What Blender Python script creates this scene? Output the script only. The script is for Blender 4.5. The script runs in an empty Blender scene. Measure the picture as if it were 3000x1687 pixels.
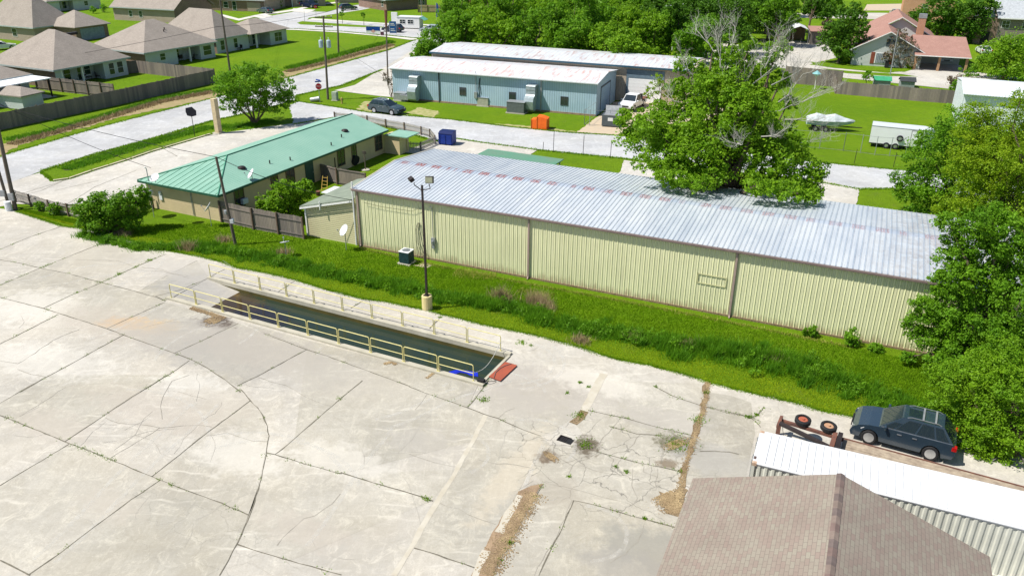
import bpy, math, random
import numpy as np
from mathutils import Vector, Matrix, noise as mnoise
from mathutils.geometry import tessellate_polygon
S = bpy.context.scene
COL = S.collection
R = math.radians
rnd = random.Random(7)

# ---------------------------------------------------------------- camera
F, PITCH, ROLL, CH = 2349.5, R(24.89), R(-0.497), 22.5
cam = bpy.data.objects.new("camera", bpy.data.cameras.new("camera"))
COL.objects.link(cam)
cam.data.sensor_width = 36
cam.data.lens = 36 * F / 3000
cam.data.clip_start = 0.3
cam.data.clip_end = 3000
cam.matrix_world = Matrix.Translation((0, 0, CH)) @ Matrix.Rotation(R(90) - PITCH, 4, 'X') @ Matrix.Rotation(-ROLL, 4, 'Z')
S.camera = cam

# ---------------------------------------------------------------- sky, sun, exposure
SUN_EL, SHADOW_AZ = 56.0, 13.0          # shadows fall towards +X, a little +Y
w = bpy.data.worlds.new("World"); S.world = w; w.use_nodes = True
nt = w.node_tree
sky = nt.nodes.new('ShaderNodeTexSky'); sky.sky_type = 'NISHITA'; sky.sun_disc = False
sky.sun_elevation = R(SUN_EL); sky.sun_rotation = R(90 - (SHADOW_AZ + 180)); sky.air_density = 1.0; sky.dust_density = 0.6
nt.links.new(sky.outputs[0], nt.nodes['Background'].inputs[0])
nt.nodes['Background'].inputs[1].default_value = 0.085
sun = bpy.data.objects.new("sun", bpy.data.lights.new("sun", 'SUN')); COL.objects.link(sun)
sun.data.energy = 5.0; sun.data.angle = R(0.53); sun.data.color = (1.0, 0.95, 0.86)
sd = Vector((math.cos(R(SHADOW_AZ)) * math.cos(R(SUN_EL)), math.sin(R(SHADOW_AZ)) * math.cos(R(SUN_EL)), -math.sin(R(SUN_EL))))
sun.rotation_euler = sd.to_track_quat('-Z', 'Y').to_euler()
S.view_settings.view_transform = 'Standard'; S.view_settings.look = 'None'
S.view_settings.exposure = 0.40; S.view_settings.gamma = 1.0

# ---------------------------------------------------------------- where a point of the photograph lies on the ground
def ray(x, y):
    a, b = x - 1500, y - 843.5
    cr, sr = math.cos(ROLL), math.sin(ROLL)
    a, b = cr * a - sr * b, sr * a + cr * b
    cp, sp = math.cos(PITCH), math.sin(PITCH)
    return a, -sp * b + cp * F, -cp * b - sp * F
def G(x, y, z=0.0):
    d = ray(x, y); t = (z - CH) / d[2]
    return (d[0] * t, d[1] * t)
def ZH(x, y, P):                       # height of the pixel's ray above ground point P
    d = ray(x, y)
    return CH + math.hypot(P[0], P[1]) / math.hypot(d[0], d[1]) * d[2]
def P3(x, y, P):                       # 3D point on the ray at P's distance
    d = ray(x, y); t = math.hypot(P[0], P[1]) / math.hypot(d[0], d[1])
    return (d[0] * t, d[1] * t, CH + d[2] * t)
def Gs(pts, z=0.0): return [G(x, y, z) for x, y in pts]
def crop(ox, oy, s, pts): return [(ox + x / s, oy + y / s) for x, y in pts]

# ---------------------------------------------------------------- mesh builder
class MB:
    def __init__(s): s.v = []; s.f = []; s.m = []
    def poly(s, pts, m=0):
        i = len(s.v); s.v += [tuple(p) for p in pts]; s.f.append(list(range(i, i + len(pts)))); s.m.append(m)
    def quad(s, a, b, c, d, m=0): s.poly((a, b, c, d), m)
    def box(s, x0, y0, z0, x1, y1, z1, m=0, M=None):
        P = [(x0,y0,z0),(x1,y0,z0),(x1,y1,z0),(x0,y1,z0),(x0,y0,z1),(x1,y0,z1),(x1,y1,z1),(x0,y1,z1)]
        if M is not None: P = [tuple(M @ Vector(p)) for p in P]
        i = len(s.v); s.v += P
        for q in ((0,3,2,1),(4,5,6,7),(0,1,5,4),(1,2,6,5),(2,3,7,6),(3,0,4,7)):
            s.f.append([i + k for k in q]); s.m.append(m)
    def cbox(s, c, d, m=0, rz=0, rx=0, ry=0):
        M = Matrix.Translation(c) @ Matrix.Rotation(rz,4,'Z') @ Matrix.Rotation(rx,4,'X') @ Matrix.Rotation(ry,4,'Y')
        s.box(-d[0]/2,-d[1]/2,-d[2]/2,d[0]/2,d[1]/2,d[2]/2,m,M)
    def prism(s, pl, z0, z1, m=0, mt=None):
        n = len(pl)
        s.poly([(x,y,z1) for x,y in pl], m if mt is None else mt)
        s.poly([(x,y,z0) for x,y in reversed(pl)], m)
        for i in range(n):
            a, b = pl[i], pl[(i+1)%n]
            s.quad((a[0],a[1],z0),(b[0],b[1],z0),(b[0],b[1],z1),(a[0],a[1],z1), m)
    def extr(s, pl, vec, m=0):          # closed 3D outline pushed along vec
        n = len(pl); v = Vector(vec); q = [tuple(Vector(p)+v) for p in pl]
        s.poly(list(reversed(pl)), m); s.poly(q, m)
        for i in range(n):
            s.quad(pl[i], pl[(i+1)%n], q[(i+1)%n], q[i], m)
    def tube(s, pts, r, n=6, m=0, caps=True):
        pts = [Vector(p) for p in pts]; k = len(pts)
        rr = r if isinstance(r, (list, tuple)) else [r]*k
        base = len(s.v); prev = None
        for i, p in enumerate(pts):
            t = (pts[min(i+1,k-1)] - pts[max(i-1,0)])
            if t.length < 1e-9: t = Vector((0,0,1))
            t.normalize()
            if prev is None:
                a = t.orthogonal().normalized()
            else:
                a = prev - t*prev.dot(t)
                if a.length < 1e-6: a = t.orthogonal()
                a.normalize()
            prev = a; b = t.cross(a)
            for j in range(n):
                an = 2*math.pi*j/n
                s.v.append(tuple(p + (a*math.cos(an)+b*math.sin(an))*rr[i]))
        for i in range(k-1):
            for j in range(n):
                q = base+i*n; j2 = (j+1)%n
                s.f.append([q+j, q+j2, q+n+j2, q+n+j]); s.m.append(m)
        if caps:
            s.f.append([base+j for j in reversed(range(n))]); s.m.append(m)
            s.f.append([base+(k-1)*n+j for j in range(n)]); s.m.append(m)
    def lathe(s, prof, M=None, n=16, m=0):
        base = len(s.v); k = len(prof)
        for r, z in prof:
            for j in range(n):
                an = 2*math.pi*j/n; p = Vector((r*math.cos(an), r*math.sin(an), z))
                if M is not None: p = M @ p
                s.v.append(tuple(p))
        for i in range(k-1):
            for j in range(n):
                q = base+i*n; j2 = (j+1)%n
                s.f.append([q+j, q+j2, q+n+j2, q+n+j]); s.m.append(m)
        s.f.append([base+j for j in reversed(range(n))]); s.m.append(m)
        s.f.append([base+(k-1)*n+j for j in range(n)]); s.m.append(m)
    def build(s, name, mats, parent=None, smooth=False, bevel=0, seg=2):
        me = bpy.data.meshes.new(name); me.from_pydata(s.v, [], s.f)
        for x in (mats if isinstance(mats, (list, tuple)) else [mats]): me.materials.append(x)
        me.polygons.foreach_set('material_index', s.m)
        uv = me.uv_layers.new(name='UVMap')
        Zv = Vector((0,0,1))
        for p in me.polygons:
            nn = p.normal
            u = Zv.cross(nn)
            u = Vector((1,0,0)) if u.length < 1e-3 else u.normalized()
            vv = nn.cross(u)
            for li in p.loop_indices:
                co = me.vertices[me.loops[li].vertex_index].co
                uv.data[li].uv = (co.dot(u), co.dot(vv))
        if smooth: me.polygons.foreach_set('use_smooth', [True]*len(me.polygons))
        me.update()
        o = bpy.data.objects.new(name, me); COL.objects.link(o)
        if parent: o.parent = parent
        if bevel:
            b = o.modifiers.new('bevel', 'BEVEL'); b.width = bevel; b.segments = seg; b.limit_method = 'ANGLE'; b.angle_limit = R(35)
            b.harden_normals = False
        return o
def tag(o, label=None, cat=None, group=None, kind=None):
    if label: o['label'] = label
    if cat: o['category'] = cat
    if group: o['group'] = group
    if kind: o['kind'] = kind
    return o
def T(name, label, cat, loc=(0,0,0), rz=0, group=None):
    o = bpy.data.objects.new(name, None); COL.objects.link(o); o.empty_display_size = 0.3
    o.location = (loc[0], loc[1], loc[2] if len(loc) > 2 else 0); o.rotation_euler = (0,0,rz)
    return tag(o, label, cat, group)
def copy_tree(o, parent=None):
    c = o.copy(); COL.objects.link(c); c.parent = parent
    for ch in o.children: copy_tree(ch, c)
    return c
def sheet(name, outer, z, m, holes=(), kind='structure', jag=0, seed=1, top=None):
    r2 = random.Random(seed)
    if jag:
        o2 = []
        for i in range(len(outer)):
            a, b = Vector(outer[i]), Vector(outer[(i+1)%len(outer)]); L = (b-a).length; n = max(1, int(L/0.45)) if L < 80 else 1
            for k in range(n):
                p = a.lerp(b, k/n)
                if k: p = p + Vector((r2.uniform(-jag,jag), r2.uniform(-jag,jag)))
                o2.append((p.x,p.y))
        outer = o2
    loops = [[Vector((x,y,0)) for x,y in outer]] + [[Vector((x,y,0)) for x,y in h] for h in holes]
    flat = [p for l in loops for p in l]
    me = bpy.data.meshes.new(name)
    tris = [list(t) for t in tessellate_polygon(loops)]
    out = []
    for t in tris:
        a, b, c = (flat[i] for i in t)
        out.append(t if (b-a).cross(c-a).z > 0 else t[::-1])
    me.from_pydata([(p.x,p.y,z) for p in flat], [], out); me.materials.append(m); me.update()
    o = bpy.data.objects.new(name, me); COL.objects.link(o)
    return tag(o, kind=kind)
def ribbon(mb, pts, w, z, jit=0.0, m=0, seed=0, wv=0.35, skip=None):
    r2 = random.Random(seed); P = []
    for i in range(len(pts)-1):
        a, b = Vector(pts[i]), Vector(pts[i+1]); L = (b-a).length; n = max(1, int(L/0.4))
        for k in range(n): P.append(a.lerp(b, k/n))
    P.append(Vector(pts[-1])); Q = []
    for i, p in enumerate(P):
        t = (P[min(i+1,len(P)-1)] - P[max(i-1,0)]).normalized(); nr = Vector((-t.y, t.x))
        off = r2.uniform(-jit, jit); ww = w*0.5*(1 + r2.uniform(-wv, wv)); c = p + nr*off
        Q.append((c+nr*ww, c-nr*ww))
    for i in range(len(Q)-1):
        a, b, c, d = Q[i][1], Q[i+1][1], Q[i+1][0], Q[i][0]
        if skip and (skip(a) or skip(b)): continue
        mb.quad((a.x,a.y,z),(b.x,b.y,z),(c.x,c.y,z),(d.x,d.y,z), m)

# ---------------------------------------------------------------- materials
class NT:
    def __init__(s, name, rough=0.8, metal=0.0, spec=0.3):
        s.mat = bpy.data.materials.new(name); s.mat.use_nodes = True; s.t = s.mat.node_tree
        s.b = s.t.nodes['Principled BSDF']; s.b.inputs['Roughness'].default_value = rough
        s.b.inputs['Metallic'].default_value = metal; s.b.inputs['Specular IOR Level'].default_value = spec
        s._tc = None
    def n(s, t, **k):
        x = s.t.nodes.new(t)
        for a, v in k.items():
            if a == 'op': x.operation = v
            else: setattr(x, a, v)
        return x
    def L(s, a, b): s.t.links.new(a, b)
    def co(s, which='Object'):
        if s._tc is None: s._tc = s.n('ShaderNodeTexCoord')
        return s._tc.outputs[which]
    def mapv(s, v, sc=(1,1,1), loc=(0,0,0), rot=(0,0,0)):
        m = s.n('ShaderNodeMapping'); m.inputs['Scale'].default_value = sc; m.inputs['Location'].default_value = loc; m.inputs['Rotation'].default_value = rot
        s.L(v, m.inputs[0]); return m.outputs[0]
    def noise(s, scale, v=None, detail=4, rough=0.6, dist=0):
        x = s.n('ShaderNodeTexNoise'); x.inputs['Scale'].default_value = scale; x.inputs['Detail'].default_value = detail
        x.inputs['Roughness'].default_value = rough; x.inputs['Distortion'].default_value = dist
        s.L(v if v is not None else s.co(), x.inputs['Vector']); return x.outputs['Fac']
    def ramp(s, f, a, b, lo=0.0, hi=1.0):
        x = s.n('ShaderNodeMapRange'); x.inputs[1].default_value = a; x.inputs[2].default_value = b
        x.inputs[3].default_value = lo; x.inputs[4].default_value = hi; x.clamp = True
        s.L(f, x.inputs[0]); return x.outputs[0]
    def mix(s, f, a, b, mode='MIX'):
        x = s.n('ShaderNodeMix'); x.data_type = 'RGBA'; x.blend_type = mode
        for inp, v in ((x.inputs['Factor'], f), (x.inputs['A'], a), (x.inputs['B'], b)):
            if isinstance(v, (int, float)): inp.default_value = v
            elif isinstance(v, (tuple, list)): inp.default_value = (*v[:3], 1)
            else: s.L(v, inp)
        return x.outputs['Result']
    def math(s, op, a, b=None):
        x = s.n('ShaderNodeMath'); x.operation = op
        for i, v in enumerate((a, b)):
            if v is None: continue
            if isinstance(v, (int, float)): x.inputs[i].default_value = v
            else: s.L(v, x.inputs[i])
        return x.outputs[0]
    def bump(s, h, dist=0.02, st=0.6):
        x = s.n('ShaderNodeBump'); x.inputs['Distance'].default_value = dist; x.inputs['Strength'].default_value = st
        s.L(h, x.inputs['Height']); s.L(x.outputs[0], s.b.inputs['Normal'])
    def out(s, c):
        if isinstance(c, (tuple, list)): s.b.inputs['Base Color'].default_value = (*c[:3], 1)
        else: s.L(c, s.b.inputs['Base Color'])
        return s.mat
_mc = {}
def simple(name, c, rough=0.7, metal=0.0, var=0.15, sc=3.0, spec=0.3, c2=None, bump=0):
    if name in _mc: return _mc[name]
    m = NT(name, rough, metal, spec)
    d = c2 or tuple(x*(1-var*2) for x in c)
    f = m.ramp(m.noise(sc), 0.3, 0.7)
    col = m.mix(f, c, d)
    if bump: m.bump(m.noise(sc*6), bump)
    _mc[name] = m.out(col); return _mc[name]
def grass_mat(name, a, b, dry=(0.20,0.20,0.05), dryamt=0.5):
    m = NT(name, 0.9, spec=0.1)
    big = m.noise(0.11, detail=5, rough=0.65); mid = m.noise(1.3, detail=5, rough=0.7); fine = m.noise(14, detail=3)
    c = m.mix(m.ramp(big, 0.35, 0.65), a, b)
    c = m.mix(m.ramp(mid, 0.35, 0.75, 0, 0.55), c, tuple(x*0.62 for x in a))
    c = m.mix(m.ramp(m.noise(0.35, detail=6, rough=0.75), 0.58, 0.75, 0, dryamt), c, dry)
    c = m.mix(m.ramp(fine, 0.3, 0.7, 0, 0.45), c, tuple(x*0.5 for x in a))
    m.bump(m.noise(7, detail=6, rough=0.85), 0.16, 1.0)
    return m.out(c)
def blobs(m, c, lst, zz=None):
    for (x, y, rx, ry, rot, col, st, ns) in lst:
        v = m.mapv(m.co(), (1/rx, 1/ry, 0.001), (0,0,0))
        # translate and turn before scaling
        mp = m.n('ShaderNodeMapping'); mp.vector_type = 'TEXTURE'
        mp.inputs['Location'].default_value = (x, y, 0); mp.inputs['Rotation'].default_value = (0,0,rot); mp.inputs['Scale'].default_value = (rx, ry, 1000)
        m.L(m.co(), mp.inputs[0])
        ln = m.n('ShaderNodeVectorMath'); ln.operation = 'LENGTH'; m.L(mp.outputs[0], ln.inputs[0])
        d = m.math('ADD', ln.outputs['Value'], m.ramp(m.noise(ns, detail=6, rough=0.7), 0.25, 0.75, -0.55, 0.55))
        c = m.mix(m.ramp(d, 0.55, 1.05, st, 0.0), c, col)
    return c
W7 = lambda x, y: G(1200+x/2.468, 1100+y/2.468)
def concrete_mat(name, base=(0.50,0.48,0.435), stains=(), streak=R(-24)):
    m = NT(name, 0.88, spec=0.2)
    big = m.noise(0.13, detail=6, rough=0.62, dist=0.5)
    c = m.mix(m.ramp(big, 0.36, 0.62), base, tuple(x*0.66 for x in base))
    st = m.mapv(m.co(), (0.12, 1.1, 1), rot=(0,0,-streak))
    c = m.mix(m.ramp(m.noise(0.8, st, 6, 0.7, 0.6), 0.42, 0.66, 0, 0.30), c, (base[0]*1.2, base[1]*1.2, base[2]*1.2))
    c = m.mix(m.ramp(m.noise(0.45, detail=7, rough=0.75), 0.5, 0.72, 0, 0.5), c, (base[0]*0.56, base[1]*0.53, base[2]*0.49))
    c = m.mix(m.ramp(m.noise(3.0, detail=7, rough=0.85, dist=0.4), 0.42, 0.66, 0, 0.5), c, tuple(x*0.62 for x in base))
    s2 = m.mapv(m.co(), (1.6, 0.22, 1), rot=(0,0,-streak+0.5))
    c = m.mix(m.ramp(m.noise(1.2, s2, 6, 0.75, 0.8), 0.52, 0.70, 0, 0.35), c, (base[0]*1.25, base[1]*1.24, base[2]*1.2))
    c = m.mix(m.ramp(m.noise(0.22, detail=3, rough=0.5), 0.45, 0.62, 0, 0.35), c, (base[0]*0.93, base[1]*0.89, base[2]*0.81))
    c = m.mix(m.ramp(m.noise(40, detail=2), 0.35, 0.7, 0, 0.3), c, tuple(x*0.6 for x in base))
    c = m.mix(m.ramp(m.noise(11, detail=5, rough=0.9), 0.44, 0.62, 0, 0.38), c, (base[0]*0.60, base[1]*0.575, base[2]*0.53))
    c = m.mix(m.ramp(m.noise(0.7, detail=8, rough=0.85, dist=1.2), 0.50, 0.60, 0, 0.32), c, (base[0]*0.62, base[1]*0.60, base[2]*0.55))
    c = m.mix(m.ramp(m.noise(0.9, m.mapv(m.co(),(1,1,1),(31,7,0)), 8, 0.85, 1.2), 0.52, 0.62, 0, 0.35), c, (base[0]*1.28, base[1]*1.27, base[2]*1.22))
    if stains:
        vo = m.n('ShaderNodeTexVoronoi'); vo.feature = 'DISTANCE_TO_EDGE'; vo.inputs['Scale'].default_value = 0.62
        nz = m.n('ShaderNodeTexNoise'); nz.inputs['Scale'].default_value = 1.1; nz.inputs['Detail'].default_value = 4; m.L(m.co(), nz.inputs['Vector'])
        ad = m.n('ShaderNodeVectorMath'); ad.operation = 'ADD'; m.L(m.co(), ad.inputs[0]); m.L(nz.outputs['Color'], ad.inputs[1]); m.L(ad.outputs[0], vo.inputs['Vector'])
        ln = m.ramp(vo.outputs['Distance'], 0.004, 0.016, 1, 0)
        c = m.mix(m.math('MULTIPLY', ln, m.ramp(m.noise(0.10, detail=2), 0.52, 0.60, 0, 0.30)), c, tuple(x*0.4 for x in base))
        cc = W7(1420,640); mp = m.n('ShaderNodeMapping'); mp.vector_type = 'TEXTURE'; mp.inputs['Location'].default_value = (cc[0],cc[1],0); mp.inputs['Rotation'].default_value = (0,0,R(-24)); mp.inputs['Scale'].default_value = (5.6,3.6,1000); m.L(m.co(), mp.inputs[0])
        le = m.n('ShaderNodeVectorMath'); le.operation = 'LENGTH'; m.L(mp.outputs[0], le.inputs[0])
        c = m.mix(m.math('MULTIPLY', ln, m.ramp(le.outputs['Value'], 0.8, 1.05, 0.8, 0)), c, tuple(x*0.35 for x in base))
        wv = m.n('ShaderNodeTexWave'); wv.wave_type = 'RINGS'; wv.inputs['Scale'].default_value = 0.35; wv.inputs['Distortion'].default_value = 6; wv.inputs['Detail'].default_value = 3; m.L(m.mapv(m.co(), (1,1,0), (8,-38,0)), wv.inputs['Vector'])
        c = m.mix(m.math('MULTIPLY', m.ramp(wv.outputs['Fac'], 0.90, 1.0), m.ramp(m.noise(0.3, detail=4), 0.5, 0.65, 0, 0.35)), c, tuple(min(1,x*1.35) for x in base))
    c = blobs(m, c, stains)
    m.bump(m.noise(25, detail=4), 0.01, 0.4)
    return m.out(c)
def ribbed_mat(name, c, c2, period=0.3, rough=0.45, vert=True, depth=0.02, dark=0.35, grime=0, rust=0, rustcol=(0.28,0.10,0.05), metal=0.0, duty=0.2):
    """metal sheet, ribs across u, laid out in the sheet's own metres"""
    m = NT(name, rough, metal, 0.4)
    sp = m.n('ShaderNodeSeparateXYZ'); m.L(m.co('UV'), sp.inputs[0])
    u = sp.outputs['X' if vert else 'Y']
    fr = m.math('FRACT', m.math('DIVIDE', u, period))
    tri = m.math('ABSOLUTE', m.math('SUBTRACT', fr, 0.5))
    rib = m.ramp(tri, duty*0.5, duty*0.5+0.08, 1, 0)
    line = m.ramp(m.math('ABSOLUTE', m.math('SUBTRACT', tri, duty*0.5+0.07)), 0.0, 0.07, dark, 0)  # dark line beside each rib: its shade put into the colour
    col = m.mix(m.ramp(m.noise(0.5, detail=5), 0.35, 0.65), c, c2)
    col = m.mix(line, col, tuple(x*0.35 for x in c))
    if grime:
        v = m.mapv(m.co('UV'), (3.0,0.25,1)); col = m.mix(m.ramp(m.noise(1.0, v, 6, 0.8), 0.46, 0.72, 0, grime), col, tuple(x*0.55 for x in c))
        hz = m.math('ADD', sp.outputs['Y'], m.ramp(m.noise(1.3, m.mapv(m.co('UV'),(1,0.3,1)), 5, 0.8), 0.3, 0.7, -0.35, 0.35)); col = m.mix(m.ramp(hz, 0.12, 0.6, 0.7, 0), col, (0.30,0.22,0.13))
    if rust:
        v = m.mapv(m.co('UV'), (2.2, 0.28, 1) if vert else (0.3, 2.2, 1))
        col = m.mix(m.ramp(m.noise(1.0, v, 6, 0.7), 0.56-rust*0.1, 0.72-rust*0.1, 0, 0.85), col, rustcol)
    m.bump(rib, depth, 0.9)
    return m.out(col)
def brick_mat(name, c1, c2, mortar, bw=0.2, bh=0.065, rough=0.85, ms=0.01, bump=0.01, var=0.0, off=0.5):
    m = NT(name, rough, spec=0.15)
    b = m.n('ShaderNodeTexBrick'); b.inputs['Scale'].default_value = 1.0
    b.inputs['Brick Width'].default_value = bw; b.inputs['Row Height'].default_value = bh; b.inputs['Mortar Size'].default_value = ms
    b.inputs['Mortar Smooth'].default_value = 0.3; b.offset = off; b.inputs['Bias'].default_value = 0.0
    for k, v in (('Color1', c1), ('Color2', c2), ('Mortar', mortar)): b.inputs[k].default_value = (*v, 1)
    m.L(m.co('UV'), b.inputs['Vector'])
    c = m.mix(m.ramp(m.noise(0.6, m.co('UV'), 5), 0.35, 0.7, 0, 0.35), b.outputs['Color'], tuple(x*0.6 for x in c1))
    c = m.mix(m.ramp(m.noise(30, m.co('UV'), 2), 0.3, 0.7, 0, 0.25), c, tuple(x*0.6 for x in c2))
    if bump: m.bump(b.outputs['Fac'], -bump, 0.6)
    return m.out(c)
def paint(name, c, rough=0.25, coat=0.6, metal=0.0):
    if name in _mc: return _mc[name]
    m = NT(name, rough, metal, 0.5); m.b.inputs['Coat Weight'].default_value = coat; m.b.inputs['Coat Roughness'].default_value = 0.06
    c_ = m.mix(m.ramp(m.noise(1.2, detail=5), 0.4, 0.7, 0, 0.35), c, tuple(min(1, x*0.8+0.02) for x in c))
    _mc[name] = m.out(c_); return _mc[name]
def leaf_mat(name, a, b, dark=0.5, tr=0.35):
    m = NT(name, 0.55, spec=0.25)
    c = m.mix(m.ramp(m.noise(0.9, detail=3), 0.35, 0.65), a, b)
    g = m.n('ShaderNodeNewGeometry')
    c = m.mix(m.ramp(g.outputs['Random Per Island'], 0, 1, 0, dark), c, tuple(x*0.45 for x in a))
    m.out(c)
    t = m.n('ShaderNodeBsdfTranslucent'); m.L(c, t.inputs[0])
    mx = m.n('ShaderNodeMixShader'); mx.inputs[0].default_value = tr
    o = m.t.nodes['Material Output']; m.L(m.b.outputs[0], mx.inputs[1]); m.L(t.outputs[0], mx.inputs[2]); m.L(mx.outputs[0], o.inputs[0])
    return m.mat

M = {}
M['grass'] = grass_mat('lawn_grass', (0.125,0.245,0.006), (0.185,0.30,0.008), dryamt=0.6)
M['asphalt'] = concrete_mat('pale_limestone_asphalt', (0.53,0.54,0.56), streak=R(-22))
M['bark'] = simple('bark', (0.16,0.12,0.085), 0.95, sc=6, bump=0.03)
M['deadwood'] = simple('bleached_dead_wood', (0.52,0.50,0.45), 0.9, sc=4)
M['pole'] = simple('weathered_pole_wood', (0.15,0.125,0.10), 0.9, sc=5, bump=0.02)
M['steel'] = simple('galvanised_steel', (0.42,0.44,0.46), 0.45, 0.5, sc=3)
M['darkmetal'] = simple('dark_bronze_metal', (0.045,0.035,0.035), 0.5, 0.3)
M['black'] = simple('black_rubber', (0.02,0.02,0.022), 0.75)
M['white'] = simple('white_paint', (0.78,0.78,0.76), 0.6, var=0.06)
M['whitemetal'] = simple('white_painted_metal', (0.72,0.74,0.76), 0.45, var=0.08)
M['dish'] = simple('pale_dish_plastic', (0.66,0.68,0.70), 0.55, var=0.06)
M['yellow'] = simple('pale_yellow_paint', (0.66,0.60,0.26), 0.55, var=0.10)
M['trim'] = simple('brown_trim_metal', (0.20,0.15,0.14), 0.5, var=0.12)
M['glass'] = NT('window_glass', 0.08, spec=0.8).out((0.025,0.035,0.04))
M['rust'] = simple('rusty_steel', (0.20,0.085,0.055), 0.85, sc=4, c2=(0.09,0.05,0.045))
M['chrome'] = simple('bright_alloy', (0.62,0.63,0.65), 0.3, 0.8)
M['gravel'] = simple('brown_gravel', (0.34,0.25,0.15), 0.95, sc=9, c2=(0.10,0.07,0.04), bump=0.05)
M['weed'] = leaf_mat('weed_leaves', (0.060,0.15,0.012), (0.035,0.10,0.012), 0.6, 0.3)
# ================================================================ SETTING: ground, roads, concrete
HA = R(-23.9)                                    # the district's grid: long axis of the sheds
ua = Vector((math.cos(HA), math.sin(HA))); ub = Vector((-math.sin(HA), math.cos(HA)))
# flooded loading ramp: frame of its own
PO = Vector(G(484, 877)); HPo = R(-26.3)
pu = Vector((math.cos(HPo), math.sin(HPo))); pv = Vector((-math.sin(HPo), math.cos(HPo)))
def PL(u, v): p = PO + pu*u + pv*v; return (p.x, p.y)
PLEN, PV0, PV1 = 22.85, 0.32, 3.55
hole = [PL(0, PV0), PL(PLEN, PV0), PL(PLEN, PV1), PL(0, PV1)]

gnd = sheet('ground', [(-900,-60),(900,-60),(900,1500),(-900,1500)], 0.0, M['grass'], [hole])

apron_px = [(0,612),(46.6,620),(183,663.7),(258,673),(341,694.7),(450,727),(590,753.7),(652,769),(692,785),(772,799),(859,819),(946,846),(1064,877),(1125,884),(1193,898),(1249,909),(1292,922),(1342,933),(1410,951),(1534,976),(1584,987),(1690,1016),(1783,1047),(1845,1061),(1900,1070),(2001,1097),(2084,1124),(2200,1152),(2324,1180),(2392,1201),(2464,1215),(2700,1262),(3050,1330),(3400,1420)]
ap = Gs(apron_px)
outer = [(-70, ap[0][1]+8)] + ap + [(45, 22), (45, -20), (-70, -20)]
def gp(pts): return G(*pts)
W7 = lambda x, y: G(1200+x/2.468, 1100+y/2.468)
W5 = lambda x, y: G(x/3.22, 700+y/3.22)
stains = []
def stain(p, rx, ry, rot, col, st, ns=0.9): stains.append((p[0], p[1], rx, ry, R(rot), col, st, ns))
stain(W5(1230,800), 2.1, 0.9, -10, (0.56,0.34,0.13), 0.75, 1.3)
stain(W5(1450,830), 2.2, 1.0, -14, (0.50,0.38,0.22), 0.6, 1.3)
stain(W5(2020,790), 1.5, 0.9, -20, (0.085,0.065,0.055), 0.9, 1.8)
stain(W5(1700,930), 5.5, 2.6, -24, (0.33,0.31,0.28), 0.55, 0.8)
stain(W5(2300,1100), 7.5, 3.0, -24, (0.31,0.295,0.27), 0.6, 0.8)
stain(W5(1800,450), 3.5, 2.2, -30, (0.27,0.265,0.255), 0.6, 0.9)
stain(G(1160,985), 6.0, 1.6, -26, (0.27,0.26,0.25), 0.6, 0.9)
stain(W7(1280,510), 0.75, 0.85, 0, (0.10,0.08,0.055), 0.9, 3)
stain(W7(1000,595), 0.6, 0.6, 0, (0.12,0.085,0.055), 0.85, 3)
stain(W7(1940,500), 1.2, 1.0, 0, (0.10,0.09,0.05), 0.8, 3)
stain(W7(1860,640), 0.6, 0.4, 0, (0.14,0.10,0.06), 0.75, 3)
stain(W7(1750,1270), 2.6, 1.5, -20, (0.25,0.245,0.22), 0.75, 1)
stain(W7(1560,1380), 2.2, 1.0, -20, (0.27,0.26,0.24), 0.6, 1)
stain(W7(1050,850), 1.6, 1.2, -20, (0.32,0.29,0.24), 0.6, 1)
stain(W7(2200,620), 2.6, 1.4, -24, (0.32,0.31,0.29), 0.6, 1)
stain(W7(1000,100), 4.6, 2.4, -24, (0.36,0.33,0.30), 0.5, 1)
stain(W7(750,700), 0.8, 4.5, -25, (0.54,0.47,0.36), 0.35, 1.5)
stain(G(560,1125), 2.6, 1.1, -20, (0.62,0.60,0.55), 0.4, 2.2)
stain(G(120,1060), 5.5, 2.0, -15, (0.62,0.60,0.55), 0.35, 2)
for (x_,y_,a_,b_,c_) in ((300,760,5,2.2,(0.40,0.37,0.31)),(100,900,4,2.5,(0.60,0.575,0.52)),(330,950,5,2,(0.38,0.34,0.29)),(760,1020,5,2.2,(0.35,0.32,0.28)),(980,1110,5,2,(0.37,0.345,0.30)),(450,1200,5,1.6,(0.40,0.36,0.31)),(160,1250,3,1.2,(0.42,0.38,0.33)),(700,1330,3,1.6,(0.60,0.575,0.52)),(1000,1350,3,1.4,(0.58,0.555,0.50)),(900,1560,2.5,1,(0.41,0.37,0.32)),(1250,1300,2.4,1.3,(0.36,0.34,0.31)),(1500,1180,3,1.4,(0.37,0.345,0.31)),(1750,1120,3.5,1.4,(0.60,0.57,0.51)),(1950,1230,2.5,1.2,(0.38,0.355,0.32)),(330,1480,2,1,(0.42,0.385,0.33)),(640,1180,3,1.2,(0.40,0.365,0.31))):
    stain(G(x_,y_), a_, b_, -25, c_, 0.5, 1.6)
stain(G(560,800), 6.0, 2.2, -24, (0.40,0.38,0.35), 0.5, 1)
M['apron'] = concrete_mat('weathered_concrete', (0.545,0.518,0.465), stains)
conc = sheet('concrete_apron', outer, 0.03, M['apron'], [hole], jag=0.11, seed=3)

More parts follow.
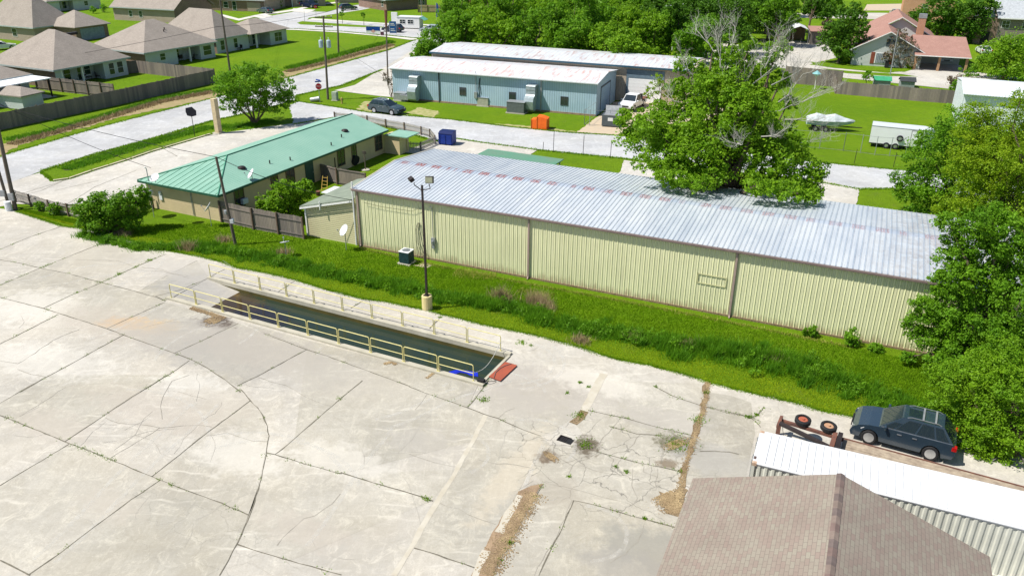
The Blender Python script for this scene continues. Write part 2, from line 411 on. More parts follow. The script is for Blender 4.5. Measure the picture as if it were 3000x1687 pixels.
# slabs poured at different times, each with its own tone
W1c = lambda x, y: G(400+x/3.22, 700+y/3.22); W6 = lambda x, y: G(x/2.468, 1100+y/2.468); WB2 = lambda x, y: G(1100+x/3.22, 700+y/3.22)
def tone(f, g=1.0): return (0.545*f, 0.518*f, 0.465*f*g)
slabs = [
 ([W5(1560,600),W5(2250,800),W5(1650,1080),W5(1300,960),W5(1010,850)],0.78,0.97), ([W5(2250,800),W1c(1200,895),W1c(1610,1045),W1c(950,1390),W5(2130,1340),W5(1950,1220),W5(1820,1150),W5(1650,1080)],0.72,0.96),
 ([W1c(1010,800),W1c(2500,1190),WB2(970,1380),W7(500,60),W7(420,235),W7(130,135),W1c(2240,1270),W1c(1800,1110),W1c(1200,895)],0.66,0.98),
 ([W1c(1610,1045),W1c(1800,1110),W1c(2240,1270),W7(130,135),W7(420,235),W7(540,285),W7(450,480),W6(2468,715),W6(1990,575),W6(2130,460)],0.80,0.98),
 ([W5(1300,505),W5(1590,340),W5(1860,210),W5(1975,370),W5(1560,590)],0.74,1.0), ([W5(960,415),W5(1300,505),W5(1560,590),W5(1200,760),W5(1010,850),W5(410,660)],0.84,0.94),
 ([G(2031,1290),G(2045,1240),G(2078,1150),G(2140,1160),G(2200,1180),G(2212,1270),G(2180,1420),G(2000,1420)],0.64,0.97),
 ([W7(1185,905),W7(1350,940),W7(1600,1015),W7(1940,1105),W7(1850,1600),W7(860,1600),W7(1100,1110)],0.70,0.95), ([W7(968,795),W7(1185,905),W7(1100,1110),W7(860,1600),W7(540,1600),W7(700,1240)],0.80,0.98),
 ([W7(562,295),W7(820,395),W7(950,440),W7(1010,490),W7(870,680),W7(790,840),W7(640,1080),W7(480,1400),W7(20,1245),W7(190,930),W7(450,480)],0.84,0.98),
 ([W7(600,50),W7(900,20),W7(1390,10),W7(1260,250),W7(1050,400),W7(950,440),W7(640,315),W7(570,280)],0.78,0.96), ([W7(1420,40),W7(2120,60),W7(2110,270),W7(2050,430),W7(1560,310),W7(1290,255)],0.92,0.98),
 ([W7(1290,260),W7(1560,315),W7(2040,440),W7(2000,600),W7(1970,700),W7(1340,550),W7(1190,340)],0.82,0.95), ([W7(1010,500),W7(1340,555),W7(1970,705),W7(1940,1000),W7(1940,1100),W7(1185,900),W7(970,790),W7(870,680)],0.86,0.95),
 ([W6(0,290),W6(470,480),W6(1210,0),W6(360,0),W6(0,205)],0.86,0.96), ([W6(1100,735),W6(1800,1010),W6(1840,920),W6(1940,480),W6(1900,290),W6(1810,185)],0.88,0.97),
 ([W6(500,500),W6(1150,760),W6(215,1440),W6(0,1340),W6(0,800)],0.92,0.98), ([W6(1150,760),W6(1800,1010),W6(1720,1210),W6(1590,1449),W6(1500,1640),W6(215,1440)],0.84,0.96),
 ([W5(380,280),W5(900,70),W5(1080,10),W5(1570,145),W5(1400,215),W5(960,415),W5(640,330)],0.94,0.98), ([W5(0,440),W5(380,280),W5(960,415),W5(410,660),W5(0,560)],0.82,0.95),
 ([W7(-360,-100),W7(0,570),W7(-200,1000),W7(-500,1449),W6(1730,1225),W6(1925,580),W6(2468,715)],0.93,0.99) if False else ([W6(1935,575),W6(2468,720),W7(330,680),W7(170,905),W6(2100,1340),W6(1830,1265),W6(1725,1215),W6(1890,740)],0.95,0.99),
]
for k,(pl_,f_,g_) in enumerate(slabs):
    ar = sum(pl_[i][0]*pl_[(i+1)%len(pl_)][1]-pl_[(i+1)%len(pl_)][0]*pl_[i][1] for i in range(len(pl_)))
    f_ = round((0.45*f_+0.53)*2,1)/2
    key = 'slab_%d'%int(f_*100)
    if key not in M: M[key] = concrete_mat('concrete_tone_%d'%int(f_*100), tone(f_,g_), stains)
    sheet('concrete_slab', pl_ if ar > 0 else pl_[::-1], 0.0340, M[key])
# ---- joints, cracks, strips
M['joint'] = simple('dirty_joint', (0.10,0.095,0.075), 0.95, sc=5, c2=(0.20,0.18,0.14))
M['crack'] = simple('hairline_crack', (0.24,0.22,0.185), 0.95, sc=5, c2=(0.33,0.31,0.27))
M['strip'] = simple('pale_patch_concrete', (0.51,0.48,0.41), 0.9, sc=1.5, c2=(0.42,0.38,0.30), bump=0.01)
M['soil'] = simple('eroded_soil', (0.35,0.25,0.16), 0.95, sc=2.2, c2=(0.20,0.14,0.09), bump=0.04)
M['soilpale'] = simple('pale_silt', (0.50,0.40,0.28), 0.95, sc=1.6, c2=(0.42,0.36,0.28))
c5, c6, c7, c1 = (0,700,3.22), (0,1100,2.468), (1200,1100,2.468), (400,700,3.22)
c0 = (0,350,3.22)
joints = [
 (c5,[(0,555),(410,660),(1010,850),(1300,960),(1490,1025),(1720,1110),(1820,1150),(1950,1220),(2130,1340),(2270,1449)]),
 (c6,[(1745,105),(1810,185),(1860,235),(1900,290),(1932,370),(1943,440),(1925,580),(1890,740),(1840,920),(1790,1050),(1720,1210),(1650,1340),(1590,1449)]),
 (c5,[(0,200),(200,235),(380,280),(640,330),(840,385),(960,415),(1300,505),(1480,555),(1560,590)]),
 (c5,[(0,440),(130,385),(380,280),(640,175),(900,70),(1080,10)]),
 (c0,[(0,1230),(290,1110),(500,1040),(590,1010)]),
 (c5,[(410,660),(650,545),(960,415),(1210,300),(1400,215),(1570,145)]),
 (c5,[(0,995),(270,860),(550,715)]),
 (c5,[(1010,850),(1200,760),(1400,670),(1560,600)]),
 (c5,[(190,1449),(420,1320),(700,1165),(950,1025),(1165,910)]),
 (c5,[(1320,1449),(1600,1280),(1790,1150)]),
 (c5,[(1650,1080),(1850,990),(2080,880),(2250,800)]),
 (c1,[(950,1390),(1130,1305),(1370,1175),(1610,1045)]),
 (c1,[(1200,895),(1400,970),(1600,1045),(1800,1110),(2240,1270),(2430,1340),(2576,1395)]),
 (c7,[(0,85),(130,135),(420,235),(540,285),(640,315),(820,395),(950,440)]),
 (c6,[(0,290),(200,370),(470,480),(850,630),(1100,735),(1300,815),(1600,925),(1800,1010)]),
 (c6,[(0,205),(250,60),(360,0)]), (c6,[(470,480),(740,300),(960,155),(1210,0)]),
 (c6,[(0,800),(240,655),(500,500)]), (c6,[(1095,735),(1300,575),(1480,430),(1810,185)]),
 (c6,[(215,1440),(430,1290),(650,1120),(950,900),(1160,760)]), (c6,[(0,1340),(150,1410),(215,1449)]),
 (c6,[(1930,560),(1990,575),(2200,640),(2468,715)]), (c6,[(1990,575),(2130,460),(2400,225),(2620,40)]),
 (c6,[(1715,1225),(1830,1265),(2100,1340),(2468,1445)]),
 (c7,[(170,910),(100,885),(-500,705)]), (c7,[(35,1250),(200,1300),(470,1390)]), (c7,[(-590,280),(-250,385),(20,440)]) if False else (c7,[(420,235),(520,110),(570,40)]),
 (c7,[(1185,905),(1100,1110),(1000,1300),(930,1449)]), (c7,[(1185,905),(1350,940),(1600,1015),(1700,1040),(1940,1105)]),
 (c7,[(1290,255),(1450,290),(1560,310),(1780,375),(2040,435)]), (c7,[(1440,370),(1560,400),(1640,425),(1850,440)]),
 (c7,[(1340,550),(1530,600),(1700,645),(1820,665),(1970,700)]), (c7,[(1780,85),(1900,150),(2100,220),(2200,240),(2468,305),(2540,335)]),
 (c7,[(960,790),(880,930),(800,1070),(700,1240),(600,1449)]),
 (c1,[(1340,500),(1420,450),(1490,400)]), (c1,[(2020,660),(2130,590)]), ((1100,700,3.22),[(510,850),(600,760)]),
 (c1,[(270,590),(180,545),(400,490),(620,400),(830,290)]),
 ((2050,1180,6.44),[(110,90),(280,130),(520,200),(860,260),(960,290),(1080,240),(1180,140),(1210,80)]), ((2050,1180,6.44),[(960,290),(1030,340),(1110,420),(1150,470)]),
 ((2050,1180,6.44),[(0,920),(270,920),(560,940),(740,980)]),
]
cracks = [
 (c5,[(0,1155),(170,1180),(330,1080),(500,960),(600,915),(750,860)]), (c5,[(170,1230),(300,1280),(420,1310)]),
 (c5,[(1300,505),(1450,420),(1590,340),(1860,210)]), (c5,[(1110,210),(1250,260)]), (c5,[(700,200),(1110,210)]), (c5,[(1340,270),(1530,295),(1640,335),(1790,355)]),
 (c6,[(755,310),(860,350),(1010,355),(1160,380),(1400,360),(1530,375)]), (c6,[(1490,435),(1640,420),(1740,455),(1830,480),(1940,480)]),
 (c6,[(1860,15),(2060,75),(2240,170),(2400,230)]), (c6,[(2000,1230),(2100,1130),(2200,1040),(2280,1020),(2400,930),(2468,860)]),
 (c6,[(1170,320),(1160,230),(1200,110),(1240,40),(1370,0)]), (c6,[(800,600),(930,520),(1160,380)]), (c6,[(150,300),(380,150),(470,90)]),
 (c7,[(1240,590),(1250,660),(1390,700),(1520,720)]), (c7,[(870,670),(770,650),(630,640),(500,610)]), (c7,[(1340,560),(1250,590),(1180,650),(1150,720),(1200,790)]),
 (c7,[(1620,680),(1610,800),(1640,890),(1600,960)]), (c7,[(1800,680),(1770,770),(1780,830),(1610,825)]), (c7,[(1830,520),(1820,640),(1850,540),(1780,500)]),
 (c7,[(1520,310),(1500,350),(1400,450),(1360,510)]), (c7,[(970,780),(1200,830),(1400,880),(1600,930)]), (c7,[(1670,430),(1590,530),(1550,590),(1490,670),(1430,750)]),
 (c7,[(130,140),(85,190),(40,250)]), (c7,[(640,310),(700,260),(760,240)]), (c7,[(1010,510),(1100,500),(1200,520),(1230,600),(1100,640),(1020,590),(1040,520)]),
 (c7,[(1100,500),(1110,560),(1230,570)]), (c7,[(900,650),(960,660),(940,700),(880,730)]), (c7,[(1060,590),(1180,650)]), (c7,[(1690,1070),(1650,1210),(1560,1290),(1450,1360)]),
 (c7,[(2040,555),(2200,545),(2400,570)]), (c7,[(1860,480),(1900,440),(2000,470),(1990,560),(1930,590),(1860,540),(1860,480)]), (c7,[(1900,440),(1930,520),(2000,540)]),
 (c7,[(1700,660),(1690,700),(1790,740)]), (c7,[(0,570),(130,610),(240,650),(330,660)]), (c7,[(220,930),(350,970),(500,1040),(620,1080)]),
 (c1,[(0,505),(120,540),(230,570)]), (c1,[(0,300),(250,310),(500,370)]), (c1,[(1610,1045),(1560,1010),(1180,880)]), (c7,[(0,985),(300,985)]) if False else (c7,[(900,1449),(1050,1180),(1180,905)]),
 ((2050,1180,6.44),[(290,390),(520,470),(980,540)]),
]
mb = MB(); allj = []
for k, (cr, pts) in enumerate(joints):
    g = Gs(crop(*cr, pts)); allj.append(g); ribbon(mb, g, 0.045, 0.042, 0.018, 0, k, 0.6)
tag(mb.build('pavement_joints', M['joint']), kind='structure')
mb = MB()
for k, (cr, pts) in enumerate(cracks):
    g = Gs(crop(*cr, pts)); ribbon(mb, g, 0.022, 0.0402, 0.05, 0, 50+k, 0.8)
tag(mb.build('pavement_cracks', M['crack']), kind='structure')
mb = MB()
ribbon(mb, Gs(crop(*c7,[(553,285),(455,480),(310,740),(190,930),(85,1110),(0,1270),(-110,1449)])), 0.22, 0.0385, 0.02, 0, 5, 0.15)
ribbon(mb, Gs(crop(*c7,[(1405,-10),(1340,110),(1262,260)])), 0.42, 0.0385, 0.02, 0, 6, 0.15)
ribbon(mb, Gs(crop(*c7,[(800,870),(720,1000),(650,1140)])), 0.35, 0.047, 0.03, 0, 7, 0.3)
ribbon(mb, Gs(crop(*c7,[(560,1270),(470,1449),(420,1560)])), 0.30, 0.047, 0.03, 0, 8, 0.3)
tag(mb.build('patch_strips', M['strip']), kind='structure')
sheet('eroded_channel', Gs(crop(*c7,[(968,785),(885,925),(800,1065),(705,1225),(600,1449),(540,1580),(400,1580),(470,1400),(560,1220),(640,1080),(740,930),(790,840),(880,800)])), 0.0445, M['soil'], jag=0.07, seed=8)
mb = MB()
ribbon(mb, Gs(crop(*c7,[(2160,50),(2140,160),(2115,280),(2075,370),(2060,450)])), 0.22, 0.0435, 0.14, 0, 9, 0.9)
ribbon(mb, Gs(crop(*c7,[(1265,260),(1225,310),(1180,350)])), 0.42, 0.0435, 0.06, 0, 11, 0.4)
ribbon(mb, Gs(crop(*c7,[(2040,450),(2010,590),(1985,700),(1960,800),(1950,900),(1930,960)])), 0.2, 0.0435, 0.14, 0, 10, 0.9)
tag(mb.build('gravel_seams', M['gravel']), kind='structure')
sheet('gravel_hollow', Gs(crop(*c7,[(1800,840),(1880,870),(1960,800),(2010,830),(1985,930),(1960,1030),(1850,1000),(1890,950),(1830,900)])), 0.0475, M['gravel'], jag=0.08, seed=18)
#sheet('washed_gravel', Gs(crop(*c5,[(1790,650),(1950,690),(2100,740),(2150,770),(2050,770),(1930,740),(1850,700)])), 0.041, M['gravel'], jag=0.06, seed=19)

def inpool(p):
    d = Vector((p.x,p.y))-PO; u, v = d.dot(pu), d.dot(pv); return -0.6 < u < PLEN+0.6 and -0.35 < v < PV1+0.7
rq = random.Random(77); mb = MB()
for k in range(60):
    px, py = rq.uniform(0,2050), rq.uniform(900,1650); 
    if py < 760+px*0.2: continue
    p = Vector(G(px,py)); an = rq.choice((HA, HA+1.57))+rq.uniform(-0.6,0.6); L = rq.uniform(0.8,3.5); pp = [p]
    for j in range(5): an += rq.uniform(-0.4,0.4); p = p+Vector((math.cos(an),math.sin(an)))*L/5; pp.append(p)
    ribbon(mb, pp, 0.014, 0.0395, 0.04, 0, 900+k, 0.8, inpool)
tag(mb.build('pavement_cracks', simple('fine_crack', (0.33,0.31,0.27), 0.95, sc=5, c2=(0.40,0.38,0.34))), kind='structure')
# pale tyre marks scrubbed into the slabs
tm = NT('pale_tyre_mark', 0.9, spec=0.1); tm.out((0.66,0.645,0.60)); tr = tm.n('ShaderNodeBsdfTransparent'); mx = tm.n('ShaderNodeMixShader')
tm.L(tm.ramp(tm.noise(2.2, detail=6, rough=0.8), 0.40, 0.68, 0.03, 0.55), mx.inputs[0]); tm.L(tr.outputs[0], mx.inputs[1]); tm.L(tm.b.outputs[0], mx.inputs[2]); tm.L(mx.outputs[0], tm.t.nodes['Material Output'].inputs[0])
mb = MB(); kk = 0
for (cx_,cy_,r_,a0,a1) in ((1500,1060,2.4,-80,60),(1500,1060,2.9,-80,40),(1440,1180,3.0,20,150),(700,1040,4.5,60,190),(420,840,5,-20,60),(420,840,5.8,-25,50),(300,780,4,-60,40),(700,1500,5,20,120),(620,1500,5.6,30,110),(1560,1300,2.0,-40,120),(1720,1560,1.6,-90,90),(1000,1030,1.3,90,200),(560,960,4,-30,80),(1330,1330,1.6,-60,100),(200,1350,6,10,90)):
    c = Vector(G(cx_,cy_)); ribbon(mb, [c+Vector((math.cos(R(a0+(a1-a0)*j/16)),math.sin(R(a0+(a1-a0)*j/16))))*r_ for j in range(17)], 0.19, 0.0365+0.00006*kk, 0.01, 0, kk, 0.1, inpool); kk += 1
for (x0_,y0_,x1_,y1_) in ((100,1640,560,1180),(160,1650,640,1180),(900,1600,1150,1250),(1100,1230,1480,1090),(1120,1260,1500,1110),(0,830,420,760),(0,870,430,790),(250,1000,650,830),(1450,1640,1600,1280)):
    ribbon(mb, [G(x0_+(x1_-x0_)*j/8, y0_+(y1_-y0_)*j/8+6*math.sin(j)) for j in range(9)], 0.2, 0.0365+0.00006*kk, 0.01, 0, kk, 0.1, inpool); kk += 1
tag(mb.build('tyre_marks', tm.mat), kind='structure')
# ---- roads beyond
road1 = Gs([(-500,640),(22,452),(300,371),(609,292),(833,231),(948,200),(1135,149),(1215,118),(1290,105),(1330,118),(1215,165),(1120,205),(1000,252),(868,281),(870,295),(740,330),(624,354),(450,406),(286,450),(121,502),(0,548),(-500,760)])
sheet('road', road1, 0.02, M['asphalt'], jag=0.08)
M['road2'] = concrete_mat('pale_gravel_road', (0.54,0.555,0.58), streak=HA)
road2 = Gs([(848,310),(874,298),(979,313.7),(1085,331),(1321,351),(1500,373),(1648,388),(1804,397.5),(2000,424),(2200,449),(2364,472.7),(2635,499),(3000,545),(3400,600),(3400,680),(3000,615),(2635,553),(2516,555),(2377,530),(2150,505),(2000,486),(1834,466),(1574,440),(1400,417),(1318,404),(1277,415),(1135,372),(979,346),(860,365)])
sheet('side_road', road2, 0.024, M['road2'], jag=0.12)
M['lotc'] = concrete_mat('parking_lot_concrete', (0.58,0.56,0.52), streak=R(-60))
lot = Gs([(-600,760),(-500,700),(0,545),(121,505),(155,532),(202,525.5),(270,502),(320,486.6),(385,466.5),(444,446),(475,437),(621,393.5),(700,384),(855,363),(979,345),(950,400),(560,585),(440,573),(220,600),(50,598),(0,606),(-600,780)])
sheet('parking_lot', lot, 0.028, M['lotc'], jag=0.05)
pad = Gs([(979,266),(1040,250),(1203,151),(1240,150),(1160,290),(1150,286),(1100,281)])
sheet('driveway', pad, 0.028, M['lotc'])
sheet('driveway', Gs([(1277,416),(1318,404),(1400,417),(1574,441),(1556,452),(1520,500),(1330,470),(1230,450),(1170,447),(1230,428)]), 0.03, M['lotc'], jag=0.05)
sheet('driveway', Gs([(1690,388),(1755,340),(1800,300),(1830,297),(2060,290),(2120,300),(2200,330),(2100,350),(1900,370),(1804,397)]), 0.03, M['soilpale'], jag=0.1)
sheet('driveway', Gs([(1828,470),(2010,495),(2010,560),(1800,520),(1816,505)]), 0.03, M['lotc'], jag=0.05)
sheet('driveway', Gs([(2377,530),(2400,525),(2517,555),(2512,590),(2500,620),(2400,610),(2408,560)]), 0.03, M['lotc'], jag=0.05)
# lot cracks
mb = MB()
for k, pts in enumerate([[(45,575),(130,548),(156,541),(440,440),(560,405)],[(130,640),(280,548),(400,500)],[(160,560),(290,530)],[(480,437),(520,460)],[(260,600),(440,530)],[(0,590),(120,560),(250,503)]]):
    ribbon(mb, Gs(pts), 0.06, 0.034, 0.03, 0, k)
tag(mb.build('pavement_cracks', M['joint']), kind='structure')
# brown ditch banks along the road
M['bank'] = simple('dry_ditch_bank', (0.36,0.26,0.15), 0.95, sc=1.1, c2=(0.24,0.22,0.09), bump=0.08)
sheet('ditch_bank', Gs([(-20,470),(25,445),(60,425),(130,402),(250,374),(330,350),(460,322),(600,295),(655,283),(640,262),(560,272),(470,291),(430,305),(380,323),(300,345),(240,352),(150,385),(90,400),(30,415),(-20,430)]), 0.012, M['bank'], jag=0.35, seed=4)
sheet('ditch_bank', Gs([(820,232),(860,222),(940,198),(1010,180),(1080,160),(1160,138),(1130,128),(1060,146),(1000,165),(940,182),(880,188),(845,205),(825,212)]), 0.012, M['bank'], jag=0.4, seed=5)
sheet('ditch_bank', Gs([(200,500),(270,475),(350,455),(500,405),(560,385),(540,382),(420,420),(330,442),(250,465),(190,490)]), 0.012, simple('dark_ditch_soil', (0.06,0.07,0.03), 0.95, sc=2), jag=0.35, seed=6)
# worn verges
M['verge'] = simple('worn_sandy_verge', (0.42,0.37,0.20), 0.95, sc=1.5, c2=(0.20,0.24,0.05))
sheet('worn_verge', Gs([(1035,330),(1090,318),(1180,332),(1240,345),(1330,355),(1500,366),(1640,380),(1690,388),(1640,386),(1500,371),(1321,350),(1085,330)]), 0.016, M['verge'], jag=0.25, seed=7)
sheet('worn_verge', Gs([(1045,325),(1065,298),(1110,296),(1100,318)]), 0.014, M['verge'], jag=0.3, seed=9)
sheet('worn_verge', Gs([(1190,330),(1230,315),(1290,330),(1270,345)]), 0.014, M['verge'], jag=0.3, seed=10)
# suburb roads far left
M['road3'] = concrete_mat('pale_street_concrete', (0.54,0.55,0.57), streak=R(10))
far1 = Gs([(690,74),(780,50),(870,34),(960,36),(1010,20),(1060,14),(1140,-6),(1350,-60),(1420,-40),(1180,6),(1100,22),(1060,30),(960,45),(905,53),(900,60),(960,62),(1130,72),(1160,74),(1240,78),(1300,90),(1290,108),(1215,112),(1135,104),(1000,93),(880,86),(785,84)])
sheet('street', far1, 0.022, M['road3'])
sheet('street', Gs([(885,63),(1130,80),(1125,82),(1060,81),(880,73),(870,68)]), 0.026, M['grass'])
M['walk'] = simple('pale_pavement', (0.66,0.64,0.58), 0.9, sc=0.6)
sheet('pavement', Gs([(785,84),(880,87),(1000,94),(1135,106),(1220,114),(1224,118),(1200,118),(1130,109),(1000,97),(880,90),(780,86)]), 0.05, M['walk'])
sheet('pavement', Gs([(900,60),(960,62),(1130,72),(1262,76),(1262,73),(1130,69),(960,58),(915,55)]), 0.05, M['walk'])
sheet('pavement', Gs([(640,48),(700,62),(760,48),(850,35),(945,15),(1060,2),(1060,-1),(945,11),(850,30),(760,43),(700,56),(650,43)]), 0.05, M['walk'])
sheet('driveway', Gs([(860,26),(925,30),(900,40),(850,34)]), 0.054, M['walk'])
sheet('driveway', Gs([(765,42),(800,48),(770,56),(740,50)]), 0.054, M['walk'])
# right-hand drives and yards
sheet('driveway', Gs([(2060,150),(2110,128),(2260,140),(2330,120),(2420,128),(2450,170),(2400,182),(2370,190),(2440,200),(2600,215),(2680,205),(2800,204),(2880,215),(2990,230),(2860,250),(2790,262),(2480,230),(2330,205),(2200,190),(2100,210),(2060,190)]), 0.026, M['lotc'], jag=0.1)
sheet('lawn_strip', Gs([(2370,182),(2480,192),(2600,202),(2680,203),(2650,212),(2480,204),(2400,194)]), 0.034, M['grass'])
sheet('lawn_strip', Gs([(2395,200),(2500,210),(2640,218),(2690,226),(2600,224),(2480,216)]), 0.034, M['grass'])
sheet('street', Gs([(2300,40),(2500,38),(2660,40),(2660,60),(2500,56),(2280,52)]), 0.03, M['lotc'])
sheet('bare_verge', Gs([(2540,14),(2650,12),(2650,32),(2530,32)]), 0.03, M['soilpale'])
# kerb along the island
mb = MB(); kp = Gs([(155,532),(202,525.5),(270,502),(320,486.6),(385,466.5),(444,446),(475,437),(621,393.5)])
for i in range(len(kp)-1):
    a, b = Vector(kp[i]), Vector(kp[i+1]); L = (b-a).length; an = math.atan2((b-a).y,(b-a).x)
    if i in (1,4,6): pass
    mb.cbox(((a.x+b.x)/2,(a.y+b.y)/2,0.075), (L*0.93,0.18,0.15), 0, an)
tag(mb.build('kerb', simple('cream_kerb_concrete', (0.60,0.54,0.38), 0.9)), kind='structure')

# ================================================================ flooded ramp
M['curb'] = simple('curb_concrete', (0.47,0.44,0.36), 0.9, sc=1.4, c2=(0.36,0.34,0.27))
M['wet'] = simple('algae_stained_wall', (0.105,0.085,0.02), 0.6, sc=1.2, c2=(0.06,0.055,0.02))
WZ = -0.34
mb = MB()
def pq(a, b, c, d, m=0): mb.quad(*[(*PL(p[0],p[1]), p[2]) for p in (a,b,c,d)], m)
pts = [(0,0.03),(2.6,-0.30),(6,-0.85),(12,-1.6),(PLEN,-1.6)]
for (u0,z0),(u1,z1) in zip(pts, pts[1:]): pq((u0,PV0,z0),(u1,PV0,z1),(u1,PV1,z1),(u0,PV1,z0), 0)
tag(mb.build('ramp_floor', [M['apron']]), kind='structure')
mb = MB()
n = 24
for i in range(n):
    a, b = PLEN*i/n, PLEN*(i+1)/n
    pq((a,PV1,-1.7),(b,PV1,-1.7),(b,PV1,-0.12),(a,PV1,-0.12), 1); pq((a,PV1,-0.12),(b,PV1,-0.12),(b,PV1,0.05),(a,PV1,0.05), 0)
    pq((b,PV0,-1.7),(a,PV0,-1.7),(a,PV0,-0.12),(b,PV0,-0.12), 1); pq((b,PV0,-0.12),(a,PV0,-0.12),(a,PV0,0.05),(b,PV0,0.05), 0)
pq((PLEN,PV0,-1.7),(PLEN,PV1,-1.7),(PLEN,PV1,0.05),(PLEN,PV0,0.05), 0)
def pbox(u0,v0,z0,u1,v1,z1,m=0):
    Mx = Matrix.Translation((PO.x,PO.y,0)) @ Matrix.Rotation(HPo,4,'Z'); mb.box(u0,v0,z0,u1,v1,z1,m,Mx)
tag(mb.build('ramp_wall', [M['curb'], M['wet']]), kind='structure')
mb = MB()
pbox(0,PV0-0.32,-0.05,PLEN+0.3,PV0-0.003,0.15); pbox(0,PV1+0.003,-0.05,PLEN+0.1,PV1+0.30,0.15); pbox(PLEN+0.003,PV0,-0.05,PLEN+0.16,PV1,0.10)
tag(mb.build('ramp_kerb', [M['curb']]), kind='structure')
wm = NT('dark_green_water', 0.04, spec=0.5); wm.b.inputs['IOR'].default_value = 1.33
wc = wm.mix(wm.ramp(wm.noise(0.5, detail=5), 0.45, 0.7), (0.020,0.034,0.024), (0.034,0.044,0.022))
wm.t.nodes['Principled BSDF']
wc = blobs(wm, wc, [(*G(640,865), 3.2, 1.6, R(-26), (0.12,0.075,0.022), 0.95, 1.0), (*G(740,900), 4.0, 1.3, R(-26), (0.022,0.018,0.030), 0.8, 1.6), (*G(690,870), 2.0, 1.5, R(-40), (0.05,0.035,0.02), 0.8, 1.4)])
wm.bump(wm.noise(6, detail=3), 0.004, 0.25); wm.out(wc)
us = 0.42/0.19
mb = MB()
pq((2.45,PV0,WZ),(PLEN,PV0,WZ),(PLEN,PV1,WZ),(2.45,PV1,WZ))
tag(mb.build('water', wm.mat), kind='structure')

def railing(u0, u1, v, label, k0):
    p = PL(u0, v); t = T('handrail', label, 'handrail', (*p, 0.03), HPo, 'railings beside the flooded ramp')
    n = 10; L = (u1-u0)/n
    for i in range(n):
        mb = MB(); a = i*L+0.05; b = (i+1)*L-0.05; h = 1.07; r = 0.10
        arc = [(a+r-r*math.cos(q), 0, h-r+r*math.sin(q)) for q in (0.5, 1.05)]
        arc2 = [(b-r+r*math.sin(q), 0, h-r+r*math.cos(q)) for q in (0.5, 1.05)]
        mb.tube([(a,0,0.0),(a,0,h-r)] + arc + [(a+r,0,h),(b-r,0,h)] + arc2 + [(b,0,h-r),(b,0,0.0)], 0.028, 6)
        mb.tube([(a,0,0.56),(b,0,0.56)], 0.022, 6)
        mb.cbox((a,0,0.13),(0.11,0.09,0.02)); mb.cbox((b,0,0.13),(0.11,0.09,0.02))
        mb.build('railing_panel', M['yellow'], t, smooth=False)
    return t
railing(0.35, 22.55, 0.17, 'pale yellow handrail along the near edge of the flooded ramp', 0)
railing(0.15, 22.35, PV1+0.15, 'pale yellow handrail along the far edge of the flooded ramp', 9)
mb = MB(); a, b = Vector((*PL(22.5,0.17),0.62)), Vector((*PL(22.3,PV1+0.15),0.7))
mb.tube([a.lerp(b,k/10) - Vector((0,0,0.5*math.sin(math.pi*k/10))) for k in range(11)], 0.018, 5)
tag(mb.build('safety_rope', simple('grey_rope', (0.5,0.5,0.46), 0.9)), 'slack grey rope hung across the open end of the flooded ramp', 'rope')
# red steel plate, black pump, blue tarp
rp = Gs([(1432,1103),(1466,1116),(1515,1070),(1480,1060)], 0.1)
mb = MB(); mb.prism(rp, 0.09, 0.12); o = mb.build('steel_plate', simple('red_oxide_steel', (0.36,0.085,0.045), 0.7, sc=1.5, c2=(0.26,0.07,0.045)))
tag(o, 'red painted steel plate lying at the end of the flooded ramp', 'steel plate')
mb = MB(); hp = [G(x,y,0.15) for x,y in ((1447,1106),(1452,1090),(1465,1078),(1480,1070),(1498,1065))]
mb.tube([(x,y,0.14) for x,y in hp], 0.02, 5); tag(mb.build('hose', M['trim']), 'dark curved hose lying across the red steel plate', 'hose')
p = G(1410,1124); t = T('pump', 'small black pump at the near corner of the flooded ramp', 'pump', (*p,0.1), HPo)
mb = MB(); mb.box(-0.2,-0.12,0,0.2,0.12,0.2); mb.build('pump_body', M['black'], t, bevel=0.02)
mb = MB(); mb.tube([(0.15,0,0.12),(0.4,0.1,0.1),(0.6,0.4,0.02),(0.5,0.6,0.0)], 0.02, 5); mb.build('pump_hose', M['black'], t)
tp = [(20.2,0.36),(20.8,0.9),(21.6,1.0),(22.6,0.95),(22.75,0.4),(21.5,0.36)]
tp = [G(1100+x/3.22,700+y/3.22,WZ) for x,y in ((690,1255),(760,1238),(850,1243),(965,1262),(968,1300),(900,1290),(860,1270),(800,1262),(760,1275),(720,1270))]
mb = MB(); mb.prism(tp[::-1], WZ-0.03, WZ+0.03)
tag(mb.build('tarpaulin', simple('blue_tarp', (0.01,0.03,0.55), 0.4, sc=2, c2=(0.01,0.02,0.3))), 'bright blue tarpaulin floating by the near wall of the ramp', 'tarpaulin')
p = G(1200+1130/2.468, 1100+470/2.468); t = T('drain_grate', 'dark rectangular drain grate sunk in the cracked concrete', 'drain grate', (*p,0.03), R(-30))
mb = MB(); mb.box(-0.35,-0.02-0.2,0.0,0.35,0.2,0.012); mb.build('drain_pit', M['black'], t)
mb = MB(); mb.box(-0.38,-0.24,0.0,-0.33,0.22,0.05); mb.box(-0.33,0.18,0.0,0.2,0.22,0.05); [mb.box(-0.3+k*0.1,-0.18,0.014,-0.27+k*0.1,0.18,0.03) for k in range(4)]; mb.build('grate_bars', M['darkmetal'], t)
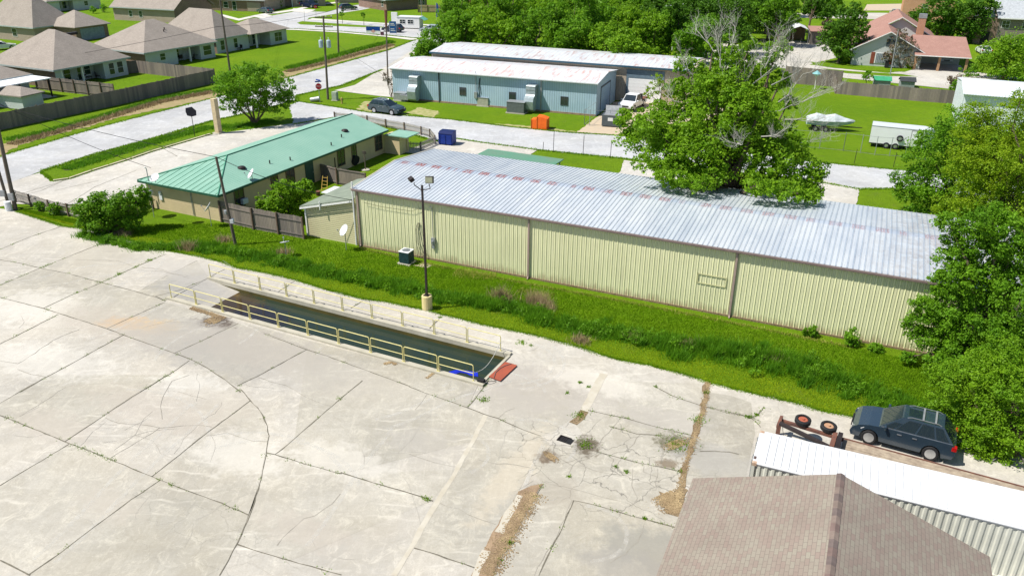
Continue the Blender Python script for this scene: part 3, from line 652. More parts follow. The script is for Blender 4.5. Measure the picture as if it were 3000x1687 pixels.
# ================================================================ YELLOW METAL WAREHOUSE
M['wall_y'] = ribbed_mat('pale_yellow_sheet', (0.76,0.755,0.48), (0.69,0.685,0.43), 0.305, 0.5, dark=0.6, depth=0.012, grime=0.35, duty=0.16)
WL, WD, WE, WR = 43.0, 12.1, 4.5, 5.02
WO = Vector(G(1029,551.9,WE)); HW = R(-24.15)
t = T('metal_warehouse', 'long pale yellow ribbed metal warehouse with a bluish white rusted roof', 'warehouse', (WO.x, WO.y, 0), HW)
def WLx(p):                                     # world -> warehouse local
    d = Vector((p[0]-WO.x, p[1]-WO.y)); return (d.x*math.cos(HW)+d.y*math.sin(HW), -d.x*math.sin(HW)+d.y*math.cos(HW))
mb = MB()
mb.box(0.15,0.15,0.0,WL-0.15,WD-0.15,WE-0.02)
for x in (0.15, WL-0.15):
    mb.poly([(x,0.15,WE-0.02),(x,WD-0.15,WE-0.02),(x,WD/2,WR-0.05)])
mb.build('wall', M['wall_y'], t)
mb = MB(); k = 0
x = 0.3
while x < WL-0.2:
    mb.poly([(x-0.035,0.152,0.05),(x-0.012,0.118,0.05),(x-0.012,0.118,WE-0.1),(x-0.035,0.152,WE-0.1)]); mb.poly([(x-0.012,0.118,0.05),(x+0.012,0.118,0.05),(x+0.012,0.118,WE-0.1),(x-0.012,0.118,WE-0.1)]); mb.poly([(x+0.012,0.118,0.05),(x+0.035,0.152,0.05),(x+0.035,0.152,WE-0.1),(x+0.012,0.118,WE-0.1)])
    x += 0.305
o = mb.build('wall_ribs', simple('pale_yellow_rib', (0.74,0.735,0.45), 0.5, var=0.06), t)
# roof sheet with rust at the ridge
rm = NT('galvanised_roof_sheet', 0.42, 0.15, 0.5)
c = rm.mix(rm.ramp(rm.noise(0.25, detail=5), 0.35, 0.65), (0.50,0.545,0.59), (0.58,0.61,0.635))
v = rm.mapv(rm.co('Object'), (1.6,0.12,1)); c = rm.mix(rm.ramp(rm.noise(1.0, v, 6, 0.8), 0.45, 0.7, 0, 0.7), c, (0.33,0.38,0.45))
vo = rm.n('ShaderNodeTexVoronoi'); vo.inputs['Scale'].default_value = 2.6; rm.L(rm.co('Object'), vo.inputs['Vector'])
c = rm.mix(rm.ramp(vo.outputs['Distance'], 0.03, 0.10, 0.85, 0), c, (0.16,0.09,0.08))
sp = rm.n('ShaderNodeSeparateXYZ'); rm.L(rm.co('Object'), sp.inputs[0])
yb = rm.ramp(rm.math('ABSOLUTE', rm.math('SUBTRACT', sp.outputs['Y'], WD/2-0.05)), 0.30, 0.46, 1, 0)
xb = rm.ramp(rm.math('FRACT', rm.math('DIVIDE', sp.outputs['X'], 0.915*1.5)), 0.40, 0.46)
xn = rm.ramp(rm.noise(0.9, rm.mapv(rm.co('Object'), (0.5,0,0)), 2), 0.40, 0.47)
fn = rm.ramp(rm.noise(9, rm.mapv(rm.co('Object'), (1.4,0.5,1)), 4, 0.8), 0.44, 0.54)
k1 = rm.math('MULTIPLY', rm.math('MULTIPLY', yb, xb), rm.math('MULTIPLY', rm.math('MULTIPLY', fn, xn), rm.ramp(sp.outputs['X'], 6, 30, 1.0, 0.5))); c = rm.mix(rm.math('MULTIPLY', rm.ramp(rm.math('ABSOLUTE', rm.math('SUBTRACT', sp.outputs['Y'], WD/2)), 0.30, 0.5, 1, 0), 0.35), c, (0.30,0.38,0.52)); c = rm.mix(k1, c, (0.34,0.065,0.025))
# leaf litter at the right end
lr = rm.math('MULTIPLY', rm.ramp(sp.outputs['X'], WL-9, WL-2), rm.ramp(rm.noise(1.5, detail=6, rough=0.8), 0.42, 0.6)); c = rm.mix(rm.math('MULTIPLY', lr, 0.8), c, (0.24,0.17,0.12))
sl_ = rm.ramp(rm.math('ABSOLUTE', rm.math('SUBTRACT', rm.math('FRACT', rm.math('DIVIDE', rm.math('SUBTRACT', sp.outputs['X'], 0.15-0.1525-0.035), 0.305)), 0.5)), 0.0, 0.11, 0.75, 0)
c = rm.mix(sl_, c, (0.13,0.20,0.30))
rm.out(c)
def gable_roof(mbx, x0, x1, y0, y1, ze, zr, th=0.06):
    ym = (y0+y1)/2
    mbx.poly([(x0,y0,ze),(x1,y0,ze),(x1,ym,zr),(x0,ym,zr)]); mbx.poly([(x0,ym,zr),(x1,ym,zr),(x1,y1,ze),(x0,y1,ze)])
    mbx.poly([(x0,ym,zr-th),(x1,ym,zr-th),(x1,y0,ze-th),(x0,y0,ze-th)]); mbx.poly([(x0,y1,ze-th),(x1,y1,ze-th),(x1,ym,zr-th),(x0,ym,zr-th)])
    mbx.quad((x0,y0,ze-th),(x1,y0,ze-th),(x1,y0,ze),(x0,y0,ze)); mbx.quad((x1,y1,ze-th),(x0,y1,ze-th),(x0,y1,ze),(x1,y1,ze))
    for x in (x0,x1): mbx.poly([(x,y0,ze-th),(x,y0,ze),(x,ym,zr),(x,y1,ze),(x,y1,ze-th),(x,ym,zr-th)])
mb = MB(); gable_roof(mb, 0, WL, 0, WD, WE, WR)
sl = math.atan2(WR-WE, WD/2)
x = 0.15; i = 0
while x < WL:
    hgt = 0.032
    for (ya, za, yb_, zb) in ((0,WE,WD/2,WR),(WD/2,WR,WD,WE)):
        mb.poly([(x-0.03,ya,za+0.002),(x-0.012,ya,za+hgt),(x-0.012,yb_,zb+hgt),(x-0.03,yb_,zb+0.002)][::-1])
        mb.poly([(x-0.012,ya,za+hgt),(x+0.012,ya,za+hgt),(x+0.012,yb_,zb+hgt),(x-0.012,yb_,zb+hgt)])
        mb.poly([(x+0.012,ya,za+hgt),(x+0.03,ya,za+0.002),(x+0.03,yb_,zb+0.002),(x+0.012,yb_,zb+hgt)])
    x += 0.305; i += 1
mb.build('roof', rm.mat, t)
mb = MB(); mb.box(0.05,-0.13,WE-0.15,WL,0.0,WE-0.012); mb.build('gutter', M['trim'], t, bevel=0.02)
mb = MB(); mb.extr([(-0.02,-0.02,WE-0.16),(-0.02,-0.02,WE+0.02),(-0.02,WD/2,WR+0.03),(-0.02,WD+0.02,WE+0.02),(-0.02,WD+0.02,WE-0.16),(-0.02,WD/2,WR-0.14)], (-0.10,0,0)); mb.build('gable_trim', simple('pale_flashing', (0.55,0.52,0.44), 0.6), t)
mb = MB(); mb.box(0.2,0.09,0,WL-0.2,0.149,0.12); mb.build('slab_edge', M['gravel'], t)
for px in ((1039,560),(1535,650),(2154,752)):
    u = WLx(G(px[0],px[1],WE-0.1))[0]
    mb = MB(); mb.box(u-0.06,0.02,0.12,u+0.06,0.117,WE-0.16); mb.tube([(u,0.06,0.15),(u+0.04,-0.12,0.03)], 0.05, 6); mb.build('downspout', simple('pinkish_brown_downspout', (0.36,0.27,0.24), 0.5, var=0.08), t)
# white corner pipe
mb = MB(); mb.tube([(0.08,0.0,0.1),(0.08,0.0,WE+0.5)], 0.06, 8); mb.build('vent_pipe', M['white'], t)
# patched opening on the wall (outline frame)
u = WLx(G(2090,830,1.7))[0]
mb = MB()
for (a,b,c_,d) in ((-0.9,2.1,0.9,2.16),(-0.9,1.5,0.9,1.56),(-0.9,1.5,-0.84,2.16),(0.84,1.5,0.9,2.16)): mb.box(u+a,0.095,b+0.4,u+c_,0.115,d+0.4)
mb.build('patched_opening', simple('pale_yellow_patch', (0.58,0.57,0.32), 0.6), t)
# meter mast, meter and cables right of the lamp pole
um = WLx(G(1262,735,0.9))[0]
mb = MB(); mb.tube([(um-0.15,-0.02,4.0),(um-0.05,-0.05,4.15),(um+0.02,-0.03,4.0),(um+0.02,0.05,3.9),(um+0.02,0.05,1.7)], 0.035, 6); mb.build('service_mast', M['steel'], t)
mb = MB(); mb.box(um-0.13,-0.02,1.25,um+0.15,0.115,1.75); mb.box(um-0.1,0.0,0.95,um+0.12,0.115,1.2); mb.lathe([(0.0,0),(0.09,0),(0.09,0.08),(0.0,0.1)], Matrix.Translation((um,-0.02,1.5)) @ Matrix.Rotation(R(90),4,'X'), 10); mb.build('electric_meter', M['steel'], t)
mb = MB()
for k, dx in enumerate((-0.05,0.0,0.06,0.12)):
    mb.tube([(um-1.15+dx,0.08,2.7),(um-1.3+dx*2,0.04,2.2),(um-1.25+dx*3,0.03,1.2),(um-1.0+dx*4,0.05,0.3),(um-1.3+dx*5,-0.1,0.1)], 0.015, 4)
mb.build('hanging_cables', M['black'], t)
mb = MB(); mb.tube([(1.0,0.03,3.55),(2.5,0.03,3.45),(5,0.02,3.5),(um-0.9,0.03,3.85)], 0.012, 4); mb.build('wall_cable', M['black'], t)

# ---- lean-to shed on the left end
M['siding'] = ribbed_mat('yellow_lap_siding', (0.60,0.55,0.34), (0.54,0.50,0.31), 0.16, 0.6, vert=False, dark=0.75, depth=0.02, duty=0.7)
M['roofgreen2'] = simple('grey_green_felt', (0.23,0.27,0.21), 0.9, sc=1.2, c2=(0.17,0.20,0.16), bump=0.01)
t = T('lean_to_shed', 'yellow lap sided lean-to shed with grey green roof against the warehouse', 'shed', (WO.x, WO.y, 0), HW)
SW, SD, zl, zr = 4.6, 7.6, 2.35, 3.55
mb = MB(); mb.extr([(-SW,0.25,0),(-0.05,0.25,0),(-0.05,0.25,zr),(-SW,0.25,zl)], (0,SD-0.4,0)); mb.build('wall', M['siding'], t)
mb = MB(); mb.extr([(-SW-0.25,-0.02,zl-0.02),(-0.03,-0.02,zr+0.03),(-0.03,-0.02,zr+0.13),(-SW-0.25,-0.02,zl+0.08)], (0,SD,0)); mb.build('roof', M['roofgreen2'], t)
mb = MB(); mb.extr([(-SW-0.25,-0.06,zl-0.16),(-0.03,-0.06,zr-0.11),(-0.03,-0.06,zr+0.02),(-SW-0.25,-0.06,zl-0.03)], (0,0.035,0)); mb.build('fascia', M['white'], t)
mb = MB(); mb.box(-SW-0.02,0.19,0,-SW+0.1,0.247,zl-0.05); mb.build('corner_board', M['white'], t); mb = MB(); mb.tube([(-SW+1.7,-0.1,zl+0.1),(-SW+1.7,-0.1,zl+0.75)], 0.05, 6); mb.build('vent_pipe', M['white'], t)

# ================================================================ lamp pole in front
p = G(1252,905); t = T('lamp_pole', 'brown steel lamp pole with two floodlights on a round yellow concrete base', 'lamp pole', (*p,0), R(-24))
mb = MB(); mb.lathe([(0.0,0),(0.33,0),(0.33,0.92),(0.30,0.96),(0,0.96)], None, 20); mb.build('base', simple('faded_yellow_concrete', (0.62,0.52,0.24), 0.9, sc=2, c2=(0.55,0.48,0.26)), t, smooth=False)
mb = MB(); mb.tube([(0,0,0.96),(-0.02,0,8.1)], [0.085,0.07], 4); mb.box(-0.18,-0.18,0.96,0.18,0.18,0.99); mb.build('pole', M['darkmetal'], t)
mb = MB(); mb.tube([(0,0,7.75),(-0.55,0.0,8.05),(-0.55,0,8.2)], 0.03, 5); mb.tube([(-0.02,0,7.8),(0.5,0.05,7.95),(0.45,0,8.25)], 0.03, 5); mb.build('bracket', M['darkmetal'], t)
mb = MB(); mb.cbox((-0.68,-0.1,8.4),(0.42,0.28,0.24),0,R(-40),R(30)); fl = mb.build('floodlight', M['darkmetal'], t, bevel=0.03)
mb = MB(); mb.cbox((0.5,0.0,8.5),(0.5,0.16,0.42),0,R(24),R(-18)); fl = mb.build('floodlight', M['darkmetal'], t, bevel=0.03)
mb = MB(); mb.cbox((0.5,-0.09,8.51),(0.42,0.03,0.34),0,R(24),R(-18)); mb.build('lens', simple('lamp_glass', (0.35,0.36,0.25), 0.2), fl)

# ================================================================ condenser, dishes
p = G(1192,770); t = T('air_conditioner', 'square green condenser unit with pale top on grass by warehouse wall', 'air conditioner', (*p,0.05), HW)
mb = MB(); mb.box(-0.5,-0.5,-0.05,0.5,0.5,0.04); mb.build('pad', M['curb'], t)
mb = MB(); mb.box(-0.38,-0.38,0.04,0.38,0.38,0.86); [mb.box(-0.395,-0.395,0.12+k*0.085,0.395,0.395,0.15+k*0.085) for k in range(9)]; mb.build('casing', simple('dark_teal_casing', (0.02,0.06,0.065), 0.5), t)
mb = MB(); mb.box(-0.41,-0.41,0.86,0.41,0.41,0.93); mb.build('top_panel', M['whitemetal'], t, bevel=0.02)
mb = MB(); mb.lathe([(0.0,0.935),(0.30,0.935),(0.30,0.95),(0.0,0.97)], None, 20); mb.build('fan_grille', simple('grey_grille', (0.16,0.18,0.2), 0.5), t)
sheet('bare_patch', [(p[0]+0.5,p[1]-0.5),(p[0]+1.5,p[1]-0.9),(p[0]+1.9,p[1]-0.4),(p[0]+1.2,p[1]+0.1)], 0.012, M['soilpale'], jag=0.1)
def dish(base, h, az, el, r, label, group='satellite dishes around the yellow and cream buildings', z=0):
    t = T('satellite_dish', label, 'satellite dish', (*base, z), az, group)
    mb = MB(); mb.tube([(0,0,0),(0,0,h)], 0.03, 6); mb.build('mast', M['steel'], t)
    mb = MB(); Mx = Matrix.Translation((0,0,h+0.05)) @ Matrix.Rotation(R(90)-el,4,'Y')
    N = 6; prof = [(r*k/N, 0.10*(k/N)**2*r/0.4) for k in range(N+1)] + [(r*k/N, 0.10*(k/N)**2*r/0.4-0.02) for k in range(N,-1,-1)]
    mb.lathe(prof, Mx, 18); mb.build('reflector', M['dish'], t)
    mb = MB(); a = Mx @ Vector((r*0.9,0,0.1)); b = Mx @ Vector((r*0.4,0,r*1.2)); mb.tube([a,b], 0.015, 5); mb.cbox(b,(0.1,0.08,0.08)); mb.build('feed_arm', M['steel'], t)
    return t
dish(G(1015,733), 1.5, R(215), R(35), 0.46, 'white satellite dish on a short mast before the lap sided shed')
dish(G(839,751), 1.0, R(120), R(72), 0.33, 'small white dish facing the sky on a thin post in the grass')
dish(G(620,664), 1.55, R(190), R(35), 0.43, 'satellite dish on a mast in front of the blank end wall')
dish(G(452,637), 1.75, R(170), R(25), 0.52, 'large round satellite dish on a mast by the shrubs')

# ================================================================ SHINGLE ROOF in the foreground
M['shingle_near'] = brick_mat('tan_shingles', (0.27,0.21,0.18), (0.295,0.27,0.22), (0.20,0.165,0.145), 0.31, 0.14, 0.9, 0.007, 0.012)
a = Vector(G(2030,1400,3.0)); b = Vector(G(2900,1630,3.0)); hd = math.atan2((b-a).y,(b-a).x); SWd = (b-a).length
t = T('shingle_roofed_building', 'building with tan and pink shingle gable roof in the foreground', 'building', (a.x,a.y,0), hd)
Zr = 4.82; LN = 16.0; sk = math.tan(R(-2.5))
mb = MB()
def sx(y): return y*sk*0
mb.poly([(0,0,3.0),(0,-LN,3.0),(SWd/2,-LN,Zr),(SWd/2,0,Zr)]); mb.poly([(SWd/2,0,Zr),(SWd/2,-LN,Zr),(SWd,-LN,3.0),(SWd,0,3.0)])
mb.poly([(0,0,2.92),(SWd/2,0,Zr-0.08),(SWd/2,-LN,Zr-0.08),(0,-LN,2.92)]); mb.poly([(SWd/2,0,Zr-0.08),(SWd,0,2.92),(SWd,-LN,2.92),(SWd/2,-LN,Zr-0.08)])
mb.poly([(0,0,2.92),(0,0,3.0),(SWd/2,0,Zr),(SWd,0,3.0),(SWd,0,2.92),(SWd/2,0,Zr-0.08)])
mb.quad((0,0,2.92),(0,-LN,2.92),(0,-LN,3.0),(0,0,3.0)); mb.quad((SWd,-LN,2.92),(SWd,0,2.92),(SWd,0,3.0),(SWd,-LN,3.0))
rf = mb.build('roof', M['shingle_near'], t)
mb = MB(); y = 0.02; k = 0
rr = random.Random(2)
while y > -LN:
    w_ = 0.14
    for s_ in (-1,1):
        mb.quad((SWd/2, y, Zr+0.03),(SWd/2+s_*w_, y, Zr+0.03-w_*0.40),(SWd/2+s_*w_, y-0.42, Zr+0.018-w_*0.40),(SWd/2, y-0.42, Zr+0.018), k % 3)
    y -= 0.40; k += rr.choice((1,2))
mb.build('ridge_cap', [simple('ridge_shingle_dark', (0.16,0.125,0.115), 0.9), simple('ridge_shingle_brown', (0.19,0.135,0.12), 0.9), simple('ridge_shingle_tan', (0.22,0.17,0.145), 0.9)], rf)
mb = MB(); mb.box(0.4,-LN,0.03,SWd-0.4,-0.4,2.95); mb.poly([(0.4,-0.4,2.95),(SWd/2,-0.4,Zr-0.2),(SWd-0.4,-0.4,2.95)]); mb.build('wall', brick_mat('tan_brick', (0.35,0.2,0.13),(0.28,0.16,0.11),(0.4,0.36,0.3)), t)

# ================================================================ CONTAINER
M['cont'] = simple('off_white_container_paint', (0.62,0.63,0.56), 0.5, var=0.08, sc=1.5)
M['conttop'] = simple('white_container_roof', (0.66,0.675,0.69), 0.5, var=0.06)
a = Vector(G(2203,1354.6,2.59)); b = Vector(G(3000,1550,2.59)); hc = math.atan2((b-a).y,(b-a).x)
t = T('shipping_container', 'long off white corrugated shipping container with bright white roof', 'container', (a.x,a.y,0.1), hc)
CL, CW, CHt = 12.19, 2.44, 2.49
mb = MB(); mb.box(0.09,0.07,0.03,CL-0.09,CW-0.07,CHt-0.02)
x = 0.2
def corr(y, s_):
    x = 0.2
    while x < CL-0.3:
        mb.extr([(x,y,0.15),(x+0.05,y+s_*0.045,0.15),(x+0.14,y+s_*0.045,0.15),(x+0.19,y,0.15)], (0,0,CHt-0.27)); x += 0.278
corr(0.07,-1); corr(CW-0.07,1); mb.build('corrugated_walls', M['cont'], t)
mb = MB(); mb.box(0.0,0.0,CHt-0.035,CL,CW,CHt); mb.box(0.03,0.03,CHt-0.10,CL-0.03,CW-0.03,CHt-0.036)
x = 0.4
while x < CL-0.3: mb.box(x,0.12,CHt,x+0.10,CW-0.12,CHt+0.03); x += 0.30
mb.build('roof', M['conttop'], t)
mb = MB()
for x in (0,CL-0.12):
    for y in (0,CW-0.12): mb.box(x-0.004,y-0.004,0,x+0.124,y+0.124,CHt-0.13)
for y in (0.002,CW-0.10): mb.box(0.13,y,0,CL-0.13,y+0.098,0.16)
mb.build('frame', M['cont'], t)
for x in (0.0,CL-0.18):
    for y in (0.0,CW-0.16):
        mb = MB(); mb.box(x-0.006,y-0.006,CHt-0.12,x+0.186,y+0.166,CHt+0.008); mb.build('corner_casting', simple('rust_spotted_casting', (0.55,0.48,0.38), 0.8, sc=9, c2=(0.30,0.13,0.06)), t)
mb = MB()
for y in (0.35,0.75,1.65,2.05): mb.tube([(-0.03,y,0.1),(-0.03,y,CHt-0.1)], 0.022, 5); mb.cbox((-0.03,y,CHt-0.2),(0.06,0.12,0.05)); mb.cbox((-0.03,y,1.2),(0.05,0.2,0.04))
mb.build('door_bars', M['steel'], t)
mb = MB()
mb.box(0.02,0.3,CHt+0.001,0.12,0.5,CHt+0.006)
mb.build('scuff_mark', simple('dark_scuff', (0.12,0.08,0.07), 0.8), t)
def board_mat(name, a, b):
    m = NT(name, 0.9, spec=0.1); g = m.n('ShaderNodeNewGeometry'); sp = m.n('ShaderNodeSeparateXYZ'); m.L(m.co('UV'), sp.inputs[0])
    c = m.mix(g.outputs['Random Per Island'], a, b)
    fr = m.math('FRACT', m.math('DIVIDE', sp.outputs['X'], 0.15)); c = m.mix(m.ramp(m.math('ABSOLUTE', m.math('SUBTRACT', fr, 0.5)), 0.36, 0.44, 0, 0.75), c, tuple(x*0.3 for x in a))
    v = m.mapv(m.co('UV'), (9,0.7,1)); c = m.mix(m.ramp(m.noise(1.0, v, 5, 0.8), 0.4, 0.7, 0, 0.6), c, tuple(x*0.5 for x in a))
    return m.out(c)
M['boards'] = board_mat('weathered_grey_boards', (0.30,0.255,0.215), (0.17,0.15,0.14))
# ================================================================ helpers for buildings
def wall_hit(px, py, O, hd):                    # where a pixel's ray meets the upright plane through O
    d = ray(px, py); c, s = math.cos(hd), math.sin(hd)
    # O + s*(c,sn) = t*(dx,dy)
    det = d[0]*(-s) - d[1]*(-c)
    tt = (O[0]*(-s) - O[1]*(-c))/det
    x, y = d[0]*tt - O[0], d[1]*tt - O[1]
    return x*c + y*s, CH + d[2]*tt
def fr(O, hd, yoff=0.0):                        # local point on plane y=yoff -> world origin
    return (O[0] - math.sin(hd)*yoff, O[1] + math.cos(hd)*yoff)
def window(t, u0, z0, u1, z1, y=0.0, fm=None, gm=None, mull=1, rows=1, name='window', axis='y'):
    u0, u1 = min(u0,u1), max(u0,u1); z0, z1 = min(z0,z1), max(z0,z1); fw = 0.06
    def B(mb, a, b, c, d, e, f):
        if axis == 'y': mb.box(a, y+b, c, d, y+e, f)
        else: mb.box(y+b, a, c, y+e, d, f)
    mb = MB(); B(mb,u0-fw,-0.05,z0-fw,u1+fw,-0.003,z0); B(mb,u0-fw,-0.05,z1,u1+fw,-0.003,z1+fw); B(mb,u0-fw,-0.05,z0,u0,-0.003,z1); B(mb,u1,-0.05,z0,u1+fw,-0.003,z1)
    for k in range(1,mull+1): x = u0+(u1-u0)*k/(mull+1); B(mb,x-0.02,-0.045,z0,x+0.02,-0.022,z1)
    for k in range(1,rows+1): z = z0+(z1-z0)*k/(rows+1); B(mb,u0,-0.042,z-0.02,u1,-0.022,z+0.02)
    f = mb.build(name, fm or M['white'], t)
    mb = MB(); B(mb,u0,-0.02,z0,u1,-0.004,z1); mb.build('pane', gm or M['glass'], f)
    return f
def winpx(t, O, hd, a, b, y=0.0, **k):
    u0, z1 = wall_hit(a[0], a[1], fr(O, hd, y), hd); u1, z0 = wall_hit(b[0], b[1], fr(O, hd, y), hd)
    um = (u0+u1)/2; 
    return window(t, u0, z0, u1, z1, y, **k)
def hip(mb, x0, y0, x1, y1, ze, zr, th=0.12):
    L, W = x1-x0, y1-y0; d = min(L, W)/2
    if L >= W: r0, r1 = (x0+d,(y0+y1)/2,zr), (x1-d,(y0+y1)/2,zr)
    else: r0, r1 = ((x0+x1)/2,y0+d,zr), ((x0+x1)/2,y1-d,zr)
    a, b, c, d_ = (x0,y0,ze),(x1,y0,ze),(x1,y1,ze),(x0,y1,ze)
    if L >= W: mb.poly([a,b,r1,r0]); mb.poly([b,c,r1]); mb.poly([c,d_,r0,r1]); mb.poly([d_,a,r0])
    else: mb.poly([a,b,r0]); mb.poly([b,c,r1,r0]); mb.poly([c,d_,r1]); mb.poly([d_,a,r0,r1])
    mb.box(x0,y0,ze-th,x1,y1,ze-0.002)
    return r0, r1
def gab(mb, x0, y0, x1, y1, ze, zr, axis='x', th=0.12):
    if axis == 'x':
        ym = (y0+y1)/2
        mb.extr([(x0,y0,ze),(x0,ym,zr),(x0,y1,ze),(x0,y1,ze-th),(x0,ym,zr-th),(x0,y0,ze-th)], (x1-x0,0,0))
    else:
        xm = (x0+x1)/2
        mb.extr([(x1,y0,ze),(xm,y0,zr),(x0,y0,ze),(x0,y0,ze-th),(xm,y0,zr-th),(x1,y0,ze-th)], (0,y1-y0,0))

# ================================================================ CREAM BUILDING, green roof
M['cream'] = brick_mat('cream_painted_block', (0.66,0.53,0.33), (0.62,0.50,0.31), (0.56,0.45,0.28), 0.4, 0.2, 0.85, 0.008, 0.004)
M['greenroof'] = ribbed_mat('sea_green_roof_sheet', (0.21,0.40,0.31), (0.25,0.44,0.345), 0.30, 0.5, dark=0.28, depth=0.02)
GO = Vector(G(651,650)); GH = R(64.6); GL, GW, ze, zr = 23.2, 7.9, 2.42, 3.62; ov = 0.45
t = T('cream_building', 'long cream block building with sea green metal roof hipped at one end', 'building', (GO.x,GO.y,0), GH)
mb = MB(); mb.box(0,0,0,GL,GW,ze-0.08); mb.poly([(GL,0,ze-0.08),(GL,GW,ze-0.08),(GL,GW/2,zr-0.1)]); mb.build('wall', M['cream'], t)
mb = MB(); x0,x1,y0,y1 = -ov,GL+0.3,-ov,GW+ov; ym = (y0+y1)/2; hx = 5.4
mb.poly([(x0,y0,ze),(x1,y0,ze),(x1,ym,zr),(hx,ym,zr)]); mb.poly([(x1,y1,ze),(x0,y1,ze),(hx,ym,zr),(x1,ym,zr)]); mb.poly([(x0,y1,ze),(x0,y0,ze),(hx,ym,zr)])
mb.box(x0,y0,ze-0.05,x1,y1,ze-0.003); rf = mb.build('roof', M['greenroof'], t)
mb = MB(); mb.box(x0-0.02,y0-0.03,ze-0.18,x1,y0-0.001,ze-0.02); mb.box(x0-0.03,y0,ze-0.18,x0-0.001,y1,ze-0.02); mb.build('fascia', simple('dark_green_fascia', (0.02,0.10,0.06), 0.5), t)
mb = MB()
for a,b in (((hx,ym,zr+0.02),(x1,ym,zr+0.02)),((x0,y0,ze+0.02),(hx,ym,zr+0.02)),((x0,y1,ze+0.02),(hx,ym,zr+0.02))): mb.tube([a,b],0.06,5)
mb.build('ridge_cap', simple('green_ridge_cap', (0.06,0.26,0.16), 0.5), rf)
for k in range(6):                                     # raised seams on the hip end
    pass
mb = MB()
for k in range(14):
    y = y0+(y1-y0)*(k+0.5)/14; f_ = 1-abs(y-ym)/(ym-y0)
    mb.tube([(x0,y,ze+0.012),(x0+(hx-x0)*f_,y,ze+0.012+(zr-ze)*f_)], 0.018, 4)
mb.build('seams', simple('green_ridge_cap', (0.06,0.26,0.16)), rf)
brown = simple('brown_window_surround', (0.20,0.12,0.08), 0.7)
W1 = winpx(t, GO, GH, (684.8,560), (717.4,600), fm=brown)
mb = MB(); u,z = wall_hit(712,588,GO,GH); mb.box(u-0.35,-0.35,z-0.2,u+0.25,-0.055,z+0.22); mb.build('window_air_conditioner', M['whitemetal'], t, bevel=0.02)
for a,b in (((793,521),(816,552)),((836.6,501),(864.6,538)),((987.3,445),(1010.6,480)),((1029,427),(1044.7,462)),((1097.5,402),(1119,435))): winpx(t, GO, GH, a, b, fm=brown)
u0,_ = wall_hit(897,533,GO,GH); u1,_ = wall_hit(921,528,GO,GH)
mb = MB(); mb.box(u0,-0.05,0.05,u1,-0.003,2.1); dr = mb.build('door', simple('dark_green_door', (0.04,0.09,0.07), 0.6), t); mb = MB(); mb.cbox((u1-0.12,-0.07,1.05),(0.05,0.04,0.14)); mb.build('handle', M['chrome'], dr)
def on_roof(px, py, u=None):
    z = 3.0
    for _ in range(4):
        P = G(px,py,z); d = Vector((P[0]-GO.x,P[1]-GO.y)); y = -d.x*math.sin(GH)+d.y*math.cos(GH); x = d.x*math.cos(GH)+d.y*math.sin(GH)
        z = ze+(zr-ze)*max(0,1-abs(y-ym)/(ym-y0))
    return x,y,z
for px,py in ((1010,384),(708,493)):
    x,y,z = on_roof(px,py); mb = MB(); mb.lathe([(0.0,-0.05),(0.34,-0.05),(0.36,0.05),(0.25,0.16),(0.0,0.2)], Matrix.Translation((x,y,z)), 12); mb.build('roof_vent', M['darkmetal'], rf, smooth=True)
for px,py in ((1001,406),(971,430),(851,474),(791,483)):
    x,y,z = on_roof(px,py); mb = MB(); mb.tube([(x,y,z-0.1),(x,y,z+0.3)], 0.06, 6); mb.build('vent_pipe', M['darkmetal'], rf)
mb = MB()
for y in (2.9,3.0): mb.tube([(-0.04,y,0.1),(-0.04,y,ze-0.2)], 0.025, 5)
mb.build('conduit', M['steel'], t)
x,y,z = -0.3,7.2,ze; mb = MB(); mb.tube([(x,y,z-1.2),(x,y,z+1.1),(x-0.15,y,z+1.25)], 0.04, 6); mb.build('service_mast', M['steel'], t)
mb = MB(); mb.lathe([(0,0),(0.14,0),(0.14,0.12),(0.0,0.14)], Matrix.Translation((-0.02,6.4,1.5)) @ Matrix.Rotation(R(-90),4,'Y'), 12); mb.box(-0.1,6.25,0.9,-0.003,6.55,1.4); mb.build('electric_meter', M['whitemetal'], t)
# entrance annex at the far end
mb = MB(); mb.box(GL+0.003,-1.9,0,GL+1.6,-0.003,1.9); mb.box(GL+1.3,-2.0,0,GL+1.6,-1.9,1.9); mb.build('porch_wall', M['cream'], t)
mb = MB(); mb.box(GL-0.2,-3.0,1.92,GL+2.2,-0.47,2.02); mb.build('porch_roof', M['greenroof'], t)
dW = lambda px,py: on_roof(px,py)
x,y,z = on_roof(740,530); cc = GO + Vector((math.cos(GH)*x-math.sin(GH)*y, math.sin(GH)*x+math.cos(GH)*y)); dish((cc.x,cc.y), 0.55, R(205), R(35), 0.46, 'white satellite dish on the front slope of the green roof', z=z-0.05)
x,y,z = on_roof(456,533); cc = GO + Vector((math.cos(GH)*x-math.sin(GH)*y, math.sin(GH)*x+math.cos(GH)*y)); dish((cc.x,cc.y), 0.3, R(250), R(50), 0.4, 'grey dish at the left corner of the green roof by the wire mast', z=z-0.05)

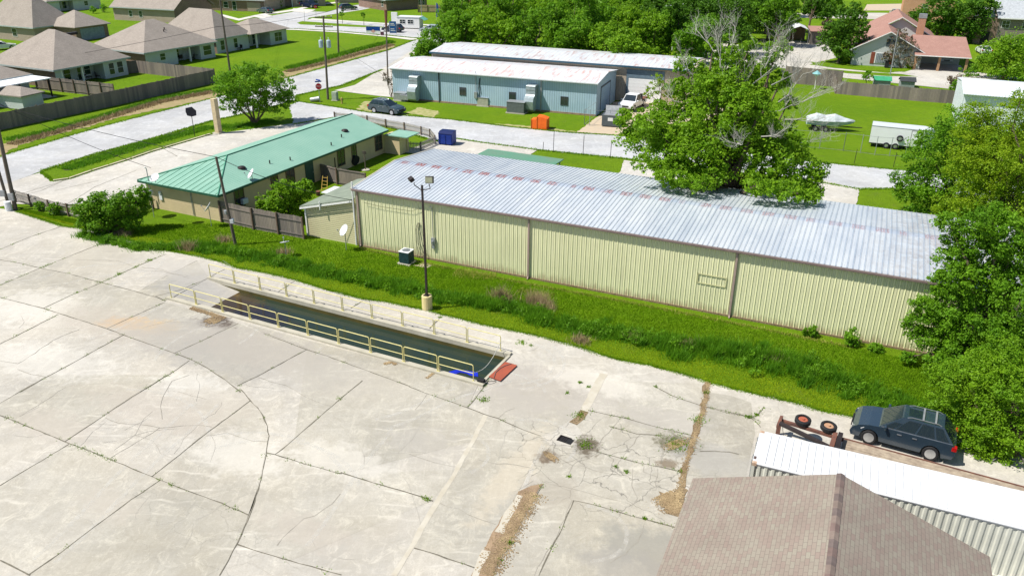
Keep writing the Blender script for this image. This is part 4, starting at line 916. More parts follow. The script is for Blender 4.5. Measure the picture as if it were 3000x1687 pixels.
# ================================================================ BLUE and TAN sheds behind
M['bluesheet'] = ribbed_mat('pale_blue_sheet', (0.40,0.54,0.63), (0.33,0.47,0.57), 0.30, 0.5, dark=0.9, depth=0.02)  # strong dark stripes paint in the shade along the ribs
M['bluesheetd'] = M['bluesheet']
M['rustroof'] = ribbed_mat('rust_streaked_roof', (0.62,0.64,0.66), (0.55,0.57,0.60), 0.6, 0.5, dark=0.25, rust=0.55, rustcol=(0.50,0.22,0.15))
BO = Vector(G(1153,289)); BH = R(-20.1); BL, BW, ze2, zr2 = 28.1, 9.9, 4.1, 4.65
t = T('blue_metal_shed', 'pale blue ribbed metal building with rust streaked white roof', 'building', (BO.x,BO.y,0), BH)
mb = MB(); mb.extr([(0,0,0),(0,0,ze2-0.1),(0,BW/2,zr2-0.1),(0,BW,ze2-0.1),(0,BW,0)][::-1], (BL,0,0)); mb.build('wall', M['bluesheet'], t)
mb = MB(); gab(mb,-0.35,-0.35,BL+0.2,BW+0.2,ze2,zr2+0.02,'x',0.08); mb.build('roof', M['rustroof'], t)
mb = MB(); mb.box(-0.35,-0.47,ze2-0.12,BL+0.2,-0.352,ze2+0.0); mb.build('gutter', M['whitemetal'], t)
mb = MB(); mb.box(-0.05,-0.08,0,BL,-0.003,0.22); mb.build('slab_edge', M['soil'], t)
dkf = simple('dark_window_frame', (0.07,0.09,0.10), 0.6)
for a,b in (((1347.5,257),(1364.6,279.5)),((1492.5,271),(1510,293.5)),((1643.8,284),(1663,309)),((1204.6,243.8),(1214,264))): winpx(t,BO,BH,a,b,fm=dkf,rows=0)
for px,mt in ((1288,dkf),(1585,M['steel'])):
    u,_ = wall_hit(px,295,BO,BH); mb = MB(); mb.box(u-0.08,-0.12,0.1,u+0.08,-0.003,ze2-0.15); mb.build('downspout', mt, t)
mb = MB(); mb.box(BL+0.003,2.0,0.05,BL+0.05,6.6,3.1); mb.build('roller_door', ribbed_mat('blue_roller_door', (0.28,0.42,0.55),(0.25,0.38,0.50),0.3,0.5,vert=False), t)
mb = MB(); 
for yy in (1.9,6.62): mb.box(BL+0.003,yy,0,BL+0.07,yy+0.1,3.2)
mb.box(BL+0.003,1.9,3.12,BL+0.07,6.72,3.3); mb.build('door_frame', dkf, t)
u,_ = wall_hit(1395,280,BO,BH)
mb = MB(); mb.tube([(u,-0.1,1.2),(u,-0.1,ze2+0.3)],0.04,6); mb.box(u-0.2,-0.25,1.0,u+0.2,-0.03,1.8); mb.build('electric_meter', M['steel'], t)
mb = MB(); mb.tube([(u+0.5,-0.06,1.2),(u+0.35,-0.05,2.4),(u+0.55,-0.06,3.6)],0.04,4); mb.tube([(u+0.7,-0.06,1.6),(u+0.5,-0.05,2.8),(u+0.6,-0.06,3.6)],0.03,4); mb.build('hanging_cables', M['black'], t)
def duct(px, label, upx):
    u,_ = wall_hit(px,300,BO,BH); c = fr(BO,BH,0); P = (c[0]+math.cos(BH)*u, c[1]+math.sin(BH)*u)
    t = T('air_duct', label, 'air duct', (*P,0), BH, 'ducts and cooling units along the blue wall')
    w_ = 0.6; pr = [(-0.05,3.35),(-1.0,3.35),(-1.15,3.2),(-1.15,2.3),(-1.35,2.1),(-1.75,1.9),(-1.9,1.5),(-1.7,0.5),(-1.4,0.25),(-0.85,0.25),(-0.6,0.6),(-0.6,1.2),(-0.35,1.6),(-0.3,2.2),(-0.05,2.4)]
    mb = MB(); mb.extr([(-w_,y,z) for y,z in pr][::-1], (2*w_,0,0)); mb.build('bent_duct', simple('grey_blue_duct', (0.40,0.47,0.50), 0.45, 0.3), t, bevel=0.03)
    mb = MB(); [mb.box(-w_-0.03,-1.18,z,w_+0.03,-0.04,z+0.05) for z in (2.35,2.8,3.2)]; mb.build('flange', M['steel'], t)
    mb = MB(); mb.box(-w_-1.3,-1.6,0.3,-w_-0.003,-0.5,0.9); mb.build('connecting_box', M['steel'], t)
    return t
duct(1224,'bent sheet metal duct near the left end of the blue wall',0); duct(1562,'bent sheet metal duct between the two right windows of the blue wall',0)
def rtu(px,py,label,lx,ly,h,mat):
    P = G(px,py); t = T('cooling_unit', label, 'cooling unit', (*P,0), BH, 'ducts and cooling units along the blue wall')
    mb = MB(); mb.box(-lx/2,0,0.12,lx/2,ly,h); mb.build('casing', mat, t, bevel=0.02)
    mb = MB(); mb.box(-lx/2-0.04,-0.04,h+0.001,lx/2+0.04,ly+0.04,h+0.06); mb.build('lid', M['steel'], t)
    mb = MB(); mb.box(-lx/2-0.1,-0.1,0,lx/2+0.1,ly+0.1,0.119); mb.build('stand', M['curb'], t)
rtu(1509,334,'dark grey cooling unit standing left of the right hand duct',2.3,1.3,1.4,simple('dark_grey_casing',(0.13,0.15,0.15),0.5))
rtu(1170,297,'pale cooling unit at the left corner of the blue building',1.7,1.2,1.0,M['steel'])
rtu(1414,313,'low pale cooling unit under the electric meter',1.5,0.7,1.1,simple('beige_casing',(0.42,0.42,0.33),0.6))
M['tansheet'] = ribbed_mat('tan_sheet', (0.52,0.43,0.33), (0.46,0.38,0.30), 0.30, 0.5, dark=0.5, depth=0.02)
TO = Vector(G(1262,152,4.7)); TH = R(-21.1); TL, TW, ze3, zr3 = 37.5, 10.4, 4.7, 5.2
t = T('tan_metal_shed', 'long tan ribbed metal building behind the blue one with white roller door', 'building', (TO.x,TO.y,0), TH)
mb = MB(); mb.extr([(0,0.3,0),(0,0.3,ze3-0.1),(0,TW/2,zr3-0.1),(0,TW,ze3-0.1),(0,TW,0)][::-1], (TL,0,0)); mb.build('wall', M['tansheet'], t)
mb = MB(); gab(mb,-0.2,0,TL-0.4,TW+0.2,ze3,zr3,'x',0.08); mb.build('roof', ribbed_mat('grey_rusting_roof', (0.58,0.60,0.62),(0.50,0.53,0.56),0.6,0.5,dark=0.3,rust=0.38,rustcol=(0.36,0.15,0.10)), t)
mb = MB(); mb.box(-0.2,-0.15,ze3-0.22,TL-0.4,-0.003,ze3-0.02); mb.build('gutter', simple('dark_blue_gutter', (0.03,0.09,0.14), 0.5), t)
tO = fr(TO,TH,0.3)
u0,_ = wall_hit(1838,290,tO,TH); u1,_ = wall_hit(1934,300,tO,TH)
mb = MB(); mb.box(u0,0.22,0.05,u1,0.295,3.1); dd = mb.build('roller_door', ribbed_mat('white_roller_door',(0.86,0.86,0.86),(0.82,0.83,0.83),0.45,0.5,vert=False,dark=0.06,depth=0.004), t)
mb = MB(); mb.box(u0-0.3,0.2,3.12,u1+0.3,0.296,4.2); mb.box(u0-0.3,0.2,0,u0-0.003,0.296,3.118); mb.build('door_frame', simple('slate_blue_frame', (0.16,0.23,0.29), 0.5), t)
P = G(1400+470/3.22, 1175/3.22) ; 
P = G(1400+575/3.22, 1225/3.22); t = T('mesh_wrapped_pallet', 'bright orange mesh wrapped load standing on the verge', 'wrapped load', (*P,0), R(-15))
orange = simple('orange_mesh', (0.85,0.16,0.01), 0.6, c2=(0.70,0.11,0.01), sc=2)
mb = MB(); mb.extr([(-0.95,0,0),(0.95,0,0),(0.95,0,1.25),(0.35,0,1.45),(-0.25,0,1.5),(-0.4,0,1.15),(-0.95,0,1.1)], (0,1.3,0)); mb.build('mesh_wrap', orange, t, bevel=0.12, seg=3)
mb = MB()
for x in (-0.93,-0.25,0.9): mb.tube([(x,-0.04,0),(x,-0.04,1.55)],0.03,5)
mb.build('stake', simple('orange_stake', (0.70,0.22,0.03), 0.7), t)
P = G(2012,292); t = T('metal_sheets', 'grey flat metal sheets leaning against the tan building', 'metal sheets', (*P,0), TH)
mb = MB(); mb.box(-2.2,0,0,2.2,0.08,2.3,0,Matrix.Rotation(R(-14),4,'X')); mb.build('sheet_stack', M['steel'], t)

# ================================================================ HOUSES far left
M['sh'] = brick_mat('brown_grey_shingles', (0.32,0.28,0.245), (0.39,0.345,0.30), (0.21,0.18,0.165), 0.3, 0.14, 0.95, 0.01, 0.01)
M['sh2'] = brick_mat('pinkish_shingles', (0.36,0.20,0.165), (0.42,0.25,0.205), (0.26,0.15,0.125), 0.3, 0.14, 0.95, 0.01, 0.01)
M['brick'] = brick_mat('brown_brick', (0.20,0.12,0.09), (0.28,0.17,0.13), (0.36,0.31,0.26))
M['brickt'] = brick_mat('tan_brick', (0.42,0.33,0.26), (0.36,0.28,0.22), (0.5,0.45,0.38))
M['wbrick'] = brick_mat('white_painted_brick', (0.64,0.68,0.67), (0.58,0.63,0.63), (0.5,0.54,0.54))
M['gwin'] = NT('greenish_window', 0.12, spec=0.6).out((0.02,0.05,0.035))
def house(label, O, hd, L, W, ze, zr, front, side, roofm, ov=0.5, style='hip', rec=None, wins=(), swins=(), name='house', group='houses of the estate beyond the road', vents=2, posts=()):
    t = T(name, label, 'house', (O[0],O[1],0), hd, group)
    mb = MB(); pl = [(0,0),(L,0),(L,W),(0,W)]
    if rec: a,b,dp = rec; pl = [(0,0),(a,0),(a,dp),(b,dp),(b,0),(L,0),(L,W),(0,W)]
    n = len(pl)
    for i in range(n):
        p, q = pl[i], pl[(i+1)%n]
        mb.quad((p[0],p[1],0),(q[0],q[1],0),(q[0],q[1],ze-0.1),(p[0],p[1],ze-0.1), 0 if (q[0]-p[0] > 0 or (rec and p[0] in (rec[0],rec[1]) and p[1] <= rec[2] and q[1] <= rec[2])) else 1)
    if style != 'hip':
        if style == 'x': mb.poly([(L,0,ze-0.1),(L,W,ze-0.1),(L,W/2,zr-0.12)],1); mb.poly([(0,0,ze-0.1),(0,W/2,zr-0.12),(0,W,ze-0.1)],1)
        else: mb.poly([(0,0,ze-0.1),(L,0,ze-0.1),(L/2,0,zr-0.12)],0)
    mb.build('wall', [front, side], t)
    mb = MB()
    if style == 'hip': r0,r1 = hip(mb,-ov,-ov,L+ov,W+ov,ze,zr)
    else: gab(mb,-ov,-ov,L+ov,W+ov,ze,zr,style); r0=r1=(L/2,W/2,zr)
    rf = mb.build('roof', roofm, t)
    mb = MB(); mb.box(-ov-0.03,-ov-0.03,ze-0.2,L+ov,-ov-0.002,ze+0.02); mb.box(-ov-0.03,-ov,ze-0.2,-ov-0.002,W+ov,ze+0.02)
    if style != 'y': mb.build('fascia', simple('teal_grey_fascia', (0.45,0.50,0.50), 0.6), t)  # fascia in one even teal grey
    for (u0,u1,z0,z1) in wins:
        yy = rec[2] if rec and rec[0] <= (u0+u1)/2 <= rec[1] else 0
        window(t,u0,z0,u1,z1,yy,gm=M['gwin'],mull=0)
    for (v0,v1,z0,z1) in swins: window(t,v0,z0,v1,z1,0,gm=M['glass'],mull=0,axis='x')
    for x in posts: mb = MB(); mb.box(x-0.12,0.02,0,x+0.12,0.26,ze-0.12); mb.build('post', M['white'], t)
    rv = random.Random(int(L*10))
    for k in range(vents):
        mb = MB(); x = L*rv.uniform(0.3,0.7); f_ = rv.uniform(0.35,0.7); y = (W/2)*f_; z = ze+(zr-ze)*(y+ov)/(W/2+ov)*min(1,(W if W<L else L)/W)
        mb.tube([(x,y,z-0.2),(x,y,z+0.35)],0.09,6); mb.build('vent_pipe', M['darkmetal'], rf)
    return t, rf
h1, rf = house('brown shingled house behind the long wood fence, with two tall windows right of its patio', (-63.9,113.6), R(65.6), 12.2, 13.6, 2.6, 6.9, M['wbrick'], M['brick'], M['sh'], rec=(1.0,8.0,2.2),
      wins=[(1.7,2.7,0.4,2.1),(3.0,4.0,0.4,2.1),(5.2,5.9,0.1,2.1),(6.4,7.4,0.7,2.1),(8.9,9.8,0.5,2.1),(10.4,11.4,0.5,2.1)], posts=(1.1,4.4))
mb = MB(); mb.box(7,5.6,5.9,9.3,6.1,6.25); mb.build('ridge_vent', M['darkmetal'], rf)
def furn(O, items, label, cat='patio furniture'):
    for (x,y,s,lb) in items: pass
house('brown shingled house with small square window and patio beside the open lawn', (-57.9,129.2), R(62.5), 14.2, 12.5, 2.6, 6.5, M['wbrick'], M['brick'], M['sh'], rec=(6.2,11.0,2.4),
      wins=[(2.8,3.8,1.0,2.0),(6.5,7.1,0.5,2.1),(7.6,8.6,0.5,2.1),(11.7,13.4,0.6,2.1)], posts=(8.9,))
h3, rf = house('brown shingled house with steep hip roof and a lower wing on the lawn corner', (-52.2,145.2), R(64), 8.0, 13.5, 2.6, 6.9, M['wbrick'], M['brick'], M['sh'], wins=[(1.0,1.9,0.5,2.1),(4.2,5.1,0.5,2.1)], vents=2)
mb = MB(); a,b = 8.0,17.2
for p,q in (((a,0.003),(a,6)),((a,1.6),(12.6,1.6)),((12.6,1.6),(12.6,-1.0)),((12.6,-1.0),(b,-1.0)),((b,-1.0),(b,6.5)),((b,6.5),(a,6.5))): mb.quad((*p,0),(*q,0),(*q,2.5),(*p,2.5))
mb.build('wing_wall', M['wbrick'], h3)
mb = MB(); hip(mb,7.2,-1.5,b+0.5,7,2.6,4.6); mb.build('wing_roof', M['sh'], h3)
window(h3,13.8,0.5,15.8,2.1,-1.0,gm=M['gwin']); window(h3,8.9,0.5,9.8,2.1,1.6,gm=M['gwin'],mull=0); window(h3,10.6,0.2,11.3,2.1,1.6,gm=M['gwin'],mull=0)
mb = MB(); mb.box(8.8,-1.1,0,9.05,-0.85,2.45); mb.build('post', M['white'], h3)
P = G(71,217,2.6); hd = R(65.6); L = 13
house('house at the left edge with white patio cover beside it', (P[0]-math.cos(hd)*L+0.5,P[1]-math.sin(hd)*L-0.3), hd, L, 13, 2.6, 6.2, M['wbrick'], M['brick'], M['sh'], vents=0)
h4,_ = house('large brown shingled house behind with tan brick side and a garage wing', (-90.4,157.0), R(66), 9.0, 14.5, 2.7, 8.2, M['brickt'], M['brickt'], M['sh'], swins=[(5.0,6.2,0.8,2.2)])
mb = MB(); mb.box(4.2,-5.8,0,11.6,-0.003,2.5); mb.build('garage_wall', M['brick'], h4)
mb = MB(); hip(mb,3.8,-6.3,12.1,2.5,2.6,5.2); mb.build('garage_roof', M['sh'], h4)
mb = MB(); mb.box(5.2,-5.87,0.05,10.6,-5.803,2.2); mb.build('garage_door', simple('blue_grey_door', (0.24,0.30,0.36), 0.6), h4)
house('far house with blue grey wall and a porch, above the garage roof', (-113.5,205.5), R(60), 14, 13, 2.7, 7, M['wbrick'], M['brick'], M['sh'], rec=(3.0,6.5,2.0), wins=[(3.4,4.4,0.5,2.1),(4.9,5.9,0.5,2.1),(9.5,10.5,1.0,2.0)])
house('far house with tall brick gable and small upper windows', (-92,193.2), R(-18.5), 17, 13, 2.9, 7.4, M['brickt'], M['brick'], M['sh'], style='x', wins=[(4.4,5.3,0.9,2.2),(7.2,8.1,0.9,2.2)])
h7,_ = house('far house with garage door facing the street, near a parked grey sedan', (-79.5,215), R(-10), 17, 12, 2.8, 6.2, M['brick'], M['brickt'], M['sh'], wins=[(6,7.2,0.7,2.2),(8.4,9.4,0.2,2.3)])
mb = MB(); mb.box(12.4,-0.07,0.05,16.0,-0.003,2.2); mb.build('garage_door', M['brickt'], h7)
house('far house with stone porch columns behind the dark blue pickup', (-64,223), R(20), 14, 12, 2.9, 7, M['brickt'], M['brickt'], M['sh'], rec=(3,5.5,1.5), wins=[(6.5,8,0.8,2.2),(10,12,0.8,2.2)], posts=(3.1,5.3))
house('far house at the top edge behind the driveway lawn', (-50,236), R(10), 13, 10, 2.9, 6.5, M['brickt'], M['brickt'], M['sh'], wins=[(3,5,0.8,2.2)])
house('brown brick house behind the timber fence at the top', (-32.8,216.5), R(40), 12.5, 14, 2.7, 6.2, M['brick'], M['brick'], M['sh'], swins=[(1.5,2.3,0.9,2.2)], wins=[(10,10.6,0.9,2.2),(11.2,11.8,0.9,2.2)])
house('pale far house behind the red brown fence', (-15,232), R(15), 16, 10, 3, 6.5, M['wbrick'], M['wbrick'], M['sh'], wins=[(3,4.2,0.8,2.2),(6,7.2,0.8,2.2)])
# patio cover and small shed at the left edge
P0, P1 = G(143,230,2.4), G(0,258,2.4)
t = T('patio_cover', 'white flat patio cover on dark posts at the left edge', 'patio cover', (P0[0],P0[1],0), R(64))
mb = MB(); mb.box(-9.5,-0.2,2.35,0.2,4.2,2.47); mb.build('roof', simple('bright_white_panel', (0.85,0.87,0.9), 0.5, var=0.03), t)
for x in (-0.1,-4.2,-8.4):
    mb = MB(); mb.box(x-0.08,-0.1,0,x+0.08,0.06,2.345); mb.build('post', M['darkmetal'], t)
sheet('patio_slab', [(P0[0]-5,P0[1]-8),(P0[0]+0.6,P0[1]),(P0[0]-3.2,P0[1]+2),(P0[0]-9,P0[1]-6)], 0.03, M['lotc'])
P0 = G(71,322); t = T('garden_shed', 'small shed with shingle roof just behind the long wood fence', 'shed', (*P0,0), R(160))
mb = MB(); mb.box(0,-3,0,5,0,1.6); mb.build('wall', M['wbrick'], t); mb = MB(); hip(mb,-0.3,-3.3,5.3,0.3,1.7,2.5); mb.build('roof', M['sh'], t)

# ================================================================ RIGHT: pink roofed house, carport, sheds
M['sidingw'] = ribbed_mat('pale_grey_siding', (0.50,0.52,0.50), (0.46,0.49,0.48), 0.2, 0.7, vert=False, dark=0.15)
RO_ = G(2492,190); RH = R(-20.2)
t = T('pink_roofed_house', 'pale grey gabled house with pinkish shingle roofs and red window shutters', 'house', (*RO_,0), RH)
mb = MB()
mb.box(0,0,0,10.6,12,2.5,0); mb.poly([(0,0,2.5),(10.6,0,2.5),(5.3,0,5.45)],0)
mb.box(1.5,12.003,0,13.5,26,3.1,0); mb.poly([(1.5,12.0,3.1),(13.5,12.0,3.1),(7.5,12.0,6.6)],0)
mb.box(10.603,6.5,0,17.2,15,2.6,0)
mb.build('wall', [M['sidingw']], t)
mb = MB(); gab(mb,-0.5,-0.5,11.1,14,2.55,5.7,'y',0.14); gab(mb,1.0,11.5,14.0,26.5,3.2,6.9,'y',0.14)
mb.extr([(9.4,-1.6,2.42),(9.4,9.0,4.35),(9.4,16,2.6),(9.4,16,2.45),(9.4,9.0,4.2),(9.4,-1.6,2.28)], (8.3,0,0)); mb.build('roof', M['sh2'], t)
mb = MB()
for p,q in (((-0.53,-0.52,2.48),(5.3,-0.52,5.62)),((5.3,-0.52,5.62),(11.13,-0.52,2.48)),((0.97,11.48,3.12),(7.5,11.48,6.82)),((7.5,11.48,6.82),(14.03,11.48,3.12)),((9.4,-1.63,2.35),(17.7,-1.63,2.35))): mb = MB(); mb.tube([p,q],0.09,4); mb.build('bargeboard', M['white'], t)

mb = MB(); mb.box(3.55,-0.09,0.5,5.7,-0.003,2.2); f_ = mb.build('window', M['white'], t)
mb = MB(); mb.box(3.7,-0.11,0.58,5.55,-0.092,2.12); mb.build('pane', brick_mat('latticed_pane',(0.06,0.09,0.12),(0.08,0.12,0.15),(0.75,0.77,0.78),0.26,0.19,0.2,0.02,0,off=0.0), f_)
for x in (2.9,5.8): mb = MB(); mb.box(x,-0.07,0.4,x+0.6,-0.003,2.25); mb.build('shutter', simple('rust_red_shutter',(0.26,0.07,0.04),0.7), t)
mb = MB(); mb.box(4.9,-0.06,3.3,6.2,-0.003,4.4); mb.build('attic_vent', dkf, t)
for x in (9.7,13.2,17.2): mb = MB(); mb.box(x-0.18,-1.3,0,x+0.18,-0.95,2.3); mb.build('carport_post', simple('orange_brown_brick', (0.42,0.25,0.14),0.85), t)
mb = MB(); mb.box(10.0,9.6,2.5,11.1,10.5,7.0); ch = mb.build('chimney', brick_mat('orange_brick',(0.55,0.25,0.13),(0.47,0.21,0.11),(0.5,0.42,0.35)), t)
mb = MB(); mb.box(9.95,9.55,7.0,11.15,10.55,7.7); mb.build('chimney_cap', M['steel'], ch)
sheet('carport_slab', [ (RO_[0]+math.cos(RH)*x-math.sin(RH)*y, RO_[1]+math.sin(RH)*x+math.cos(RH)*y) for x,y in ((9.5,-1.7),(17.5,-1.7),(17.5,6.4),(10.7,6.4)) ], 0.03, M['lotc'])
P = G(2309,128); t = T('boat_canopy', 'open metal carport with rounded pale roof sheltering a boat', 'carport', (*P,0), R(-12))
mb = MB(); w_,d_ = 3.7,6.0; ar = [(0,2.3),(0.25,2.75),(w_/2,3.35),(w_-0.25,2.75),(w_,2.3)]
for (x0_,z0_),(x1_,z1_) in zip(ar,ar[1:]): mb.extr([(x0_,0,z0_),(x1_,0,z1_),(x1_,0,z1_-0.06),(x0_,0,z0_-0.06)],(0,d_,0))
mb.build('roof', M['whitemetal'], t)
for x in (0.05,w_-0.05):
    for y in (0.05,d_/2,d_-0.05): mb = MB(); mb.tube([(x,y,0),(x,y,2.3)],0.06,5); mb.build('post', M['steel'], t)
mb = MB(); mb.box(0.1,d_-0.1,0,w_-0.1,d_-0.05,2.9); mb.build('back_panel', simple('brown_panel',(0.30,0.20,0.13),0.8), t)
P = G(2371,130); t = T('wooden_shed', 'grey board shed with reddish roof right of the boat carport', 'shed', (*P,0), R(-8))
mb = MB(); mb.box(0,0,0,3.6,3,2.5); mb.build('wall', M['boards'], t); mb = MB(); mb.extr([(-0.2,-0.4,2.5),(-0.2,3.2,3.1),(-0.2,3.2,3.0),(-0.2,-0.4,2.4)],(4,0,0)); mb.build('roof', M['sh2'], t)
mb = MB(); mb.box(0.8,-0.06,0.05,2.6,-0.003,2.0); mb.build('door', M['boards'], t)
# white metal building at the right edge
WB = Vector(G(2822,273,4.0)); WH_ = R(-23.5)
M['whsheet'] = ribbed_mat('white_sheet', (0.72,0.77,0.82), (0.66,0.72,0.78), 0.3, 0.45, dark=0.3)
t = T('white_metal_building', 'white ribbed metal building at the right edge behind the trees', 'building', (WB.x,WB.y,0), WH_)
mb = MB(); mb.extr([(0.1,0.1,0),(0.1,0.1,3.95),(0.1,5.6,4.55),(0.1,11.1,3.95),(0.1,11.1,0)][::-1],(22,0,0)); mb.build('wall', M['whsheet'], t)
mb = MB(); gab(mb,0,-0.4,22,11.3,4.0,4.65,'x',0.08); mb.build('roof', M['whsheet'], t)
# orange brick building and grey roofed house
P = G(2637,62); t = T('orange_brick_house', 'orange brick two storey house partly hidden by trees at the top right', 'house', (*P,0), R(-22))
mb = MB(); mb.box(0,0,0,11,9,6.2); mb.build('wall', brick_mat('orange_brick',(0.62,0.30,0.15),(0.54,0.26,0.13),(0.55,0.45,0.36)), t)
mb = MB(); hip(mb,-0.5,-0.5,11.5,9.5,6.3,9); mb.build('roof', M['sh2'], t); window(t,4.2,2.6,5.4,4.0,0)
P = (91.5,166.5); t = T('grey_roofed_house', 'two storey house with pale grey roof and red brick end at the right edge', 'house', (*P,0), R(-17))
mb = MB(); mb.box(0,0,0,4,11,5.0,1); mb.box(4.003,0,0,20,11,5.0,0); mb.build('wall', [simple('taupe_wall',(0.24,0.21,0.18),0.8), M['brick']], t)
mb = MB(); gab(mb,3.5,-0.5,20.5,11.5,5.1,8.0,'x',0.15); gab(mb,-0.4,1,3.49,10,5.1,6.6,'x',0.15); mb.build('roof', simple('pale_grey_shingles',(0.44,0.47,0.50),0.9,sc=2.5,bump=0.02), t)
for x in (4.6,8.2,11.8): window(t,x,3.2,x+1.3,4.5,0)
mb = MB(); mb.box(1.4,-0.08,0.1,2.8,-0.003,2.4); mb.build('door', M['black'], t)
mb = MB(); mb.box(4.0,-0.7,4.9,20.5,-0.52,5.1); mb.build('gutter', M['white'], t)

# ================================================================ FENCES
M['picket'] = simple('weathered_picket', (0.40,0.37,0.33), 0.9, sc=3)
M['fpost'] = simple('brown_fence_post', (0.17,0.12,0.09), 0.9)
def fence(pts, h, label, style='board', mat=None, group='wooden fences', name='wooden_fence', rails=0, z0=0, ps=2.4):
    mat = mat or M['boards']; t = T(name, label, 'fence', (*pts[0],z0), 0, group); o = Vector(pts[0])
    rf_ = random.Random(len(pts)*7+int(h*10)); bm_ = MB(); pm = []; rl = MB()
    for i in range(len(pts)-1):
        a, b = Vector(pts[i])-o, Vector(pts[i+1])-o; L = (b-a).length; an = math.atan2((b-a).y,(b-a).x); d = (b-a)/L; nn = Vector((-d.y,d.x))
        if style == 'board':
            n = max(1,int(L/0.30))
            for k in range(n):
                c = a+d*(L*(k+0.5)/n); hh = h+rf_.uniform(-0.03,0.03); bm_.cbox((c.x,c.y,hh/2),(L/n-0.004,0.03,hh),0,an)
        else:
            n = max(1,int(L/0.16))
            for k in range(n):
                c = a+d*(L*(k+0.5)/n); bm_.cbox((c.x,c.y,0.08+(h-0.08)/2+rf_.uniform(-0.03,0.03)),(0.085,0.02,h-0.08),0,an+rf_.uniform(-0.03,0.03))
        for z in ([0.3,h*0.8] if rails == 0 else rails):
            m_ = (a+b)/2 - nn*0.045; rl.cbox((m_.x,m_.y,z),(L,0.04,0.09),0,an)
        m = max(1,int(round(L/ps)))
        for k in range(m+(1 if i == len(pts)-2 else 0)):
            c = a+d*(L*k/m) - nn*0.10; pm.append((c,an))
    bm_.build('boards' if style=='board' else 'pickets', mat, t); rl.build('rails', mat if style=='board' else M['picket'], t)
    first = None
    for c,an in pm:
        if first is None:
            q = MB(); q.box(-0.055,-0.055,0,0.055,0.055,h+0.06); first = q.build('post', M['fpost'], t); first.location = (c.x,c.y,0); first.rotation_euler = (0,0,an)
        else:
            q = first.copy(); COL.objects.link(q); q.parent = t; q.location = (c.x,c.y,0); q.rotation_euler = (0,0,an)
    return t
fence(Gs([(632,243),(330,312),(0,382),(-200,425)]), 1.9, 'long weathered board fence running beside the left road')
fence(Gs([(110,262),(340,288)]), 1.85, 'board fence dividing the two yards left of the lawn corner')
fence(Gs([(630,240),(405,214),(367,216)]), 1.85, 'board fence closing the yard next to the open lawn')
fence(Gs([(652,650),(745,672),(893,700)]), 1.75, 'grey board fence in front of the green bushes by the lap sided shed')
fence(Gs([(936,525),(990,540),(1075,555)]), 1.5, 'low board fence in the yard behind the grey green shed roof', rails=[0.2,1.45])
fence(Gs([(935,505),(985,508)]), 1.5, 'short pale fence panel against the cream building', rails=[0.2,1.45])
fence(Gs([(2800,305),(2690,297),(2446,275),(2440,255),(2290,243)]), 1.75, 'grey board fence with brown posts behind the green yard', rails=[0.4,1.6])
fence(Gs([(2465,240),(2370,232),(2300,225)]), 1.6, 'short board fence beyond the yard next to the blue birdhouse', rails=[0.4,1.5])
tan = board_mat('new_tan_boards', (0.50,0.40,0.24), (0.42,0.32,0.18))
fence(Gs([(1225,37),(1416,40)]), 1.8, 'new tan timber fence in front of the far brown house', mat=tan)
fence(Gs([(1330,24),(1470,28)]), 2.0, 'red brown timber fence at the top behind the feather flags', mat=board_mat('red_boards', (0.36,0.16,0.10), (0.28,0.12,0.075)))
fence(Gs([(52,592),(95,605),(150,622),(205,633),(260,650)]), 1.05, 'grey picket fence by the double utility poles', 'picket', group='picket fences')
fence(Gs([(330,643),(400,630),(448,612)]), 1.05, 'leaning brown picket fence behind the shrubs', 'picket', M['fpost'], group='picket fences')
fence(Gs([(982,352),(1032,357),(1078,363),(1132,374),(1187,384),(1236,396),(1262,404),(1277,424),(1232,444),(1180,440),(1135,420)]), 0.95, 'curved weathered picket fence round the small lawn', 'picket', M['picket'], group='picket fences')

# chain link panels and posts
def link_fence(pts, h, label, mid=True, group='wire fences and gates'):
    o = Vector(pts[0]); t = T('wire_fence', label, 'fence', (*pts[0],0), 0, group)
    for p in pts: q = Vector(p)-o; mb = MB(); mb.tube([(q.x,q.y,0),(q.x,q.y,h)],0.035,5); mb.build('post', M['steel'], t)
    mb = MB()
    for i in range(len(pts)-1):
        a, b = Vector(pts[i])-o, Vector(pts[i+1])-o
        for z in ((h-0.08,0.1) if mid else (h-0.1,)): mb.tube([(a.x,a.y,z),(b.x,b.y,z)],0.018,4)
    mb.build('wire_mesh', M['steel'], t)
link_fence(Gs([(2470,443),(2520,449),(2562,455),(2605,458),(2650,462),(2710,470)]), 2.0, 'tall wire gate and fence in front of the white trailer')
link_fence(Gs([(2300,428),(2400,436),(2470,443)]), 1.9, 'wire fence on the grass below the covered boat')
link_fence(Gs([(1712,366),(1727,369),(1786,370),(1830,372)]), 1.9, 'wire gate across the drive at the end of the blue building')
link_fence(Gs([(1712,366),(1745,340)]), 1.8, 'short wire fence running to the corner of the blue building')
for k,(px,py,h,lb) in enumerate([(1591,441,0.9,'short leaning'),(1621,446,2.2,'tall leftmost'),(1708,453,2.0,'tall middle'),(1788,464,1.9,'tall rightmost')]):
    P = G(px,py); mb = MB(); mb.tube([(0,0,0),(0.03,0,h)],0.03,5); o = mb.build('fence_post', M['darkmetal']); o.location = (*P,0)
    tag(o, lb+' bare metal post on the roadside by the small mown lawn', 'post', 'bare metal posts')
for k,(px,py,h,lb) in enumerate([(2502,480,1.5,'left'),(2617,490,1.5,'right')]):
    P = G(px,py); mb = MB(); mb.tube([(0,0,0),(0.05,0,h)],0.03,5); o = mb.build('fence_post', M['darkmetal']); o.location = (*P,0)
    tag(o, lb+' thin dark post on the grass above the side road', 'post', 'bare metal posts')
